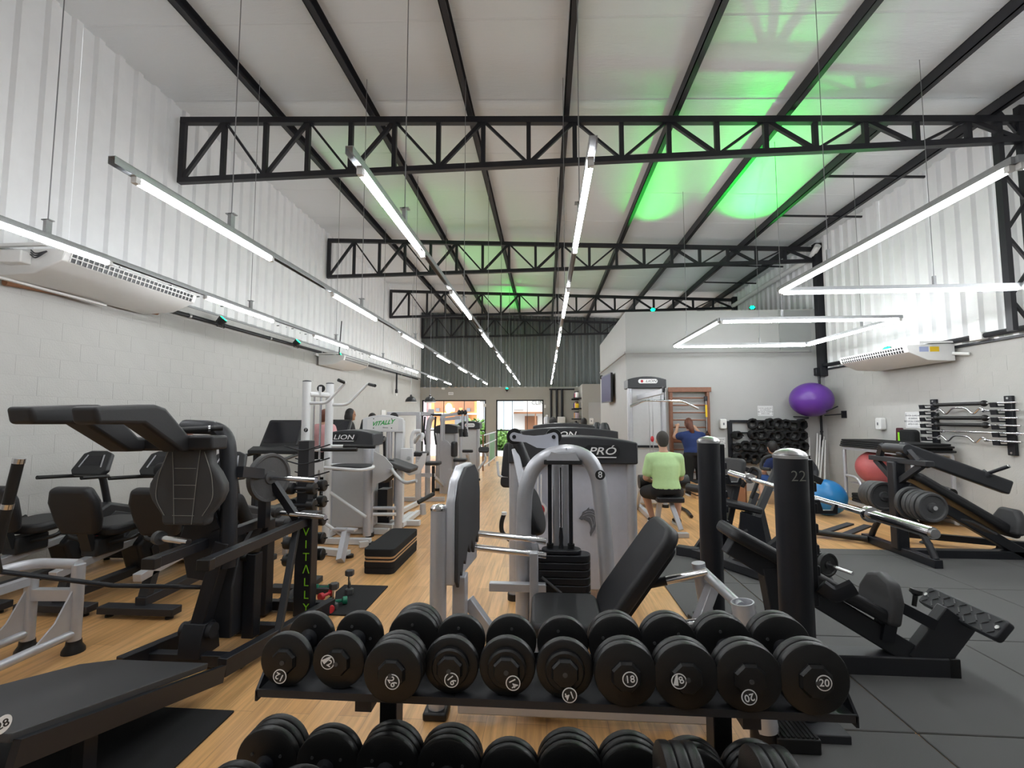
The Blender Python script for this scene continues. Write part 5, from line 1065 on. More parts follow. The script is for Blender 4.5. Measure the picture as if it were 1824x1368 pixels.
# ================================================================ T BAR ROW (right)
tb = thing('t_bar_row', 'black chest supported T bar row machine at the right', 'machine', (4.2, 5.5, 0))
X0 = 3.87
part('base_bar', MB().bar((X0, 5.0, 0.055), (X0, 6.08, 0.055), 0.08, 0.085), 'steel', tb, bev=0.006)
part('floor_beam', MB().bar((X0, 5.42, 0.05), (5.55, 5.42, 0.05), 0.09, 0.09), 'steel', tb, bev=0.006)
part('post', MB().bar((X0, 5.5, 0.06), (X0, 5.5, 1.02), 0.125, 0.125, (0, 1, 0)), 'steel', tb, bev=0.02)
for s in (-1, 1): part('curved_leg', MB().tube([(X0, 5.5 + s * 0.46, 0.09), (X0, 5.5 + s * 0.40, 0.20), (X0, 5.5 + s * 0.22, 0.43), (X0, 5.5 + s * 0.04, 0.44)], 0.032, 12, bend=0.12), 'steel', tb)
part('cross_handle', MB().bar((X0 + 0.02, 5.06, 1.03), (X0 + 0.02, 5.90, 1.03), 0.09, 0.055), 'charc', tb, bev=0.006)
for s in (-1, 1): part('v_strut', MB().bar((X0, 5.5, 0.78), (X0 + 0.02, 5.5 + s * 0.34, 1.01), 0.05, 0.06), 'charc', tb, bev=0.004)
for s in (-1, 1):
    part('stop_arm', MB().bar((X0 + 0.02, 5.5 + s * 0.28, 1.04), (X0 - 0.02, 5.5 + s * 0.16, 1.19), 0.05, 0.06, (0, 1, 0)), 'charc', tb, bev=0.004)
part('lever', MB().bar((X0 - 0.05, 5.36, 1.17), (X0 + 1.02, 5.36, 0.76), 0.09, 0.15, (0, 0, 1)), 'charc', tb, bev=0.02, seg=3)
part('lever_hub', MB().cyl((X0 - 0.02, 5.28, 1.16), (X0 - 0.02, 5.60, 1.16), 0.055, seg=18), 'charc', tb)
part('lever_strut', MB().bar((X0 + 0.05, 5.36, 1.12), (X0 + 0.20, 5.30, 0.98), 0.04, 0.06, (0, 1, 0)), 'charc', tb)
hb = V((X0 + 0.80, 5.36, 0.90)); part('weight_horn', MB().cyl(hb, hb + V((0.09, -0.16, 0.10)), 0.018, seg=14), 'steel', tb); part('horn_flange', MB().cyl(hb - V((0.02, 0, 0.014)), hb + V((0.012, -0.022, 0.015)), 0.05, seg=18), 'charc', tb); part('horn_tip', MB().cyl(hb + V((0.09, -0.16, 0.10)), hb + V((0.094, -0.167, 0.1045)), 0.017, seg=14), 'bsteel', tb)
part('chest_pad', MB().prism(rrect(1.18, 0.26, 0.06, 5, 0.59, 0), (X0 + 0.05, 5.42, 0.85), V((1.06, 0, -0.66)), Y_, 0.09), 'leather', tb, bev=0.03, seg=4)
part('pad_beam', MB().bar((X0 + 0.03, 5.42, 0.76), (X0 + 1.18, 5.42, 0.05), 0.09, 0.10), 'steel', tb, bev=0.008)
part('seat_pad', MB().prism([(-0.15, 0), (0.15, 0), (0.15, 0.16), (0.09, 0.26), (-0.09, 0.26), (-0.15, 0.16)], (X0 + 0.93, 5.36, 0.30), Y_, V((0.2, 0, 1)), 0.09), 'leather2', tb, bev=0.03, seg=4)
part('seat_knob', MB().lathe([(0.01, 0), (0.012, 0.06), (0.03, 0.07), (0.025, 0.09)], (X0 + 1.04, 5.36, 0.42), X_, 12), 'rub', tb)
part('footrest', MB().bar((X0 + 0.40, 5.14, 0.46), (X0 + 0.62, 5.14, 0.34), 0.14, 0.02), 'leather2', tb)
part('roller', MB().cyl((X0 + 0.62, 5.72, 0.68), (X0 + 0.62, 5.56, 0.66), 0.055, seg=18), 'rub', tb); part('roller_end', MB().cyl((X0 + 0.62, 5.552, 0.66), (X0 + 0.62, 5.56, 0.66), 0.02, seg=12), 'bsteel', tb)
part('rear_bar', MB().cyl((X0 - 0.55, 6.3, 0.06), (X0 - 0.05, 5.95, 0.06), 0.035, seg=14), 'rub', tb)
for k in range(2): part('foot_slat', MB().bar((X0 - 0.42 + 0.18 * k, 6.22 - 0.12 * k, 0.06), (X0 + 0.1 + 0.15 * k, 6.5 - 0.1 * k, 0.12), 0.09, 0.02), 'charc', tb)
for x, y in ((4.55, 6.05), (5.1, 5.75)): part('suction_foot', MB().lathe([(0.065, 0), (0.06, 0.012), (0.03, 0.03), (0.02, 0.07)], (x, y, 0.0), Z_, 16), 'rub', tb)
part('floor_beam', MB().bar((4.3, 6.08, 0.10), (5.6, 5.55, 0.09), 0.07, 0.07), 'steel', tb)
part('storage_horn', MB().cyl((X0, 5.0, 0.60), (X0, 6.0, 0.60), 0.022, seg=14), 'chrome', tb)
for k, (y, r) in enumerate(((5.02, 0.145), (5.075, 0.155), (5.13, 0.155), (5.19, 0.155), (5.27, 0.17))): plate(('first', 'second', 'third', 'fourth', 'fifth')[k] + ' iron plate from the camera on the near T bar horn', (X0, y + 0.03, 0.60), Y_ * -1, r, 0.05, 'plates on the T bar post')
for k, (y, r) in enumerate(((5.72, 0.165), (5.78, 0.165), (5.84, 0.16), (5.90, 0.155))): plate(('first', 'second', 'third', 'fourth')[k] + ' iron plate from the camera on the far T bar horn', (X0, y, 0.60), Y_ * -1, r, 0.052, 'plates on the T bar post')
# ================================================================ CART WITH MATS AND RED BALL
ct = thing('mat_cart', 'silver tubular cart by the right wall with mats on top', 'cart', (5.35, 7.7, 0))
for y in (6.95, 8.45):
    part('frame_loop', MB().tube([(5.12, y, 0.03), (5.12, y, 1.0), (5.64, y, 1.0), (5.64, y, 0.03)], 0.028, 14, bend=0.08), 'silver', ct)
for x in (5.12, 5.64): part('top_rail', MB().bar((x, 6.95, 0.985), (x, 8.45, 0.985), 0.05, 0.05), 'silver', ct, bev=0.004)
for z in (0.08,): part('bottom_rail', MB().bar((5.12, 6.95, z), (5.12, 8.45, z), 0.05, 0.05), 'silver', ct); part('bottom_rail', MB().bar((5.64, 6.95, z), (5.64, 8.45, z), 0.05, 0.05), 'silver', ct)
part('curved_brace', MB().tube([(5.12, 8.42, 0.52), (5.12, 8.1, 0.52), (5.12, 7.95, 0.12)], 0.024, 12, bend=0.15), 'silver', ct)
part('shelf_bars', MB().bar((5.3, 6.95, 1.0), (5.3, 8.45, 1.0), 0.03, 0.02), 'silver', ct)
part('ball_cradle', MB().bar((5.38, 7.3, 0.40), (5.38, 8.45, 0.40), 0.4, 0.02), 'silver', ct)
for k in range(4):
    solo('folded_mat', MB().prism(rrect(0.60 - 0.02 * k, 1.62 - 0.05 * (k % 2), 0.03, 3), (5.37, 7.70 + 0.02 * (k % 2), 1.013 + 0.031 * k), X_, Y_, 0.028), 'mat', ('bottom', 'second', 'third', 'top')[k] + ' black folded mat of the pile on the silver cart', 'mat', (5.37, 7.7, 1.013 + 0.031 * k), 'mats on the cart', bev=0.008)
for k in range(3):
    solo('folded_mat', MB().prism(rrect(0.50, 1.40, 0.03, 3), (5.38, 7.65, 0.108 + 0.046 * k), X_, Y_, 0.043), 'mat', ('lowest', 'middle', 'upper')[k] + ' black mat lying in the bottom of the silver cart', 'mat', (5.38, 7.65, 0.108 + 0.046 * k), 'mats in the cart bottom', bev=0.01)
solo('exercise_ball', MB().sphere((5.38, 8.05, 0.69), (0.30, 0.30, 0.275), 40, 24), 'red', 'dusty red exercise ball sitting inside the silver cart', 'ball', (5.38, 8.05, 0.41), smooth=80)
bq = P(1471, 890, Y=7.65)
bl_ = thing('exercise_ball', 'shiny blue exercise ball on the wood floor', 'ball', (bq.x, 7.65, 0))
part('skin', MB().sphere((bq.x, 7.65, 0.272), (0.285, 0.285, 0.272), 48, 30), 'blue', bl_, smooth=80); part('valve', MB().lathe([(0.03, 0), (0.03, 0.004), (0.015, 0.006)], V((bq.x, 7.65, 0.272)) + V((-0.10, -0.16, 0.20)).normalized() * 0.275, V((-0.10, -0.16, 0.20)), 14), 'blue', bl_)
pq = P(1445, 712, Y=9.55)
pb = thing('exercise_ball', 'purple exercise ball held high on the wall rods', 'ball', pq)
part('skin', MB().sphere(pq, (0.385, 0.37, 0.335), 48, 30), 'purple', pb, smooth=80)
hk = thing('ball_bracket', 'black wall rods carrying the purple ball', 'bracket', (5.5, 9.9, 1.6))
for a, c in (((1420, 748, 9.3), (1440, 745, 9.98)), ((1472, 733, 9.2), (1492, 724, 9.3))): part('rod', MB().cyl(P(a[0], a[1], Y=a[2]), P(c[0], c[1], Y=c[2]), 0.012, seg=8), 'steel', hk)
part('rod', MB().cyl((pq.x - 0.12, 9.45, pq.z - 0.345), (pq.x - 0.12, 9.99, pq.z - 0.33), 0.012, seg=8), 'steel', hk); part('rod', MB().cyl((pq.x + 0.18, 9.45, pq.z - 0.31), (5.745, 9.45, pq.z - 0.28), 0.012, seg=8), 'steel', hk)
part('wall_plate', MB().span((5.735, 9.35, pq.z - 0.36), (5.748, 9.5, pq.z - 0.22)), 'steel', hk)
# conduit in the corner
cx_ = 5.62
cn = thing('conduit', 'black conduit with junction box in the right back corner', 'conduit', (cx_, 9.96, 0.9))
part('pipe', MB().cyl((cx_, 9.965, 0.9), (cx_, 9.965, 2.40), 0.022, seg=12), 'steel', cn); part('junction_box', MB().span((cx_ - 0.09, 9.90, 2.36), (cx_ + 0.07, 9.995, 2.52)), 'steel', cn, bev=0.01)
for z in (1.2, 1.75): part('clip', MB().cyl((cx_, 9.965, z), (cx_, 9.965, z + 0.03), 0.03, seg=12), 'steel', cn)
# white poles leaning in the corner
for k, (pb_, pt_) in enumerate((((1443, 866), (1441, 779)), ((1452, 870), (1456, 772)), ((1455, 868), (1461, 775)), ((1458, 874), (1467, 778)), ((1468, 872), (1470, 784)))):
    a = P(*pb_, Y=9.62); a.z = 0.0; c = P(*pt_, Y=9.97)
    solo('white_pole', MB().cyl(a, c, 0.016, seg=12), 'wplastic', ('first', 'second', 'third', 'fourth', 'fifth')[k] + ' white exercise pole from the left leaning beside the corner', 'pole', a, 'white exercise poles')
# ================================================================ WALL RACK WITH BARS (right wall)
br_ = thing('bar_rack', 'pair of black wall brackets carrying barbells on the right wall', 'rack', (5.7, 7.1, 1.2))
xb_ = 5.66
ya_, yb_ = P(1663, 755, X=5.7).y, P(1797, 755, X=5.7).y
zt = [P(1700, yy_, X=xb_).z for yy_ in (722, 734, 746, 758, 770, 783)]
for y in (ya_, yb_):
    b0 = part('bracket', MB().span((5.705, y - 0.05, min(zt) - 0.16), (5.745, y + 0.05, max(zt) + 0.10)), 'steel', br_, bev=0.006)
    for z in zt: part('peg', MB().prism([(0, -0.03), (0.10, -0.03), (0.11, 0.03), (0.09, 0.03), (0.075, -0.012), (0, -0.012)], (5.705, y + 0.04, z - 0.012), -X_, Z_, 0.08), 'steel', b0)
    for z in (min(zt) - 0.13, max(zt) + 0.07): part('bolt', MB().cyl((5.70, y, z), (5.706, y, z), 0.014, seg=10), 'bsteel', b0)
kinds = ['pad', 'ez', 'pad', 'pad', 'plain', 'ez']
for k, z in enumerate(zt):
    xk = 5.64; y0, y1 = ya_ + 0.10 - 0.03 * (k % 3), yb_ - 0.18 - (0.25 if kinds[k] == 'plain' else 0.03 * (k % 2))
    lab = ['topmost padded bar on the wall rack', 'upper wavy curl bar on the wall rack', 'padded bar on the third pegs of the wall rack', 'padded bar just below another padded bar on the wall rack', 'long plain chrome bar on the wall rack', 'lowest wavy curl bar on the wall rack'][k]
    t = thing('wall_barbell', lab, 'barbell', (xk, (y0 + y1) / 2, z + 0.01), 'bars on the wall rack'); zc = z + 0.012
    ym0, ym1 = ya_ - 0.14, yb_ + 0.24
    if kinds[k] == 'pad':
        part('shaft', MB().cyl((xk, y0, zc), (xk, y1, zc), 0.012, seg=12), 'chrome', t); part('foam_grip', MB().cyl((xk, ym0, zc), (xk, ym1, zc), 0.026, seg=14), 'rub', t)
        for y in (ym0, ym1): part('foam_end', MB().sphere((xk, y, zc), 0.042, 14, 8), 'rub', t)
    elif kinds[k] == 'ez':
        n_ = 7; pts = [(xk, y0, zc), (xk, ym0 + 0.02, zc)]
        for j in range(n_): u = (j + 0.5) / n_; pts.append((xk - 0.0, ym0 + (ym1 - ym0) * u, zc + (0.045 if j % 2 == 0 else -0.05) * (0 if j == 3 else 1) + (0.045 if j == 3 else 0)))
        pts += [(xk, ym1 - 0.02, zc), (xk, y1, zc)]
        part('shaft', MB().tube(pts, 0.0125, 12, bend=0.05), 'chrome', t)
        for y in (ym0, ym1): part('collar', MB().cyl((xk, y - 0.012, zc), (xk, y + 0.012, zc), 0.024, seg=14), 'chrome', t)
    else:
        part('shaft', MB().cyl((xk, y0, zc), (xk, y1, zc), 0.013, seg=12), 'chrome', t)
        for y in (y1 + 0.25, y0 - 0.30): part('collar', MB().cyl((xk, y - 0.015, zc), (xk, y + 0.015, zc), 0.026, seg=14), 'chrome', t)
# ================================================================ WALL ITEMS
def dispenser(o, ux, n, label):
    o, ux, n = V(o), V(ux), V(n); t = thing('soap_dispenser', label, 'dispenser', o, 'white wall dispensers')
    part('case', MB().prism(rrect(0.13, 0.20, 0.03, 4), o, ux, Z_, 0.10 if ux.cross(Z_).dot(n) > 0 else -0.10), 'wplastic', t, bev=0.015, seg=3)
    part('lens', MB().prism(rrect(0.03, 0.05, 0.01, 3), o + n * 0.101, ux, Z_, 0.002 if ux.cross(Z_).dot(n) > 0 else -0.002), 'gprint', t)
    return t
q = P(1286, 755, Y=10.0); dispenser((q.x, 9.998, q.z), X_, -Y_, 'white soap dispenser on the inner room wall')
q = P(1573, 755, X=5.73); dispenser((5.742, q.y, q.z), -Y_, -X_, 'white soap dispenser on the right block wall')
def sign(lines, o, ux, n, w_, h, label):
    o, ux, n = V(o), V(ux), V(n); sgn = 1 if ux.cross(Z_).dot(n) > 0 else -1
    t = thing('paper_sign', label, 'sign', o, 'printed wall notices')
    part('sheet', MB().prism([(-w_ / 2, -h / 2), (w_ / 2, -h / 2), (w_ / 2, h / 2), (-w_ / 2, h / 2)], o, ux, Z_, 0.002 * sgn), 'paper', t)
    for a, c in (((-1, -1), (1, -1)), ((1, -1), (1, 1)), ((1, 1), (-1, 1)), ((-1, 1), (-1, -1))): part('border', MB().bar(o + ux * (a[0] * w_ * 0.45) + Z_ * (a[1] * h * 0.43) + n * 0.0025, o + ux * (c[0] * w_ * 0.45) + Z_ * (c[1] * h * 0.43) + n * 0.0025, 0.004, 0.002, n), 'gprint', t)
    for k, s in enumerate(lines): text('line', s, 'gprint', t, o + n * 0.0025 + Z_ * (h * (0.27 - 0.18 * k)), ux, Z_, h * 0.155, bold=0.012, sx=0.92)
    return t
L1 = ['FAVOR GUARDAR', 'AS CANELEIRAS', 'NO LOCAL CORRETO', 'APÓS O USO']; L2 = ['FAVOR GUARDAR', 'AS BARRAS', 'NO LOCAL CORRETO', 'APÓS O USO']
q = P(1363, 732, Y=10.0); sign(L1, (q.x, 9.996, q.z), X_, -Y_, 0.30, 0.21, 'printed notice above the ankle weight board')
q = P(1279, 788, Y=10.0); sign(L1, (q.x, 9.996, q.z), X_, -Y_, 0.30, 0.21, 'printed notice behind the far thick post')
q = P(1625, 748, X=5.73); sign(L2, (5.742, q.y, q.z), -Y_, -X_, 0.30, 0.25, 'printed notice left of the wall bar rack')
# bags under the notice
bg = thing('hanging_bag', 'black bag hanging on the right wall below the notice', 'bag', (5.62, q.y, 0.9))
z0_ = P(1625, 765, X=5.7).z; z1_ = P(1630, 812, X=5.7).z
part('body', MB().prism(rrect(0.30, z0_ - z1_, 0.06, 4), (5.742, q.y + 0.02, (z0_ + z1_) / 2), -Y_, Z_, 0.12), 'blackcloth', bg, bev=0.03, seg=3); part('strap', MB().tube([(5.66, q.y - 0.1, z1_), (5.66, q.y - 0.16, z1_ - 0.20), (5.64, q.y - 0.05, z1_ - 0.36), (5.62, q.y - 0.2, z1_ - 0.40)], 0.015, 6, bend=0.05, flat=0.4), 'blackcloth', bg); part('stripe', MB().span((5.615, q.y + 0.13, z1_ + 0.02), (5.64, q.y + 0.16, z0_ - 0.05)), 'lime', bg)
solo('hanging_towel', MB().prism([(-0.08, 0), (0.08, 0), (0.09, 0.10), (0.06, z0_ - z1_), (-0.05, z0_ - z1_)], (5.742, q.y + 0.26, z1_ + 0.02), -Y_, Z_, 0.05), mat('maroon_cloth', (0.08, 0.02, 0.03), 0.8), 'maroon cloth hanging beside the black bag', 'cloth', (5.7, q.y + 0.26, z1_), bev=0.015)
# ================================================================ WALL BARS (ladder)
xa, xb = P(1196, 760, Y=9.9).x, P(1262, 760, Y=9.9).x
wb_ = thing('wall_bars', 'red brown wooden wall bars on the inner room wall', 'wall bars', ((xa + xb) / 2, 9.95, 0))
ztp = P(1230, 690, Y=9.9).z
for x in (xa, xb): part('upright', MB().span((x - 0.028, 9.86, 0.0), (x + 0.028, 9.985, ztp)), 'wood', wb_, bev=0.006)
part('head_board', MB().span((xa - 0.06, 9.84, ztp - 0.10), (xb + 0.06, 9.88, ztp + 0.0)), 'wood', wb_, bev=0.006)
for k in range(13): part('rung', MB().cyl((xa, 9.90, ztp - 0.22 - 0.152 * k), (xb, 9.90, ztp - 0.22 - 0.152 * k), 0.015, seg=10), 'wood', wb_)
part('board', MB().span((xa, 9.87, 1.0), (xb, 9.89, 1.08)), 'wood', wb_)
tx_ = P(1258, 700, Y=9.8).x
sx2 = thing('suspension_strap', 'yellow and black suspension strap hanging from the wall bars', 'strap', (tx_, 9.82, 1.2))
part('anchor', MB().box((tx_, 9.85, P(1258, 710, Y=9.8).z), (0.06, 0.06, 0.10)), 'steel', sx2, bev=0.01); part('yellow_webbing', MB().bar((tx_, 9.83, P(1258, 721, Y=9.8).z), (tx_, 9.83, P(1258, 743, Y=9.8).z), 0.035, 0.012, (0, 1, 0)), 'yellow', sx2); part('webbing', MB().bar((tx_, 9.83, P(1258, 714, Y=9.8).z), (tx_, 9.83, P(1258, 770, Y=9.8).z), 0.014, 0.008, (0, 1, 0)), 'galv', sx2); part('handle', MB().tube([(tx_ - 0.05, 9.82, P(1258, 776, Y=9.8).z), (tx_, 9.82, P(1258, 768, Y=9.8).z), (tx_ + 0.05, 9.82, P(1258, 776, Y=9.8).z), (tx_ - 0.05, 9.82, P(1258, 777, Y=9.8).z)], 0.012, 8), 'rub', sx2)
# ================================================================ ANKLE WEIGHT BOARD
ax0, ax1 = P(1303, 780, Y=9.9).x, P(1432, 780, Y=9.9).x; az0, az1 = P(1365, 815, Y=9.9).z, P(1365, 750, Y=9.9).z
ak = thing('ankle_weight_board', 'black wall frame holding rows of ankle weights', 'rack', ((ax0 + ax1) / 2, 9.97, az0))
for z in (az0, az1): part('frame_bar', MB().span((ax0, 9.955, z - 0.02), (ax1, 9.99, z + 0.02)), 'steel', ak, bev=0.004)
for x in (ax0, ax1): part('frame_bar', MB().span((x - 0.045, 9.955, az0), (x + 0.045, 9.99, az1)), 'steel', ak, bev=0.004)
rows = [az1 - 0.02, az1 - 0.24, az1 - 0.47, az1 - 0.70]
for z in rows: part('peg_rail', MB().span((ax0, 9.95, z - 0.012), (ax1, 9.985, z + 0.012)), 'steel', ak)
aw = MB(); ring = []; n = 20
rnd = random.Random(5)
for i in range(n):
    a = 2 * math.pi * i / n; rr_ = 0.075 * (1 + 0.10 * rnd.uniform(-1, 1)); c = V((rr_ * math.cos(a), 0, rr_ * 0.92 * math.sin(a))); e = V((math.cos(a), 0, math.sin(a)))
    ring.append([c + e * (0.026 * math.cos(b)) + V((0, 0.075 * math.sin(b), 0)) for b in [2 * math.pi * j / 10 for j in range(10)]])
vs_ = [v for r_ in ring for v in r_]; fs_ = [(i * 10 + j, ((i + 1) % n) * 10 + j, ((i + 1) % n) * 10 + (j + 1) % 10, i * 10 + (j + 1) % 10) for i in range(n) for j in range(10)]
aw.add(vs_, fs_); awm = aw.mesh('ankle_weight', smooth=60); awm.materials.append(M['blackcloth'])
stm = MB().bar((0.05, -0.07, 0.05), (0.10, -0.08, 0.02), 0.03, 0.008).mesh('strap_tail'); stm.materials.append(M['blackcloth'])
rown = ['top', 'second', 'third', 'bottom']; cn_ = ['first', 'second', 'third', 'fourth', 'fifth', 'sixth', 'seventh', 'eighth', 'ninth']
for r_i, z in enumerate(rows):
    for c_i in range(9):
        if r_i == 0 and c_i < 2: continue
        if r_i == 1 and c_i == 1: continue
        x = ax0 + 0.10 + (ax1 - ax0 - 0.14) * c_i / 8
        o = bpy.data.objects.new('ankle_weight', awm); link(o); o.location = (x, 9.87, z - 0.05 + 0.02 * rnd.uniform(-1, 1)); o.rotation_euler = (0.15 * rnd.uniform(-1, 1), rnd.uniform(0, 6.2), 0.35 * rnd.uniform(-1, 1)); s_ = rnd.uniform(0.95, 1.25); o.scale = (s_, 1.0, s_)
        o['label'] = 'black ankle weight, %s from the left in the %s row of the wall board' % (cn_[c_i], rown[r_i]); o['category'] = 'ankle weight'; o['group'] = 'ankle weights on the wall board'
        s2 = bpy.data.objects.new('strap_tail', stm); link(s2, o)
# ================================================================ LAT PULLDOWN
ly = 8.1
lx0, lx1 = P(1119, 800, Y=ly).x, P(1188, 800, Y=ly).x
lt = thing('lat_pulldown', 'tall silver lat pulldown tower with LION badge and wide chrome bar', 'machine', ((lx0 + lx1) / 2, ly, 0))
hd, yf = shroud(lt, (lx0 + lx1) / 2, ly, lx1 - lx0, 0.30, 0.06, P(1150, 671, Y=ly).z, 0.20, m='lpanel')
bq2 = P(1154, 679, Y=yf - 0.008); part('badge', MB().prism(rrect(0.32, 0.075, 0.035, 5), bq2, X_, Z_, 0.006), 'wpaint', hd); text('badge_name', 'LION', 'dprint', hd, bq2 + V((0.05, -0.008, 0)), X_, Z_, 0.055, shear=0.25, sx=1.4); part('badge_mark', MB().sphere(bq2 + V((-0.10, -0.006, 0)), (0.022, 0.004, 0.025), 12, 8), 'redp', hd)
part('boom', MB().bar((P(1150, 705, Y=ly).x - 0.12, ly + 0.0, P(1150, 706, Y=ly).z - 0.02), (P(1182, 694, Y=7.2).x, 7.2, P(1182, 697, Y=7.2).z), 0.06, 0.08), 'silver', lt, bev=0.006)
bx_, bz_ = P(1182, 714, Y=7.2).x, P(1182, 714, Y=7.2).z
part('pulley', MB().lathe([(0.01, -0.015), (0.05, -0.015), (0.042, 0), (0.05, 0.015), (0.01, 0.015)], (bx_, 7.2, bz_ + 0.17), X_, 20), 'rub', lt); part('cable', MB().cyl((bx_, 7.15, bz_ + 0.02), (bx_, 7.15, bz_ + 0.18), 0.006, seg=8), 'steel', lt)
lbar = thing('lat_bar', 'wide chrome lat bar hanging from the pulldown cable', 'bar', (bx_, 7.15, bz_))
part('bar', MB().tube([P(1122, 724, Y=7.15), P(1149, 713, Y=7.15), P(1216, 715, Y=7.15), P(1244, 728, Y=7.15)], 0.015, 12, bend=0.04), 'chrome', lbar)
for a, c in ((P(1122, 724, Y=7.15), P(1149, 713, Y=7.15)), (P(1244, 728, Y=7.15), P(1216, 715, Y=7.15))): part('grip', MB().cyl(a, a.lerp(c, 0.6), 0.0175, seg=12), 'bsteel', lbar)
part('hook', MB().tube([(bx_, 7.15, bz_), (bx_, 7.15, bz_ + 0.05)], 0.008, 8), 'steel', lbar)
for px in (1156, 1162): a = P(px, 705, Y=ly - 0.12); part('cable', MB().cyl((a.x, a.y, 0.5), a, 0.007, seg=8), 'bsteel', lt)
part('cable_weight', MB().sphere(P(1162, 782, Y=ly - 0.12), (0.03, 0.03, 0.05), 14, 10), 'redp', lt)
part('cross_band', MB().span((lx0 + 0.05, ly - 0.06, P(1150, 795, Y=ly).z - 0.02), (lx1 - 0.05, ly - 0.045, P(1150, 795, Y=ly).z + 0.02)), 'steel', lt)
part('thigh_roller', MB().cyl(P(1138, 858, Y=6.95), P(1225, 858, Y=6.95), 0.10, seg=24), 'leather', lt)
part('roller_arm', MB().tube([P(1150, 862, Y=7.0), P(1140, 875, Y=7.3), P(1135, 905, Y=7.9)], 0.03, 10, bend=0.1), 'silver', lt)
sx3 = P(1190, 888, Y=6.55).x
part('seat', MB().prism(rrect(0.36, 0.34, 0.04, 4), (sx3, 6.55, 0.375), X_, Y_, 0.07), 'leather', lt, bev=0.015, seg=3)
part('seat_post', MB().bar((sx3 - 0.10, 6.60, 0.37), (sx3 - 0.12, 6.70, 0.04), 0.06, 0.07, (0, 1, 0)), 'silver', lt, bev=0.005); part('seat_post', MB().bar((sx3 + 0.02, 6.50, 0.37), (sx3 + 0.10, 6.32, 0.04), 0.06, 0.05, (0, 1, 0)), 'silver', lt, bev=0.005)
part('base_beam', MB().bar((sx3 - 0.12, 6.35, 0.04), (sx3 - 0.12, ly, 0.04), 0.07, 0.07), 'silver', lt, bev=0.005); part('base_foot', MB().bar(P(1180, 953, Z=0.03), P(1226, 953, Z=0.03), 0.07, 0.06), 'silver', lt, bev=0.005)
ft = thing('angled_bar', 'bent black bar lying on the floor behind the seated man', 'bar', P(1218, 905, Z=0.03))
part('bar', MB().tube([P(1208, 902, Z=0.03), P(1224, 910, Z=0.03), P(1232, 920, Z=0.03)], 0.025, 10, bend=0.1), 'rub', ft)
# wooden step boxes behind the far post
for k in range(4):
    q = P(1248, 872, Y=9.2); t = thing('wooden_step', ('lowest', 'second', 'third', 'topmost')[k] + ' wood and black step platform in the stack by the wall bars', 'step platform', (q.x, 9.2, 0.075 * k), 'wooden steps by the wall bars')
    part('board', MB().box((q.x + 0.02, 9.2, 0.075 * k + 0.028), (0.36, 0.5, 0.055)), 'eva', t, bev=0.004); part('tread', MB().box((q.x + 0.02, 9.2, 0.075 * k + 0.065), (0.35, 0.49, 0.019)), 'mat', t, bev=0.003)
bxq = P(1305, 870, Y=8.8); bw_ = thing('plyo_box', 'brown plywood box beyond the black machine', 'box', (bxq.x, 8.8, 0))
for dx in (-0.15, 0.15): part('side', MB().box((bxq.x + dx, 8.8, 0.17), (0.02, 0.42, 0.34)), 'brownw', bw_)
part('front', MB().box((bxq.x, 8.6, 0.17), (0.30, 0.02, 0.34)), 'brownw', bw_); part('top', MB().box((bxq.x, 8.8, 0.35), (0.33, 0.44, 0.02)), 'brownw', bw_)
# hatch panel on the inner wall
xa, xb = P(1388, 590, Y=9.99).x, P(1444, 590, Y=9.99).x
solo('wall_hatch', MB().span((xa, 9.985, P(1400, 628, Y=9.99).z), (xb, 9.999, P(1400, 553, Y=9.99).z)), mat('grey_hatch', (0.30, 0.31, 0.305), 0.35), 'grey rectangular panel set high in the inner room wall', 'panel', (xa, 9.99, 3.0), bev=0.003)
# ================================================================ PEOPLE
def remesh_part(name, mb, m, parent, vox=0.014, smooth=4, label=None):
    me = mb.mesh(name, wloc(parent), 0); ob = bpy.data.objects.new('tmp', me); COL.objects.link(ob)
    r = ob.modifiers.new('r', 'REMESH'); r.mode = 'VOXEL'; r.voxel_size = vox
    s = ob.modifiers.new('s', 'SMOOTH'); s.factor = 0.6; s.iterations = smooth
    dg = bpy.context.evaluated_depsgraph_get(); me2 = bpy.data.meshes.new_from_object(ob.evaluated_get(dg)); bpy.data.objects.remove(ob); bpy.data.meshes.remove(me)
    me2.name = name; me2.materials.clear(); me2.materials.append(M[m]); me2.shade_smooth()
    o = link(bpy.data.objects.new(name, me2), parent)
    if label: o['label'] = label
    return o
def limb(mb, pts, rs, seg=14):
    for a, b_, r0, r1 in zip(pts[:-1], pts[1:], rs[:-1], rs[1:]): mb.tube([a, b_], r0, seg, rs=[r0, r1])
    for p_, r in zip(pts, rs): mb.sphere(p_, r, 14, 10)
def torso(mb, spine, R, infl=0.0):
    # spine: list of (point, half width, half depth)
    rings = []
    for i, (p_, a, b_) in enumerate(spine):
        d = (spine[min(i + 1, len(spine) - 1)][0] - spine[max(i - 1, 0)][0]).normalized(); f = d.cross(R).normalized()
        rings.append(mb.ring(p_, R, f, a + infl, 20, b_ + infl))
    mb.loft(rings)
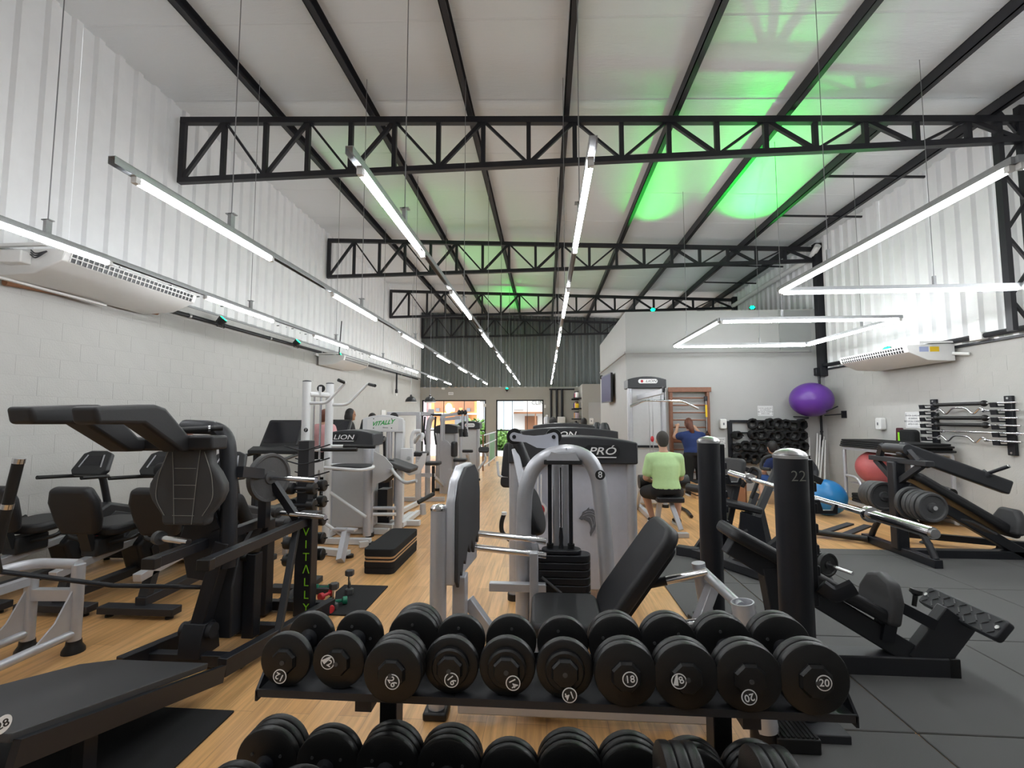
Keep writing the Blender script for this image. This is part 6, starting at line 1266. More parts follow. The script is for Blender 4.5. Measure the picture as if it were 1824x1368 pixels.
def hand(mb, wrist, dirn, up, s=1.0, curl=0.5):
    d = V(dirn).normalized(); u = V(up); sd = d.cross(u).normalized(); u = sd.cross(d).normalized()
    palm = wrist + d * 0.05 * s
    mb.sphere(palm, (0.042 * s, 0.042 * s, 0.030 * s), 14, 10)
    for k, (off, L) in enumerate(((-0.028, 0.062), (-0.009, 0.074), (0.010, 0.070), (0.027, 0.052))):
        b0 = palm + sd * off * s + d * 0.03 * s; b1 = b0 + (d * (1 - curl * 0.4) - u * curl * 0.6) * L * 0.5 * s; b2 = b1 + (d * (1 - curl) - u * curl) * L * 0.55 * s
        limb(mb, [b0, b1, b2], [0.0105 * s, 0.0095 * s, 0.008 * s], 8)
    t0 = wrist + d * 0.025 * s - sd * 0.03 * s; limb(mb, [t0, t0 + (d * 0.6 - sd * 0.8) * 0.035 * s, t0 + (d * 0.95 - sd * 0.5) * 0.065 * s], [0.013 * s, 0.011 * s, 0.009 * s], 8)
def head(mb, c, F, R, s=1.0):
    U = Z_; Rm = Matrix((R, F, U)).transposed()
    mb.sphere(c + U * 0.015 * s, (0.077 * s, 0.098 * s, 0.108 * s), 24, 16, Rm)
    mb.sphere(c + F * 0.025 * s - U * 0.055 * s, (0.058 * s, 0.066 * s, 0.065 * s), 18, 12, Rm)
    mb.sphere(c + F * 0.098 * s - U * 0.02 * s, (0.014 * s, 0.022 * s, 0.024 * s), 12, 8, Rm)       # nose
    mb.sphere(c + F * 0.082 * s - U * 0.07 * s, (0.024 * s, 0.016 * s, 0.014 * s), 12, 8, Rm)        # lips
    mb.sphere(c + F * 0.078 * s - U * 0.105 * s, (0.026 * s, 0.022 * s, 0.018 * s), 12, 8, Rm)       # chin
    for s_ in (-1, 1): mb.sphere(c + R * s_ * 0.080 * s - U * 0.012 * s - F * 0.005, (0.012 * s, 0.024 * s, 0.034 * s), 10, 8, Rm)
def shoe(t, ankle, d, m='blackcloth', sole='wshoe', name='shoe'):
    d = V((d[0], d[1], 0)).normalized(); sd = d.cross(Z_); o = V((ankle.x, ankle.y, 0)) + Z_ * max(0.0, ankle.z - 0.085)
    prof = [(-0.075, 0.030, 0.03), (-0.05, 0.038, 0.085), (0.0, 0.040, 0.10), (0.06, 0.044, 0.075), (0.12, 0.047, 0.055), (0.165, 0.036, 0.042), (0.185, 0.015, 0.03)]
    mb = MB(); mb.loft([[o + d * a + sd * (w_ * math.cos(q)) + Z_ * (0.018 + h / 2 + (h / 2) * math.sin(q)) for q in [2 * math.pi * k / 14 for k in range(14)]] for a, w_, h in prof])
    s = part(name, mb, m, t, smooth=70)
    mb = MB(); mb.loft([[o + d * a + sd * (w_ * 1.05 * q) + Z_ * z for q, z in ((-1, 0.0), (1, 0.0), (1, 0.028), (-1, 0.028))] for a, w_, h in prof]); part('sole', mb, sole, s)
def person(label, J, F, skin='skin', shirt='blackcloth', sleeve=0.75, pants='blackcloth', plen=1.0, vox=0.016, hair=None, sh=1.0, w=1.0, shoes='blackcloth', group=None, seat=False, pat=None):
    """J: pelvis, chest, neck, head, and left/right (l,r) shoulder elbow wrist hip knee ankle"""
    F = V(F).normalized(); R = F.cross(Z_).normalized(); g = {k: V(v) for k, v in J.items()}
    base = V((g['pelvis'].x, g['pelvis'].y, 0)); t = thing('person', label, 'person', base, group)
    sp = lambda e: [(g['pelvis'] - (g['chest'] - g['pelvis']).normalized() * 0.06, 0.135 * w + e, 0.105 * w + e), (g['pelvis'] + (g['chest'] - g['pelvis']) * 0.08, 0.168 * w + e, 0.122 * w + e), (g['pelvis'].lerp(g['chest'], 0.40), 0.148 * w + e, 0.108 * w + e), (g['pelvis'].lerp(g['chest'], 0.75), 0.162 * w + e, 0.112 * w + e), (g['chest'], 0.175 * w + e, 0.115 * w + e), (g['chest'].lerp(g['neck'], 0.55), 0.165 * w + e, 0.09 * w + e), (g['chest'].lerp(g['neck'], 0.85), 0.10 + e, 0.065 + e), (g['neck'], 0.055 + e * 0.3, 0.055 + e * 0.3)]
    b = MB(); torso(b, sp(0), R); limb(b, [g['neck'] - Z_ * 0.03, g['neck'] + (g['head'] - g['neck']) * 0.5], [0.058, 0.053]); head(b, g['head'], F, R, sh)
    for s in 'lr':
        limb(b, [g['sh' + s], g['el' + s], g['wr' + s]], [0.058 * w, 0.043 * w, 0.029]); limb(b, [g['hi' + s], g['kn' + s], g['an' + s]], [0.092 * w, 0.060 * w, 0.038])
        hand(b, g['wr' + s], g['wr' + s] - g['el' + s], Z_ if abs((g['wr' + s] - g['el' + s]).normalized().z) < 0.8 else F)
        limb(b, [g['an' + s], g['an' + s] - Z_ * 0.05 + F * 0.03, g['an' + s] - Z_ * 0.055 + F * 0.13], [0.038, 0.034, 0.026])
    body = remesh_part('body', b, skin, t, vox, 5)
    c = MB(); S = sp(0.014); torso(c, S[0 if not seat else 0:7], R)
    for s in 'lr':
        e = g['sh' + s].lerp(g['el' + s], min(sleeve, 1.0)); pts = [g['sh' + s], e] if sleeve <= 1 else [g['sh' + s], g['el' + s], g['el' + s].lerp(g['wr' + s], sleeve - 1)]
        limb(c, pts, [0.072 * w, 0.066 * w] if sleeve <= 1 else [0.070 * w, 0.056 * w, 0.042 * w])
        limb(c, [g['chest'].lerp(g['neck'], 0.55), g['sh' + s]], [0.085 * w, 0.07 * w])
    so = remesh_part('shirt', c, shirt, t, vox, 5)
    c = MB(); torso(c, [(p_, a + 0.008, d_ + 0.008) for p_, a, d_ in sp(0.008)[:2]], R)
    for s in 'lr':
        if plen <= 0.5:
            e = g['hi' + s].lerp(g['kn' + s], plen * 2); limb(c, [g['hi' + s], e], [0.112 * w, 0.085 * w])
        else:
            e = g['kn' + s].lerp(g['an' + s], (plen - 0.5) * 2); limb(c, [g['hi' + s], g['kn' + s], e], [0.108 * w, 0.076 * w, 0.058 * w])
    remesh_part('shorts' if plen <= 0.5 else 'trousers', c, pants, t, vox, 4)
    for s in 'lr':
        if shoes: shoe(t, g['an' + s], F, shoes)
    hm, kind = hair if hair else ('hair', 'short')
    h = MB(); c0 = g['head']; Rm = Matrix((R, F, Z_)).transposed()
    h.sphere(c0 + Z_ * 0.024 * sh - F * 0.014, (0.085 * sh, 0.098 * sh, 0.108 * sh), 24, 16, Rm)
    if kind == 'short': h.sphere(c0 - F * 0.045 - Z_ * 0.015, (0.074 * sh, 0.062 * sh, 0.085 * sh), 20, 12, Rm)
    if kind == 'long':
        h.sphere(c0 - F * 0.05 - Z_ * 0.06, (0.10 * sh, 0.075 * sh, 0.13 * sh), 20, 12, Rm); h.sphere(c0 - F * 0.06 - Z_ * 0.17, (0.10 * sh, 0.06 * sh, 0.10 * sh), 18, 12, Rm)
        for s in (-1, 1): h.sphere(c0 + R * s * 0.07 - F * 0.015 - Z_ * 0.07, (0.032, 0.055, 0.12), 14, 10, Rm)
    if kind == 'tail':
        h.sphere(c0 - F * 0.05 - Z_ * 0.02, (0.080 * sh, 0.07 * sh, 0.095 * sh), 20, 12, Rm)
        limb(h, [c0 - F * 0.10 + Z_ * 0.01, c0 - F * 0.13 - Z_ * 0.10 + R * 0.02, c0 - F * 0.11 - Z_ * 0.22 + R * 0.05], [0.05, 0.052, 0.03])
    remesh_part('hair', h, hm, t, 0.014, 3)
    for s in (-1, 1): part('eye', MB().sphere(c0 + F * 0.082 * sh + R * s * 0.031 + Z_ * 0.006, 0.011, 10, 6), 'dprint', t)
    return t
# seated man with lime shirt, seen from behind
mx, my = 1.62, 6.52
person('man in lime green T-shirt sitting with his back to the camera', dict(pelvis=(mx + 0.01, my, 0.53), chest=(mx, my + 0.02, 0.85), neck=(mx - 0.005, my + 0.05, 1.045), head=(mx - 0.01, my + 0.08, 1.19),
    shl=(mx - 0.185, my + 0.03, 0.945), ell=(mx - 0.245, my + 0.06, 0.68), wrl=(mx - 0.15, my + 0.27, 0.62), shr=(mx + 0.185, my + 0.03, 0.945), elr=(mx + 0.23, my + 0.10, 0.68), wrr=(mx + 0.13, my + 0.32, 0.64),
    hil=(mx - 0.095, my + 0.02, 0.50), knl=(mx - 0.20, my + 0.36, 0.44), anl=(mx - 0.11, my + 0.32, 0.085), hir=(mx + 0.095, my + 0.02, 0.50), knr=(mx + 0.26, my + 0.36, 0.44), anr=(mx + 0.23, my + 0.30, 0.085)), (0, 1, 0), 'skin', 'limeshirt', 0.72, 'blackcloth', 0.46, 0.013, ('hairg', 'short'), 1.0, 1.08)
# standing woman at the wall bars
wx, wy = 2.87, 9.36
person('woman in navy top and black leggings holding the wall bars', dict(pelvis=(wx + 0.03, wy, 0.80), chest=(wx + 0.01, wy + 0.06, 1.07), neck=(wx - 0.02, wy + 0.10, 1.235), head=(wx - 0.04, wy + 0.13, 1.375),
    shl=(wx - 0.185, wy + 0.07, 1.14), ell=(wx - 0.27, wy + 0.26, 1.12), wrl=(wx - 0.17, wy + 0.44, 1.31), shr=(wx + 0.185, wy + 0.07, 1.14), elr=(wx + 0.27, wy + 0.26, 1.10), wrr=(wx + 0.20, wy + 0.44, 1.28),
    hil=(wx - 0.07, wy, 0.76), knl=(wx - 0.09, wy + 0.03, 0.42), anl=(wx - 0.10, wy - 0.02, 0.085), hir=(wx + 0.13, wy, 0.76), knr=(wx + 0.14, wy + 0.05, 0.42), anr=(wx + 0.14, wy + 0.06, 0.085)), (0, 1, 0), 'skin', 'navy', 0.40, 'blackcloth', 0.97, 0.015, ('hairb', 'tail'), 0.95, 1.18)
def standing(label, x, y, F, top, **k):
    F = V(F).normalized(); R = F.cross(Z_); s = top / 1.70; o = V((x, y, 0))
    f = lambda r, fw, z: o + R * r * s + F * fw * s + Z_ * z * s
    J = dict(pelvis=f(0, 0, 0.93), chest=f(0, 0.0, 1.25), neck=f(0, 0.0, 1.45), head=f(0, 0.03, 1.585), shl=f(-0.18, 0, 1.37), ell=f(-0.24, 0.04, 1.10), wrl=f(-0.17, 0.25, 1.04), shr=f(0.18, 0, 1.37), elr=f(0.24, 0.04, 1.10), wrr=f(0.17, 0.25, 1.04), hil=f(-0.09, 0, 0.88), knl=f(-0.10, 0.03, 0.48), anl=f(-0.11, -0.02, 0.085), hir=f(0.09, 0, 0.88), knr=f(0.10, 0.05, 0.48), anr=f(0.11, 0.06, 0.085))
    return person(label, J, F, vox=0.02, **k)
def lift(t, dz): t.location.z += dz
lift(standing('woman with dark shoulder length hair on the far treadmill', -3.98, 9.25, (1, 0.45, 0), 1.50, shirt='blackcloth', sleeve=1.7, pants='blackcloth', plen=0.98, hair=('hair', 'long'), skin='skin2'), 0.165)
lift(standing('dark haired person standing behind the woman near the far treadmill', -4.25, 11.2, (1, 0.6, 0), 1.60, shirt='blackcloth', sleeve=0.7, pants='blackcloth', plen=0.98, hair=('hair', 'short'), skin='skin2'), 0.0)
lift(standing('person in pink top behind the pull up machine post', -3.62, 7.45, (0.3, 1, 0), 1.45, shirt='pink', sleeve=0.6, pants='blackcloth', plen=0.95, hair=('hairb', 'short'), skin='skin'), 0.165)
standing('black haired person beyond the LION hood', 0.16, 9.5, (0.1, 1, 0), 1.49, shirt='pink', sleeve=0.6, pants='blackcloth', plen=0.95, hair=('hair', 'short'), skin='skin2')
standing('second dark haired person farther beyond the LION hood', 0.95, 11.6, (-0.2, 1, 0), 1.47, shirt='wpaint', sleeve=0.6, pants='blackcloth', plen=0.95, hair=('hair', 'short'), skin='skin2')
# rider on the hidden bike
rx_, ry_ = -3.05, 3.80
person('rider in black with auburn hair on the recumbent bike', dict(pelvis=(rx_, ry_, 0.70), chest=(rx_, ry_ - 0.06, 0.98), neck=(rx_, ry_ - 0.06, 1.14), head=(rx_, ry_ - 0.03, 1.27), shl=(rx_ - 0.17, ry_ - 0.05, 1.06), ell=(rx_ - 0.22, ry_ + 0.16, 0.95), wrl=(rx_ - 0.21, ry_ + 0.38, 0.97), shr=(rx_ + 0.17, ry_ - 0.05, 1.06), elr=(rx_ + 0.24, ry_ + 0.18, 0.95), wrr=(rx_ + 0.22, ry_ + 0.38, 0.97),
    hil=(rx_ - 0.09, ry_ + 0.02, 0.70), knl=(rx_ - 0.15, ry_ + 0.42, 0.80), anl=(rx_ - 0.19, ry_ + 0.82, 0.56), hir=(rx_ + 0.09, ry_ + 0.02, 0.70), knr=(rx_ + 0.15, ry_ + 0.46, 0.72), anr=(rx_ + 0.19, ry_ + 0.66, 0.38)), (0, 1, 0), 'skin', 'blackcloth', 0.6, 'blackcloth', 0.97, 0.018, ('hairb', 'short'), 0.95, 0.95)
# person crouching behind the near thick post
kx, ky = 4.16, 8.45
person('person crouching in sandals, mostly hidden behind the near thick post', dict(pelvis=(kx, ky - 0.05, 0.36), chest=(kx - 0.05, ky + 0.08, 0.66), neck=(kx - 0.10, ky + 0.14, 0.84), head=(kx - 0.14, ky + 0.20, 0.97), shl=(kx - 0.22, ky + 0.06, 0.78), ell=(kx - 0.30, ky + 0.2, 0.55), wrl=(kx - 0.15, ky + 0.36, 0.42), shr=(kx + 0.12, ky + 0.10, 0.78), elr=(kx + 0.28, ky + 0.1, 0.56), wrr=(kx + 0.20, ky + 0.30, 0.42),
    hil=(kx - 0.09, ky, 0.34), knl=(kx - 0.34, ky + 0.30, 0.44), anl=(kx - 0.36, ky + 0.12, 0.085), hir=(kx + 0.09, ky, 0.34), knr=(kx + 0.30, ky + 0.30, 0.48), anr=(kx + 0.16, ky + 0.14, 0.085)), (0, 1, 0), 'skin', 'navy', 0.6, 'bluecloth', 0.40, 0.018, ('hair', 'short'), 0.95, 0.95, shoes='brownw')
# ================================================================ AIR CONDITIONERS
def ac(label, xw, nrm, y0, y1, zt, dep, th, group='wall air conditioners', open_end=False, sticker=False):
    t = thing('air_conditioner', label, 'air conditioner', (xw, (y0 + y1) / 2, zt - th), group)
    f = lambda d, z: (nrm * d, z)
    prof = [(0.03, 0), (dep, -0.01), (dep + 0.01, -0.03), (dep - 0.015, -0.115), (dep - 0.06, -0.135), (dep * 0.6, -th * 0.95), (0.14, -th), (0.03, -th)]
    part('case', MB().prism([(d, z) for d, z in prof], (xw, y0, zt), X_ * nrm, Z_, (y1 - y0) if (X_ * nrm).cross(Z_).y > 0 else -(y1 - y0)), 'wplastic', t, bev=0.008)
    gr = part('grille_recess', MB().prism([(dep + 0.004, -0.034), (dep + 0.010, -0.034), (dep - 0.010, -0.112), (dep - 0.016, -0.112)], (xw, y0 + 0.06, zt), X_ * nrm, Z_, (y1 - y0 - 0.12) if (X_ * nrm).cross(Z_).y > 0 else -(y1 - y0 - 0.12)), 'plastic', t)
    n = int((y1 - y0 - 0.12) / 0.05)
    for k in range(n + 1):
        y = y0 + 0.06 + (y1 - y0 - 0.12) * k / n; part('louver', MB().bar((xw + nrm * (dep + 0.012), y, zt - 0.034), (xw + nrm * (dep - 0.010), y, zt - 0.112), 0.012, 0.008, (0, 1, 0)), 'wplastic', gr)
    part('blade', MB().bar((xw + nrm * (dep + 0.004), y0 + 0.05, zt - 0.073), (xw + nrm * (dep + 0.004), y1 - 0.05, zt - 0.073), 0.012, 0.010), 'wplastic', gr)
    part('mount_rail', MB().span((xw + nrm * 0.001, y0 - 0.12, zt - 0.03), (xw + nrm * 0.035, y0 + 0.02, zt + 0.02)), 'wplastic', t)
    part('hanger_arm', MB().span((xw + nrm * 0.03, y0 - 0.05, zt + 0.005), (xw + nrm * dep * 0.8, y0 - 0.01, zt + 0.03)), 'wplastic', t)
    if open_end:
        part('control_box', MB().box((xw + nrm * 0.30, y0 - 0.045, zt - 0.10), (0.20, 0.09, 0.11)), 'wplastic', t, bev=0.01)
        for k in range(3): part('wire', MB().tube([(xw + nrm * 0.42, y0 - 0.03, zt - 0.03 - 0.02 * k), (xw + nrm * 0.5, y0 - 0.06, zt - 0.08 - 0.02 * k), (xw + nrm * 0.56, y0 - 0.02, zt - 0.04)], 0.006, 6, bend=0.04), 'steel', t)
        part('lower_arm', MB().bar((xw + nrm * 0.06, y0 - 0.02, zt - th - 0.01), (xw + nrm * 0.10, y0 + 1.0, zt - th - 0.03), 0.04, 0.02), 'wplastic', t)
    if sticker:
        part('energy_label', MB().span((xw + nrm * 0.36, y0 - 0.004, zt - 0.11), (xw + nrm * 0.24, y0 - 0.001, zt - 0.04)), 'yellow', t); part('spec_label', MB().span((xw + nrm * 0.50, y0 - 0.004, zt - 0.11), (xw + nrm * 0.38, y0 - 0.001, zt - 0.04)), mat('label_blue', (0.35, 0.4, 0.6), 0.6), t)
        part('drain_spout', MB().cyl((xw + nrm * 0.08, y0 - 0.02, zt - 0.14), (xw + nrm * 0.0, y0 - 0.18, zt - 0.17), 0.022, seg=10), 'wplastic', t)
    return t
ac('large white air conditioner on the left wall with exposed end wiring', XL + 0.03, 1, 3.72, 5.28, 3.0, 0.70, 0.24, open_end=True)
ac('smaller white air conditioner far down the left wall', XL + 0.03, 1, 9.7, 11.1, 2.86, 0.60, 0.22)
ac('white air conditioner with yellow energy label on the right wall', XR - 0.03, -1, 6.85, 8.35, 2.53, 0.66, 0.24, sticker=True)
solo('condensate_pipe', MB().tube([P(8, 503, X=-4.9), P(40, 508, X=-4.9), P(280, 557, X=-4.9)], 0.03, 10), 'brownw', 'brown pipe with white end below the left air conditioner', 'pipe', P(8, 503, X=-4.9))
cd2 = thing('wall_conduit', 'black conduit running along the left wall below the cladding', 'conduit', (-4.88, 8, 2.9))
part('pipe', MB().cyl((-4.90, 5.3, 2.90), (-4.90, 17.6, 2.98), 0.028, seg=10), 'steel', cd2)
for k in range(6): part('clip', MB().cyl((-4.90, 6.0 + 1.9 * k, 2.905 + 0.012 * k), (-4.90, 6.04 + 1.9 * k, 2.905 + 0.012 * k), 0.036, seg=10), 'galv', cd2)
q = P(707, 656, X=-4.8); dp_ = thing('drop_pipe', 'black vertical pipe dropping from the left wall conduit', 'pipe', (q.x, q.y, 2.3)); part('pipe', MB().cyl((q.x, q.y, P(707, 697, X=-4.8).z), (q.x, q.y, 2.95), 0.03, seg=10), 'steel', dp_); part('end_box', MB().box((q.x, q.y, P(707, 697, X=-4.8).z), (0.07, 0.07, 0.12)), 'steel', dp_)
q = P(706, 703, X=XL + 0.02); solo('wall_outlet', MB().box((XL + 0.02, q.y, q.z), (0.03, 0.10, 0.08)), 'wplastic', 'small white outlet box below the drop pipe', 'outlet', (XL + 0.02, q.y, q.z), bev=0.006)
for i, (px, py) in enumerate(((683, 738), (697, 742))):
    q = P(px, py, X=XL + 0.02); solo('switch_panel', MB().box((XL + 0.02, q.y, q.z), (0.03, 0.36, 0.26)), 'wplastic', ('left', 'right')[i] + ' white wall cabinet above the white machine', 'panel', (XL + 0.02, q.y, q.z), bev=0.01)
cb2 = thing('wall_conduit', 'black cable duct under the right cladding', 'conduit', (5.70, 7, 2.56)); part('pipe', MB().cyl((5.66, 3.0, 2.56), (5.66, 9.85, 2.56), 0.035, seg=10), 'steel', cb2); part('junction', MB().box((5.66, 6.45, 2.56), (0.09, 0.18, 0.10)), 'wplastic', cb2, bev=0.01)
# ================================================================ BACK OF HALL
for i, px in enumerate((732, 766)):
    q = P(px, 716, Y=14.0); t = thing('pendant_lamp', ('left', 'right')[i] + ' black dome pendant lamp near the entrance', 'lamp', q, 'black pendant lamps')
    part('shade', MB().lathe([(0.175, 0), (0.172, 0.012), (0.16, 0.07), (0.12, 0.13), (0.06, 0.165), (0.035, 0.17), (0.03, 0.21), (0.012, 0.225), (0.008, 0.226), (0.05, 0.15), (0.11, 0.115), (0.15, 0.06), (0.165, 0.002)], q, Z_, 28), 'plastic', t)
    part('rim', MB().lathe([(0.172, -0.02), (0.178, -0.018), (0.178, 0.004), (0.17, 0.004)], q, Z_, 28), 'wplastic', t); part('cord', MB().cyl(q + Z_ * 0.22, (q.x, q.y, ROOF(q.x) + 0.05), 0.006, seg=6), 'wire', t)
    part('bulb', MB().sphere(q + Z_ * 0.03, 0.045, 14, 10), 'wplastic', t)
q = P(803, 701, Y=18.18); ex = thing('exit_sign', 'small white exit plate on the beam over the entrance', 'sign', (q.x, 18.18, q.z)); part('plate', MB().box((q.x, 18.185, q.z), (0.20, 0.012, 0.11)), 'wpaint', ex); text('word', 'SAÍDA', 'gprint', ex, (q.x, 18.177, q.z), X_, Z_, 0.06, bold=0.01)
q = P(790, 692, Y=18.15); solo('floodlight', MB().box((q.x, 18.12, q.z), (0.14, 0.10, 0.09)), 'wplastic', 'small white emergency light over the entrance', 'light', (q.x, 18.12, q.z), bev=0.02)
for i, (px, py) in enumerate(((864, 722), (971, 724))):
    q = P(px, py, Y=18.19); solo('motion_sensor', MB().box((q.x, 18.185, q.z), (0.07, 0.03, 0.13)), 'wplastic', ('white sensor on the pillar between the doors', 'white sensor right of the street door')[i], 'sensor', (q.x, 18.185, q.z), bev=0.01)
pp = thing('conduit', 'bundle of black conduits on the back wall feeding the electrical box', 'conduit', (0.5, 18.15, 1.2))
xa, xb2, xc = P(983, 700, Y=18.15).x, P(987, 700, Y=18.15).x, P(1000, 700, Y=18.15).x
part('pipe', MB().cyl((xa - 0.03, 18.15, 0.0), (xa - 0.03, 18.15, 2.62), 0.04, seg=10), 'steel', pp); part('pipe', MB().tube([(xb2 + 0.10, 18.14, 2.62), (xb2 + 0.10, 18.14, 1.30), (xc, 18.14, 1.26), (xc + 0.45, 18.14, 1.26)], 0.045, 10, bend=0.15), 'steel', pp); part('pipe', MB().cyl((xc + 0.02, 18.14, 1.4), (xc + 0.02, 18.14, 2.62), 0.045, seg=10), 'steel', pp); part('pipe', MB().cyl((xa - 0.1, 18.14, 2.60), (xc + 0.5, 18.14, 2.60), 0.03, seg=10), 'steel', pp)
q = P(1000, 754, Y=18.1); eb = thing('electrical_box', 'grey electrical cabinet on the back wall', 'box', (q.x, 18.1, q.z)); part('case', MB().box((q.x, 18.1, q.z), (0.30, 0.14, 0.50)), 'wplastic', eb, bev=0.01); part('door', MB().box((q.x, 18.025, q.z), (0.27, 0.012, 0.46)), 'wplastic', eb, bev=0.004)
q = P(974, 752, Y=17.6); ge = thing('steel_flask', 'large steel cylinder standing right of the street door', 'cylinder', (q.x, 17.6, 0)); part('body', MB().lathe([(0.11, 0.0), (0.11, q.z + 0.12), (0.09, q.z + 0.19), (0.04, q.z + 0.22)], (q.x, 17.6, 0), Z_, 20), 'silver', ge); part('cap', MB().lathe([(0.045, q.z + 0.22), (0.045, q.z + 0.27), (0.02, q.z + 0.28)], (q.x, 17.6, 0), Z_, 14), 'wplastic', ge)
# reception block with shelves of supplements
X0b = P(1037, 720, Y=16.2).x
struct('wall_reception', MB().span((X0b, 16.2, 0), (2.6, 18.2, 2.66)), 'beige', 'beige full height block beside the back wall')
struct('door_3', MB().span((P(1060, 740, Y=14.6).x - 0.05, 16.15, 0), (P(1072, 740, Y=16.2).x, 16.19, 2.02)), 'plaster', 'pale door beside the reception block')
sh = thing('supplement_shelf', 'glass wall shelves on the side of the reception block', 'shelf', (X0b, 17.0, 1.1))
zs_ = [P(1025, y, Y=16.9).z for y in (709, 727, 745, 763)]
for z in zs_: part('shelf', MB().span((X0b - 0.30, 16.4, z - 0.012), (X0b, 17.8, z)), 'clear', sh)
for y in (16.45, 17.75):
    for z in zs_: part('support', MB().span((X0b - 0.28, y - 0.01, z - 0.05), (X0b, y + 0.01, z - 0.012)), 'steel', sh)
cols = [('wpaint', 'white'), ('plastic', 'black'), ('redp', 'red'), ('yellow', 'yellow'), ('bluecloth', 'blue'), ('orangewall', 'orange'), ('mauve', 'mauve')]
rnd = random.Random(9); usedl = {}
for r_i, z in enumerate(zs_):
    for c_i in range(5):
        y = 16.52 + 0.25 * c_i; m_, cn2 = cols[(r_i * 3 + c_i * 2) % 7]; hh = rnd.uniform(0.18, 0.27); rr_ = rnd.uniform(0.055, 0.075); o = (X0b - 0.15, y, z)
        t = thing('supplement_jar', '%s supplement jar, %s from the front on the %s glass shelf' % (cn2, cn_[c_i], rown[r_i] if r_i != 3 else 'bottom'), 'jar', o, 'supplement jars')
        part('body', MB().lathe([(rr_ * 0.95, 0), (rr_, 0.01), (rr_, hh * 0.78), (rr_ * 0.8, hh * 0.84)], o, Z_, 14), m_, t); part('lid', MB().lathe([(rr_ * 0.82, hh * 0.82), (rr_ * 0.82, hh), (rr_ * 0.7, hh * 1.01)], o, Z_, 14), 'plastic', t)
# television on the inner side wall
tv = thing('television', 'wall television with dark screen tilted out from the inner side wall', 'television', (1.6, 12.2, 2.2))
tc_ = V((1.56, 12.1, P(1088, 692, Y=12.1).z)); tu = V((0.35, -1.0, 0)).normalized(); tu = V((-0.07, 1.0, 0)).normalized()
n_tv = tu.cross(Z_)
part('case', MB().prism(rrect(1.20, 0.72, 0.02, 3), tc_, tu, Z_, 0.05 if n_tv.x > 0 else -0.05), 'plastic', tv)
part('screen', MB().prism(rrect(1.14, 0.66, 0.01, 3), tc_ + (n_tv if n_tv.x < 0 else -n_tv) * 0.003, tu, Z_, 0.004), mat('tv_screen', (0.012, 0.012, 0.02), 0.6, emit=(0.06, 0.05, 0.2), es=0.12), tv)
part('arm', MB().cyl(tc_ + V((0.05, 0, 0)), (1.72, 12.1, tc_.z), 0.03, seg=10), 'steel', tv)
q = P(1074, 672, X=1.68); solo('camera_dome', MB().sphere((1.64, q.y, q.z), (0.06, 0.08, 0.06), 16, 10), 'plastic', 'small black security camera beside the television', 'camera', (1.64, q.y, q.z))
q = P(1048, 750, Y=15.9); dispenser((X0b + 0.3, 16.198, q.z), X_, -Y_, 'white dispenser on the beige reception block')
# pulley columns with black caps
for i, (px, Y_c, r, z1) in enumerate(((1052, 9.6, 0.05, P(1052, 757, Y=9.6).z), (1064, 9.4, 0.075, P(1064, 752, Y=9.4).z), (1077, 9.2, 0.095, P(1078, 753, Y=9.2).z))):
    x = P(px, 780, Y=Y_c).x; t = thing('pulley_column', ('slim grey', 'middle silver', 'widest silver')[i] + ' machine column with black cone cap beyond the PRÓ hood', 'column', (x, Y_c, 0), 'capped machine columns')
    part('column', MB().lathe([(r * 0.9, 0), (r, 0.02), (r, z1 - 0.16), (r * 0.9, z1 - 0.155)], (x, Y_c, 0), Z_, 20), 'silver', t)
    part('cap', MB().lathe([(r * 1.2, z1 - 0.17), (r * 1.2, z1 - 0.14), (r * 0.8, z1 - 0.03), (r * 0.5, z1), (0.01, z1 + 0.004)] if i else [(r * 0.8, z1 - 0.10), (r * 1.2, z1 - 0.02), (r * 1.2, z1), (0.01, z1)], (x, Y_c, 0), Z_, 20), 'dplastic', t)
    for k in range(6): a = math.pi * k / 3; part('slot', MB().bar((x + r * math.cos(a), Y_c + r * math.sin(a), z1 - 0.9), (x + r * math.cos(a), Y_c + r * math.sin(a), z1 - 0.2), 0.012, 0.012, (math.cos(a), math.sin(a), 0.01)), 'dplastic', t)
    part('foot', MB().box((x, Y_c, 0.02), (r * 3, r * 3, 0.04)), 'rub', t, bev=0.005)
# railing at the entrance ramp
ra = thing('railing', 'metal railing with green panel beside the street door', 'railing', (-1.75, 15.2, 0))
for y in (13.2, 14.6, 16.2): part('post', MB().span((-1.78, y - 0.02, 0), (-1.74, y + 0.02, 1.02)), 'brownw' if y < 14 else 'silver', ra)
for z in (1.0, 0.72, 0.12): part('rail', MB().bar((-1.76, 13.2, z), (-1.76, 16.6, z), 0.03, 0.03), 'silver', ra)
part('rail', MB().bar((-2.3, 13.2, 1.0), (-1.76, 13.2, 1.0), 0.03, 0.03), 'silver', ra); part('rail', MB().bar((-2.3, 13.2, 0.72), (-1.76, 13.2, 0.72), 0.03, 0.03), 'silver', ra); part('post', MB().span((-2.32, 13.18, 0), (-2.28, 13.22, 1.0)), 'brownw', ra)
part('green_panel', MB().span((-1.765, 14.65, 0.14), (-1.755, 16.15, 0.98)), mat('green_panel', (0.06, 0.22, 0.06), 0.6), ra)
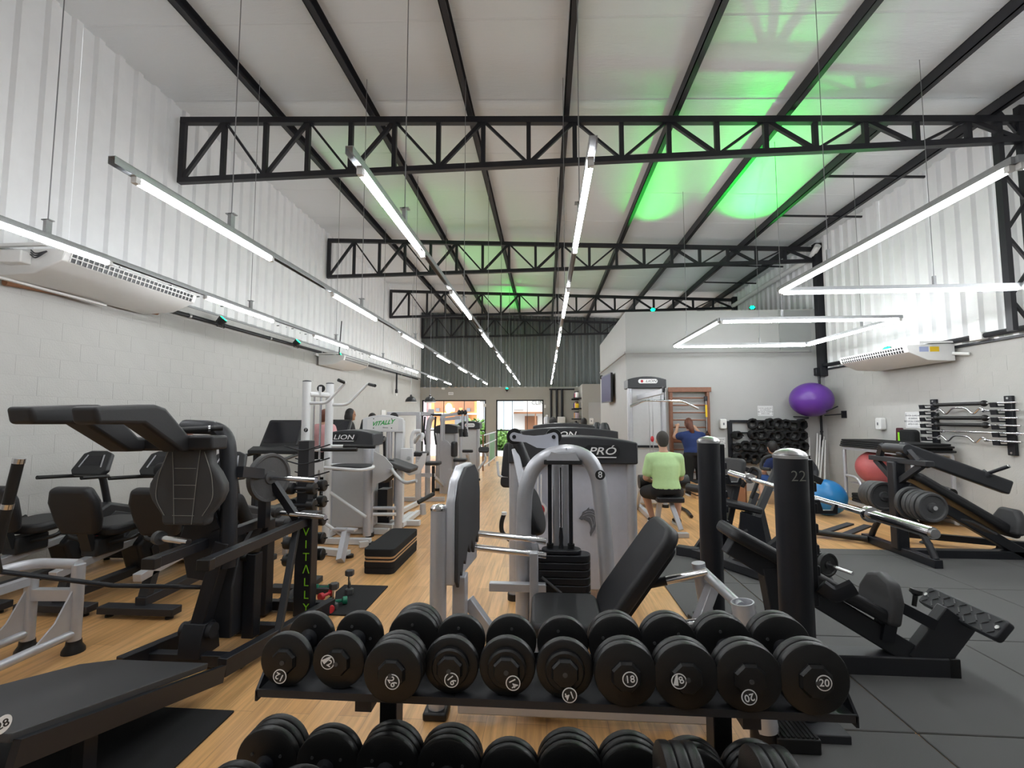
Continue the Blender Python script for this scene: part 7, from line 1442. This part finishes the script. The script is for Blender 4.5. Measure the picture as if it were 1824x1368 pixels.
# ================================================================ OUTSIDE
struct('ground_street', MB().span((-30, 18.4, -0.06), (30, 60, -0.02)), 'asphalt', 'pale street pavement outside the entrance')
def ext(name, label, cat, a, b_, m, **k): return solo(name, MB().span(a, b_), m, label, cat, ((a[0] + b_[0]) / 2, (a[1] + b_[1]) / 2, a[2]), **k)
hs = thing('shop_house', 'pink and orange shopfront across the street seen through the left doorway', 'building', (-7, 27, 0))
part('wall', MB().span((-12, 27, -0.02), (-5.55, 27.2, 4.5)), 'pinkwall', hs); part('wall', MB().span((-8.2, 26.8, -0.02), (-6.9, 27.0, 4.5)), 'mauve', hs); part('wall', MB().span((-6.6, 26.7, 1.75), (-3.95, 26.9, 4.5)), 'orangewall', hs); part('wall', MB().span((-6.6, 26.7, -0.02), (-3.95, 26.9, 0.9)), 'whitewall', hs); part('lower_wall', MB().span((-6.6, 26.9, 0.9), (-3.95, 27.0, 1.75)), 'orangewall', hs); part('ledge', MB().span((-6.6, 26.5, 1.68), (-3.95, 26.75, 1.76)), 'whitewall', hs)
part('opening', MB().span((-6.4, 26.66, 1.85), (-4.1, 26.69, 2.6)), 'brownw', hs); part('lamp_glow', MB().sphere((-5.55, 26.6, 2.05), (0.2, 0.1, 0.28), 16, 10), 'warm', hs); part('window', MB().span((-5.2, 26.64, 1.0), (-4.4, 26.68, 1.6)), 'gprint', hs)
for k in range(5): part('shelf_item', MB().box((-6.2 + 0.45 * k, 26.62, 1.95 + 0.02 * (k % 2)), (0.2, 0.05, 0.2)), ('gprint', 'brownw', 'whitewall', 'orangewall', 'gprint')[k], hs)
bl2 = thing('blue_house', 'pale building with teal board between the doorway pillars', 'building', (-3.2, 28, 0)); part('wall', MB().span((-3.95, 28, -0.02), (-1.9, 28.2, 5)), mat('pale_blue_wall', (0.45, 0.52, 0.56), 0.8), bl2); part('teal_board', MB().span((-3.9, 27.9, 2.55), (-1.4, 27.98, 3.2)), 'teal', bl2)
for k in range(3): part('seam', MB().span((-3.7 + 0.6 * k, 27.97, 0), (-3.68 + 0.6 * k, 28.0, 2.5)), 'gprint', bl2)
wh = thing('white_house', 'white building with porch and sign across the street', 'building', (0, 30, 0)); part('wall', MB().span((-3.2, 30, -0.02), (2.2, 30.2, 5.5)), 'whitewall', wh); part('porch_roof', MB().span((-2.2, 28.8, 1.75), (0.8, 30, 1.86)), 'brownw', wh)
for x in (-2.0, -0.6, 0.6): part('porch_post', MB().span((x - 0.04, 28.85, 0), (x + 0.04, 28.93, 1.75)), 'brownw', wh)
part('window', MB().span((-2.6, 29.96, 2.0), (-1.4, 30.0, 3.0)), mat('pale_pane', (0.5, 0.55, 0.58), 0.2), wh); part('door', MB().span((-1.3, 29.96, 0), (-0.5, 30.0, 1.6)), 'brownw', wh); text('lettering', 'CLÍNICA', 'gprint', wh, (-0.2, 29.98, 2.45), X_, Z_, 0.35)
gt = thing('dark_gate', 'dark slatted gate across the street', 'gate', (0.6, 27, 0))
for k in range(14): part('slat', MB().span((0.0 + 0.09 * k, 27, 0), (0.075 + 0.09 * k, 27.03, 1.95)), 'gprint', gt)
part('top_bar', MB().span((-0.05, 26.95, 1.95), (1.35, 27.08, 2.08)), 'steel', gt)
# bushes and a tree: many leaf quads per crown
def bush(label, c, r, n, seed, trunk=False, cat='bush'):
    rnd = random.Random(seed); c = V(c); t = thing('tree' if trunk else 'bush', label, cat, (c.x, c.y, 0), 'street plants'); vs = []; fs = []
    for k in range(n):
        d = V((rnd.gauss(0, 1), rnd.gauss(0, 1), rnd.gauss(0, 1))).normalized(); p_ = c + V((d.x * r[0], d.y * r[1], d.z * r[2])) * (0.55 + 0.45 * rnd.random())
        u = V((rnd.gauss(0, 1), rnd.gauss(0, 1), rnd.gauss(0, 1))).normalized(); v = d.cross(u).normalized(); s = 0.07 + 0.06 * rnd.random(); i = len(vs)
        vs += [p_ - u * s, p_ + v * s * 0.5, p_ + u * s, p_ - v * s * 0.5]; fs.append((i, i + 1, i + 2, i + 3))
    mb = MB(); mb.add(vs, fs); me = bpy.data.meshes.new('foliage'); me.from_pydata([tuple(v - V((c.x, c.y, 0))) for v in mb.v], [], mb.f); me.materials.append(M['leaf']); o = link(bpy.data.objects.new('foliage', me), t); o['kind'] = 'stuff'
    part('trunk', MB().tube([(c.x, c.y, 0), (c.x + 0.05, c.y, c.z * 0.6), (c.x, c.y, c.z)], 0.09 if trunk else 0.04, 8), 'brownw', t); return t
bush('green bush outside behind the weight towers', (-3.4, 22.5, 0.7), (1.1, 0.7, 0.8), 1500, 1); bush('green bush outside left of the street door pillar', (-1.9, 22.0, 0.45), (0.8, 0.6, 0.5), 1100, 2); bush('low green bush in the middle of the street door view', (-1.2, 22.5, 0.35), (0.7, 0.5, 0.42), 900, 3)
bush('leafy tree behind the dark gate', (0.7, 28.6, 3.0), (1.3, 0.8, 0.9), 1800, 4, True, 'tree')
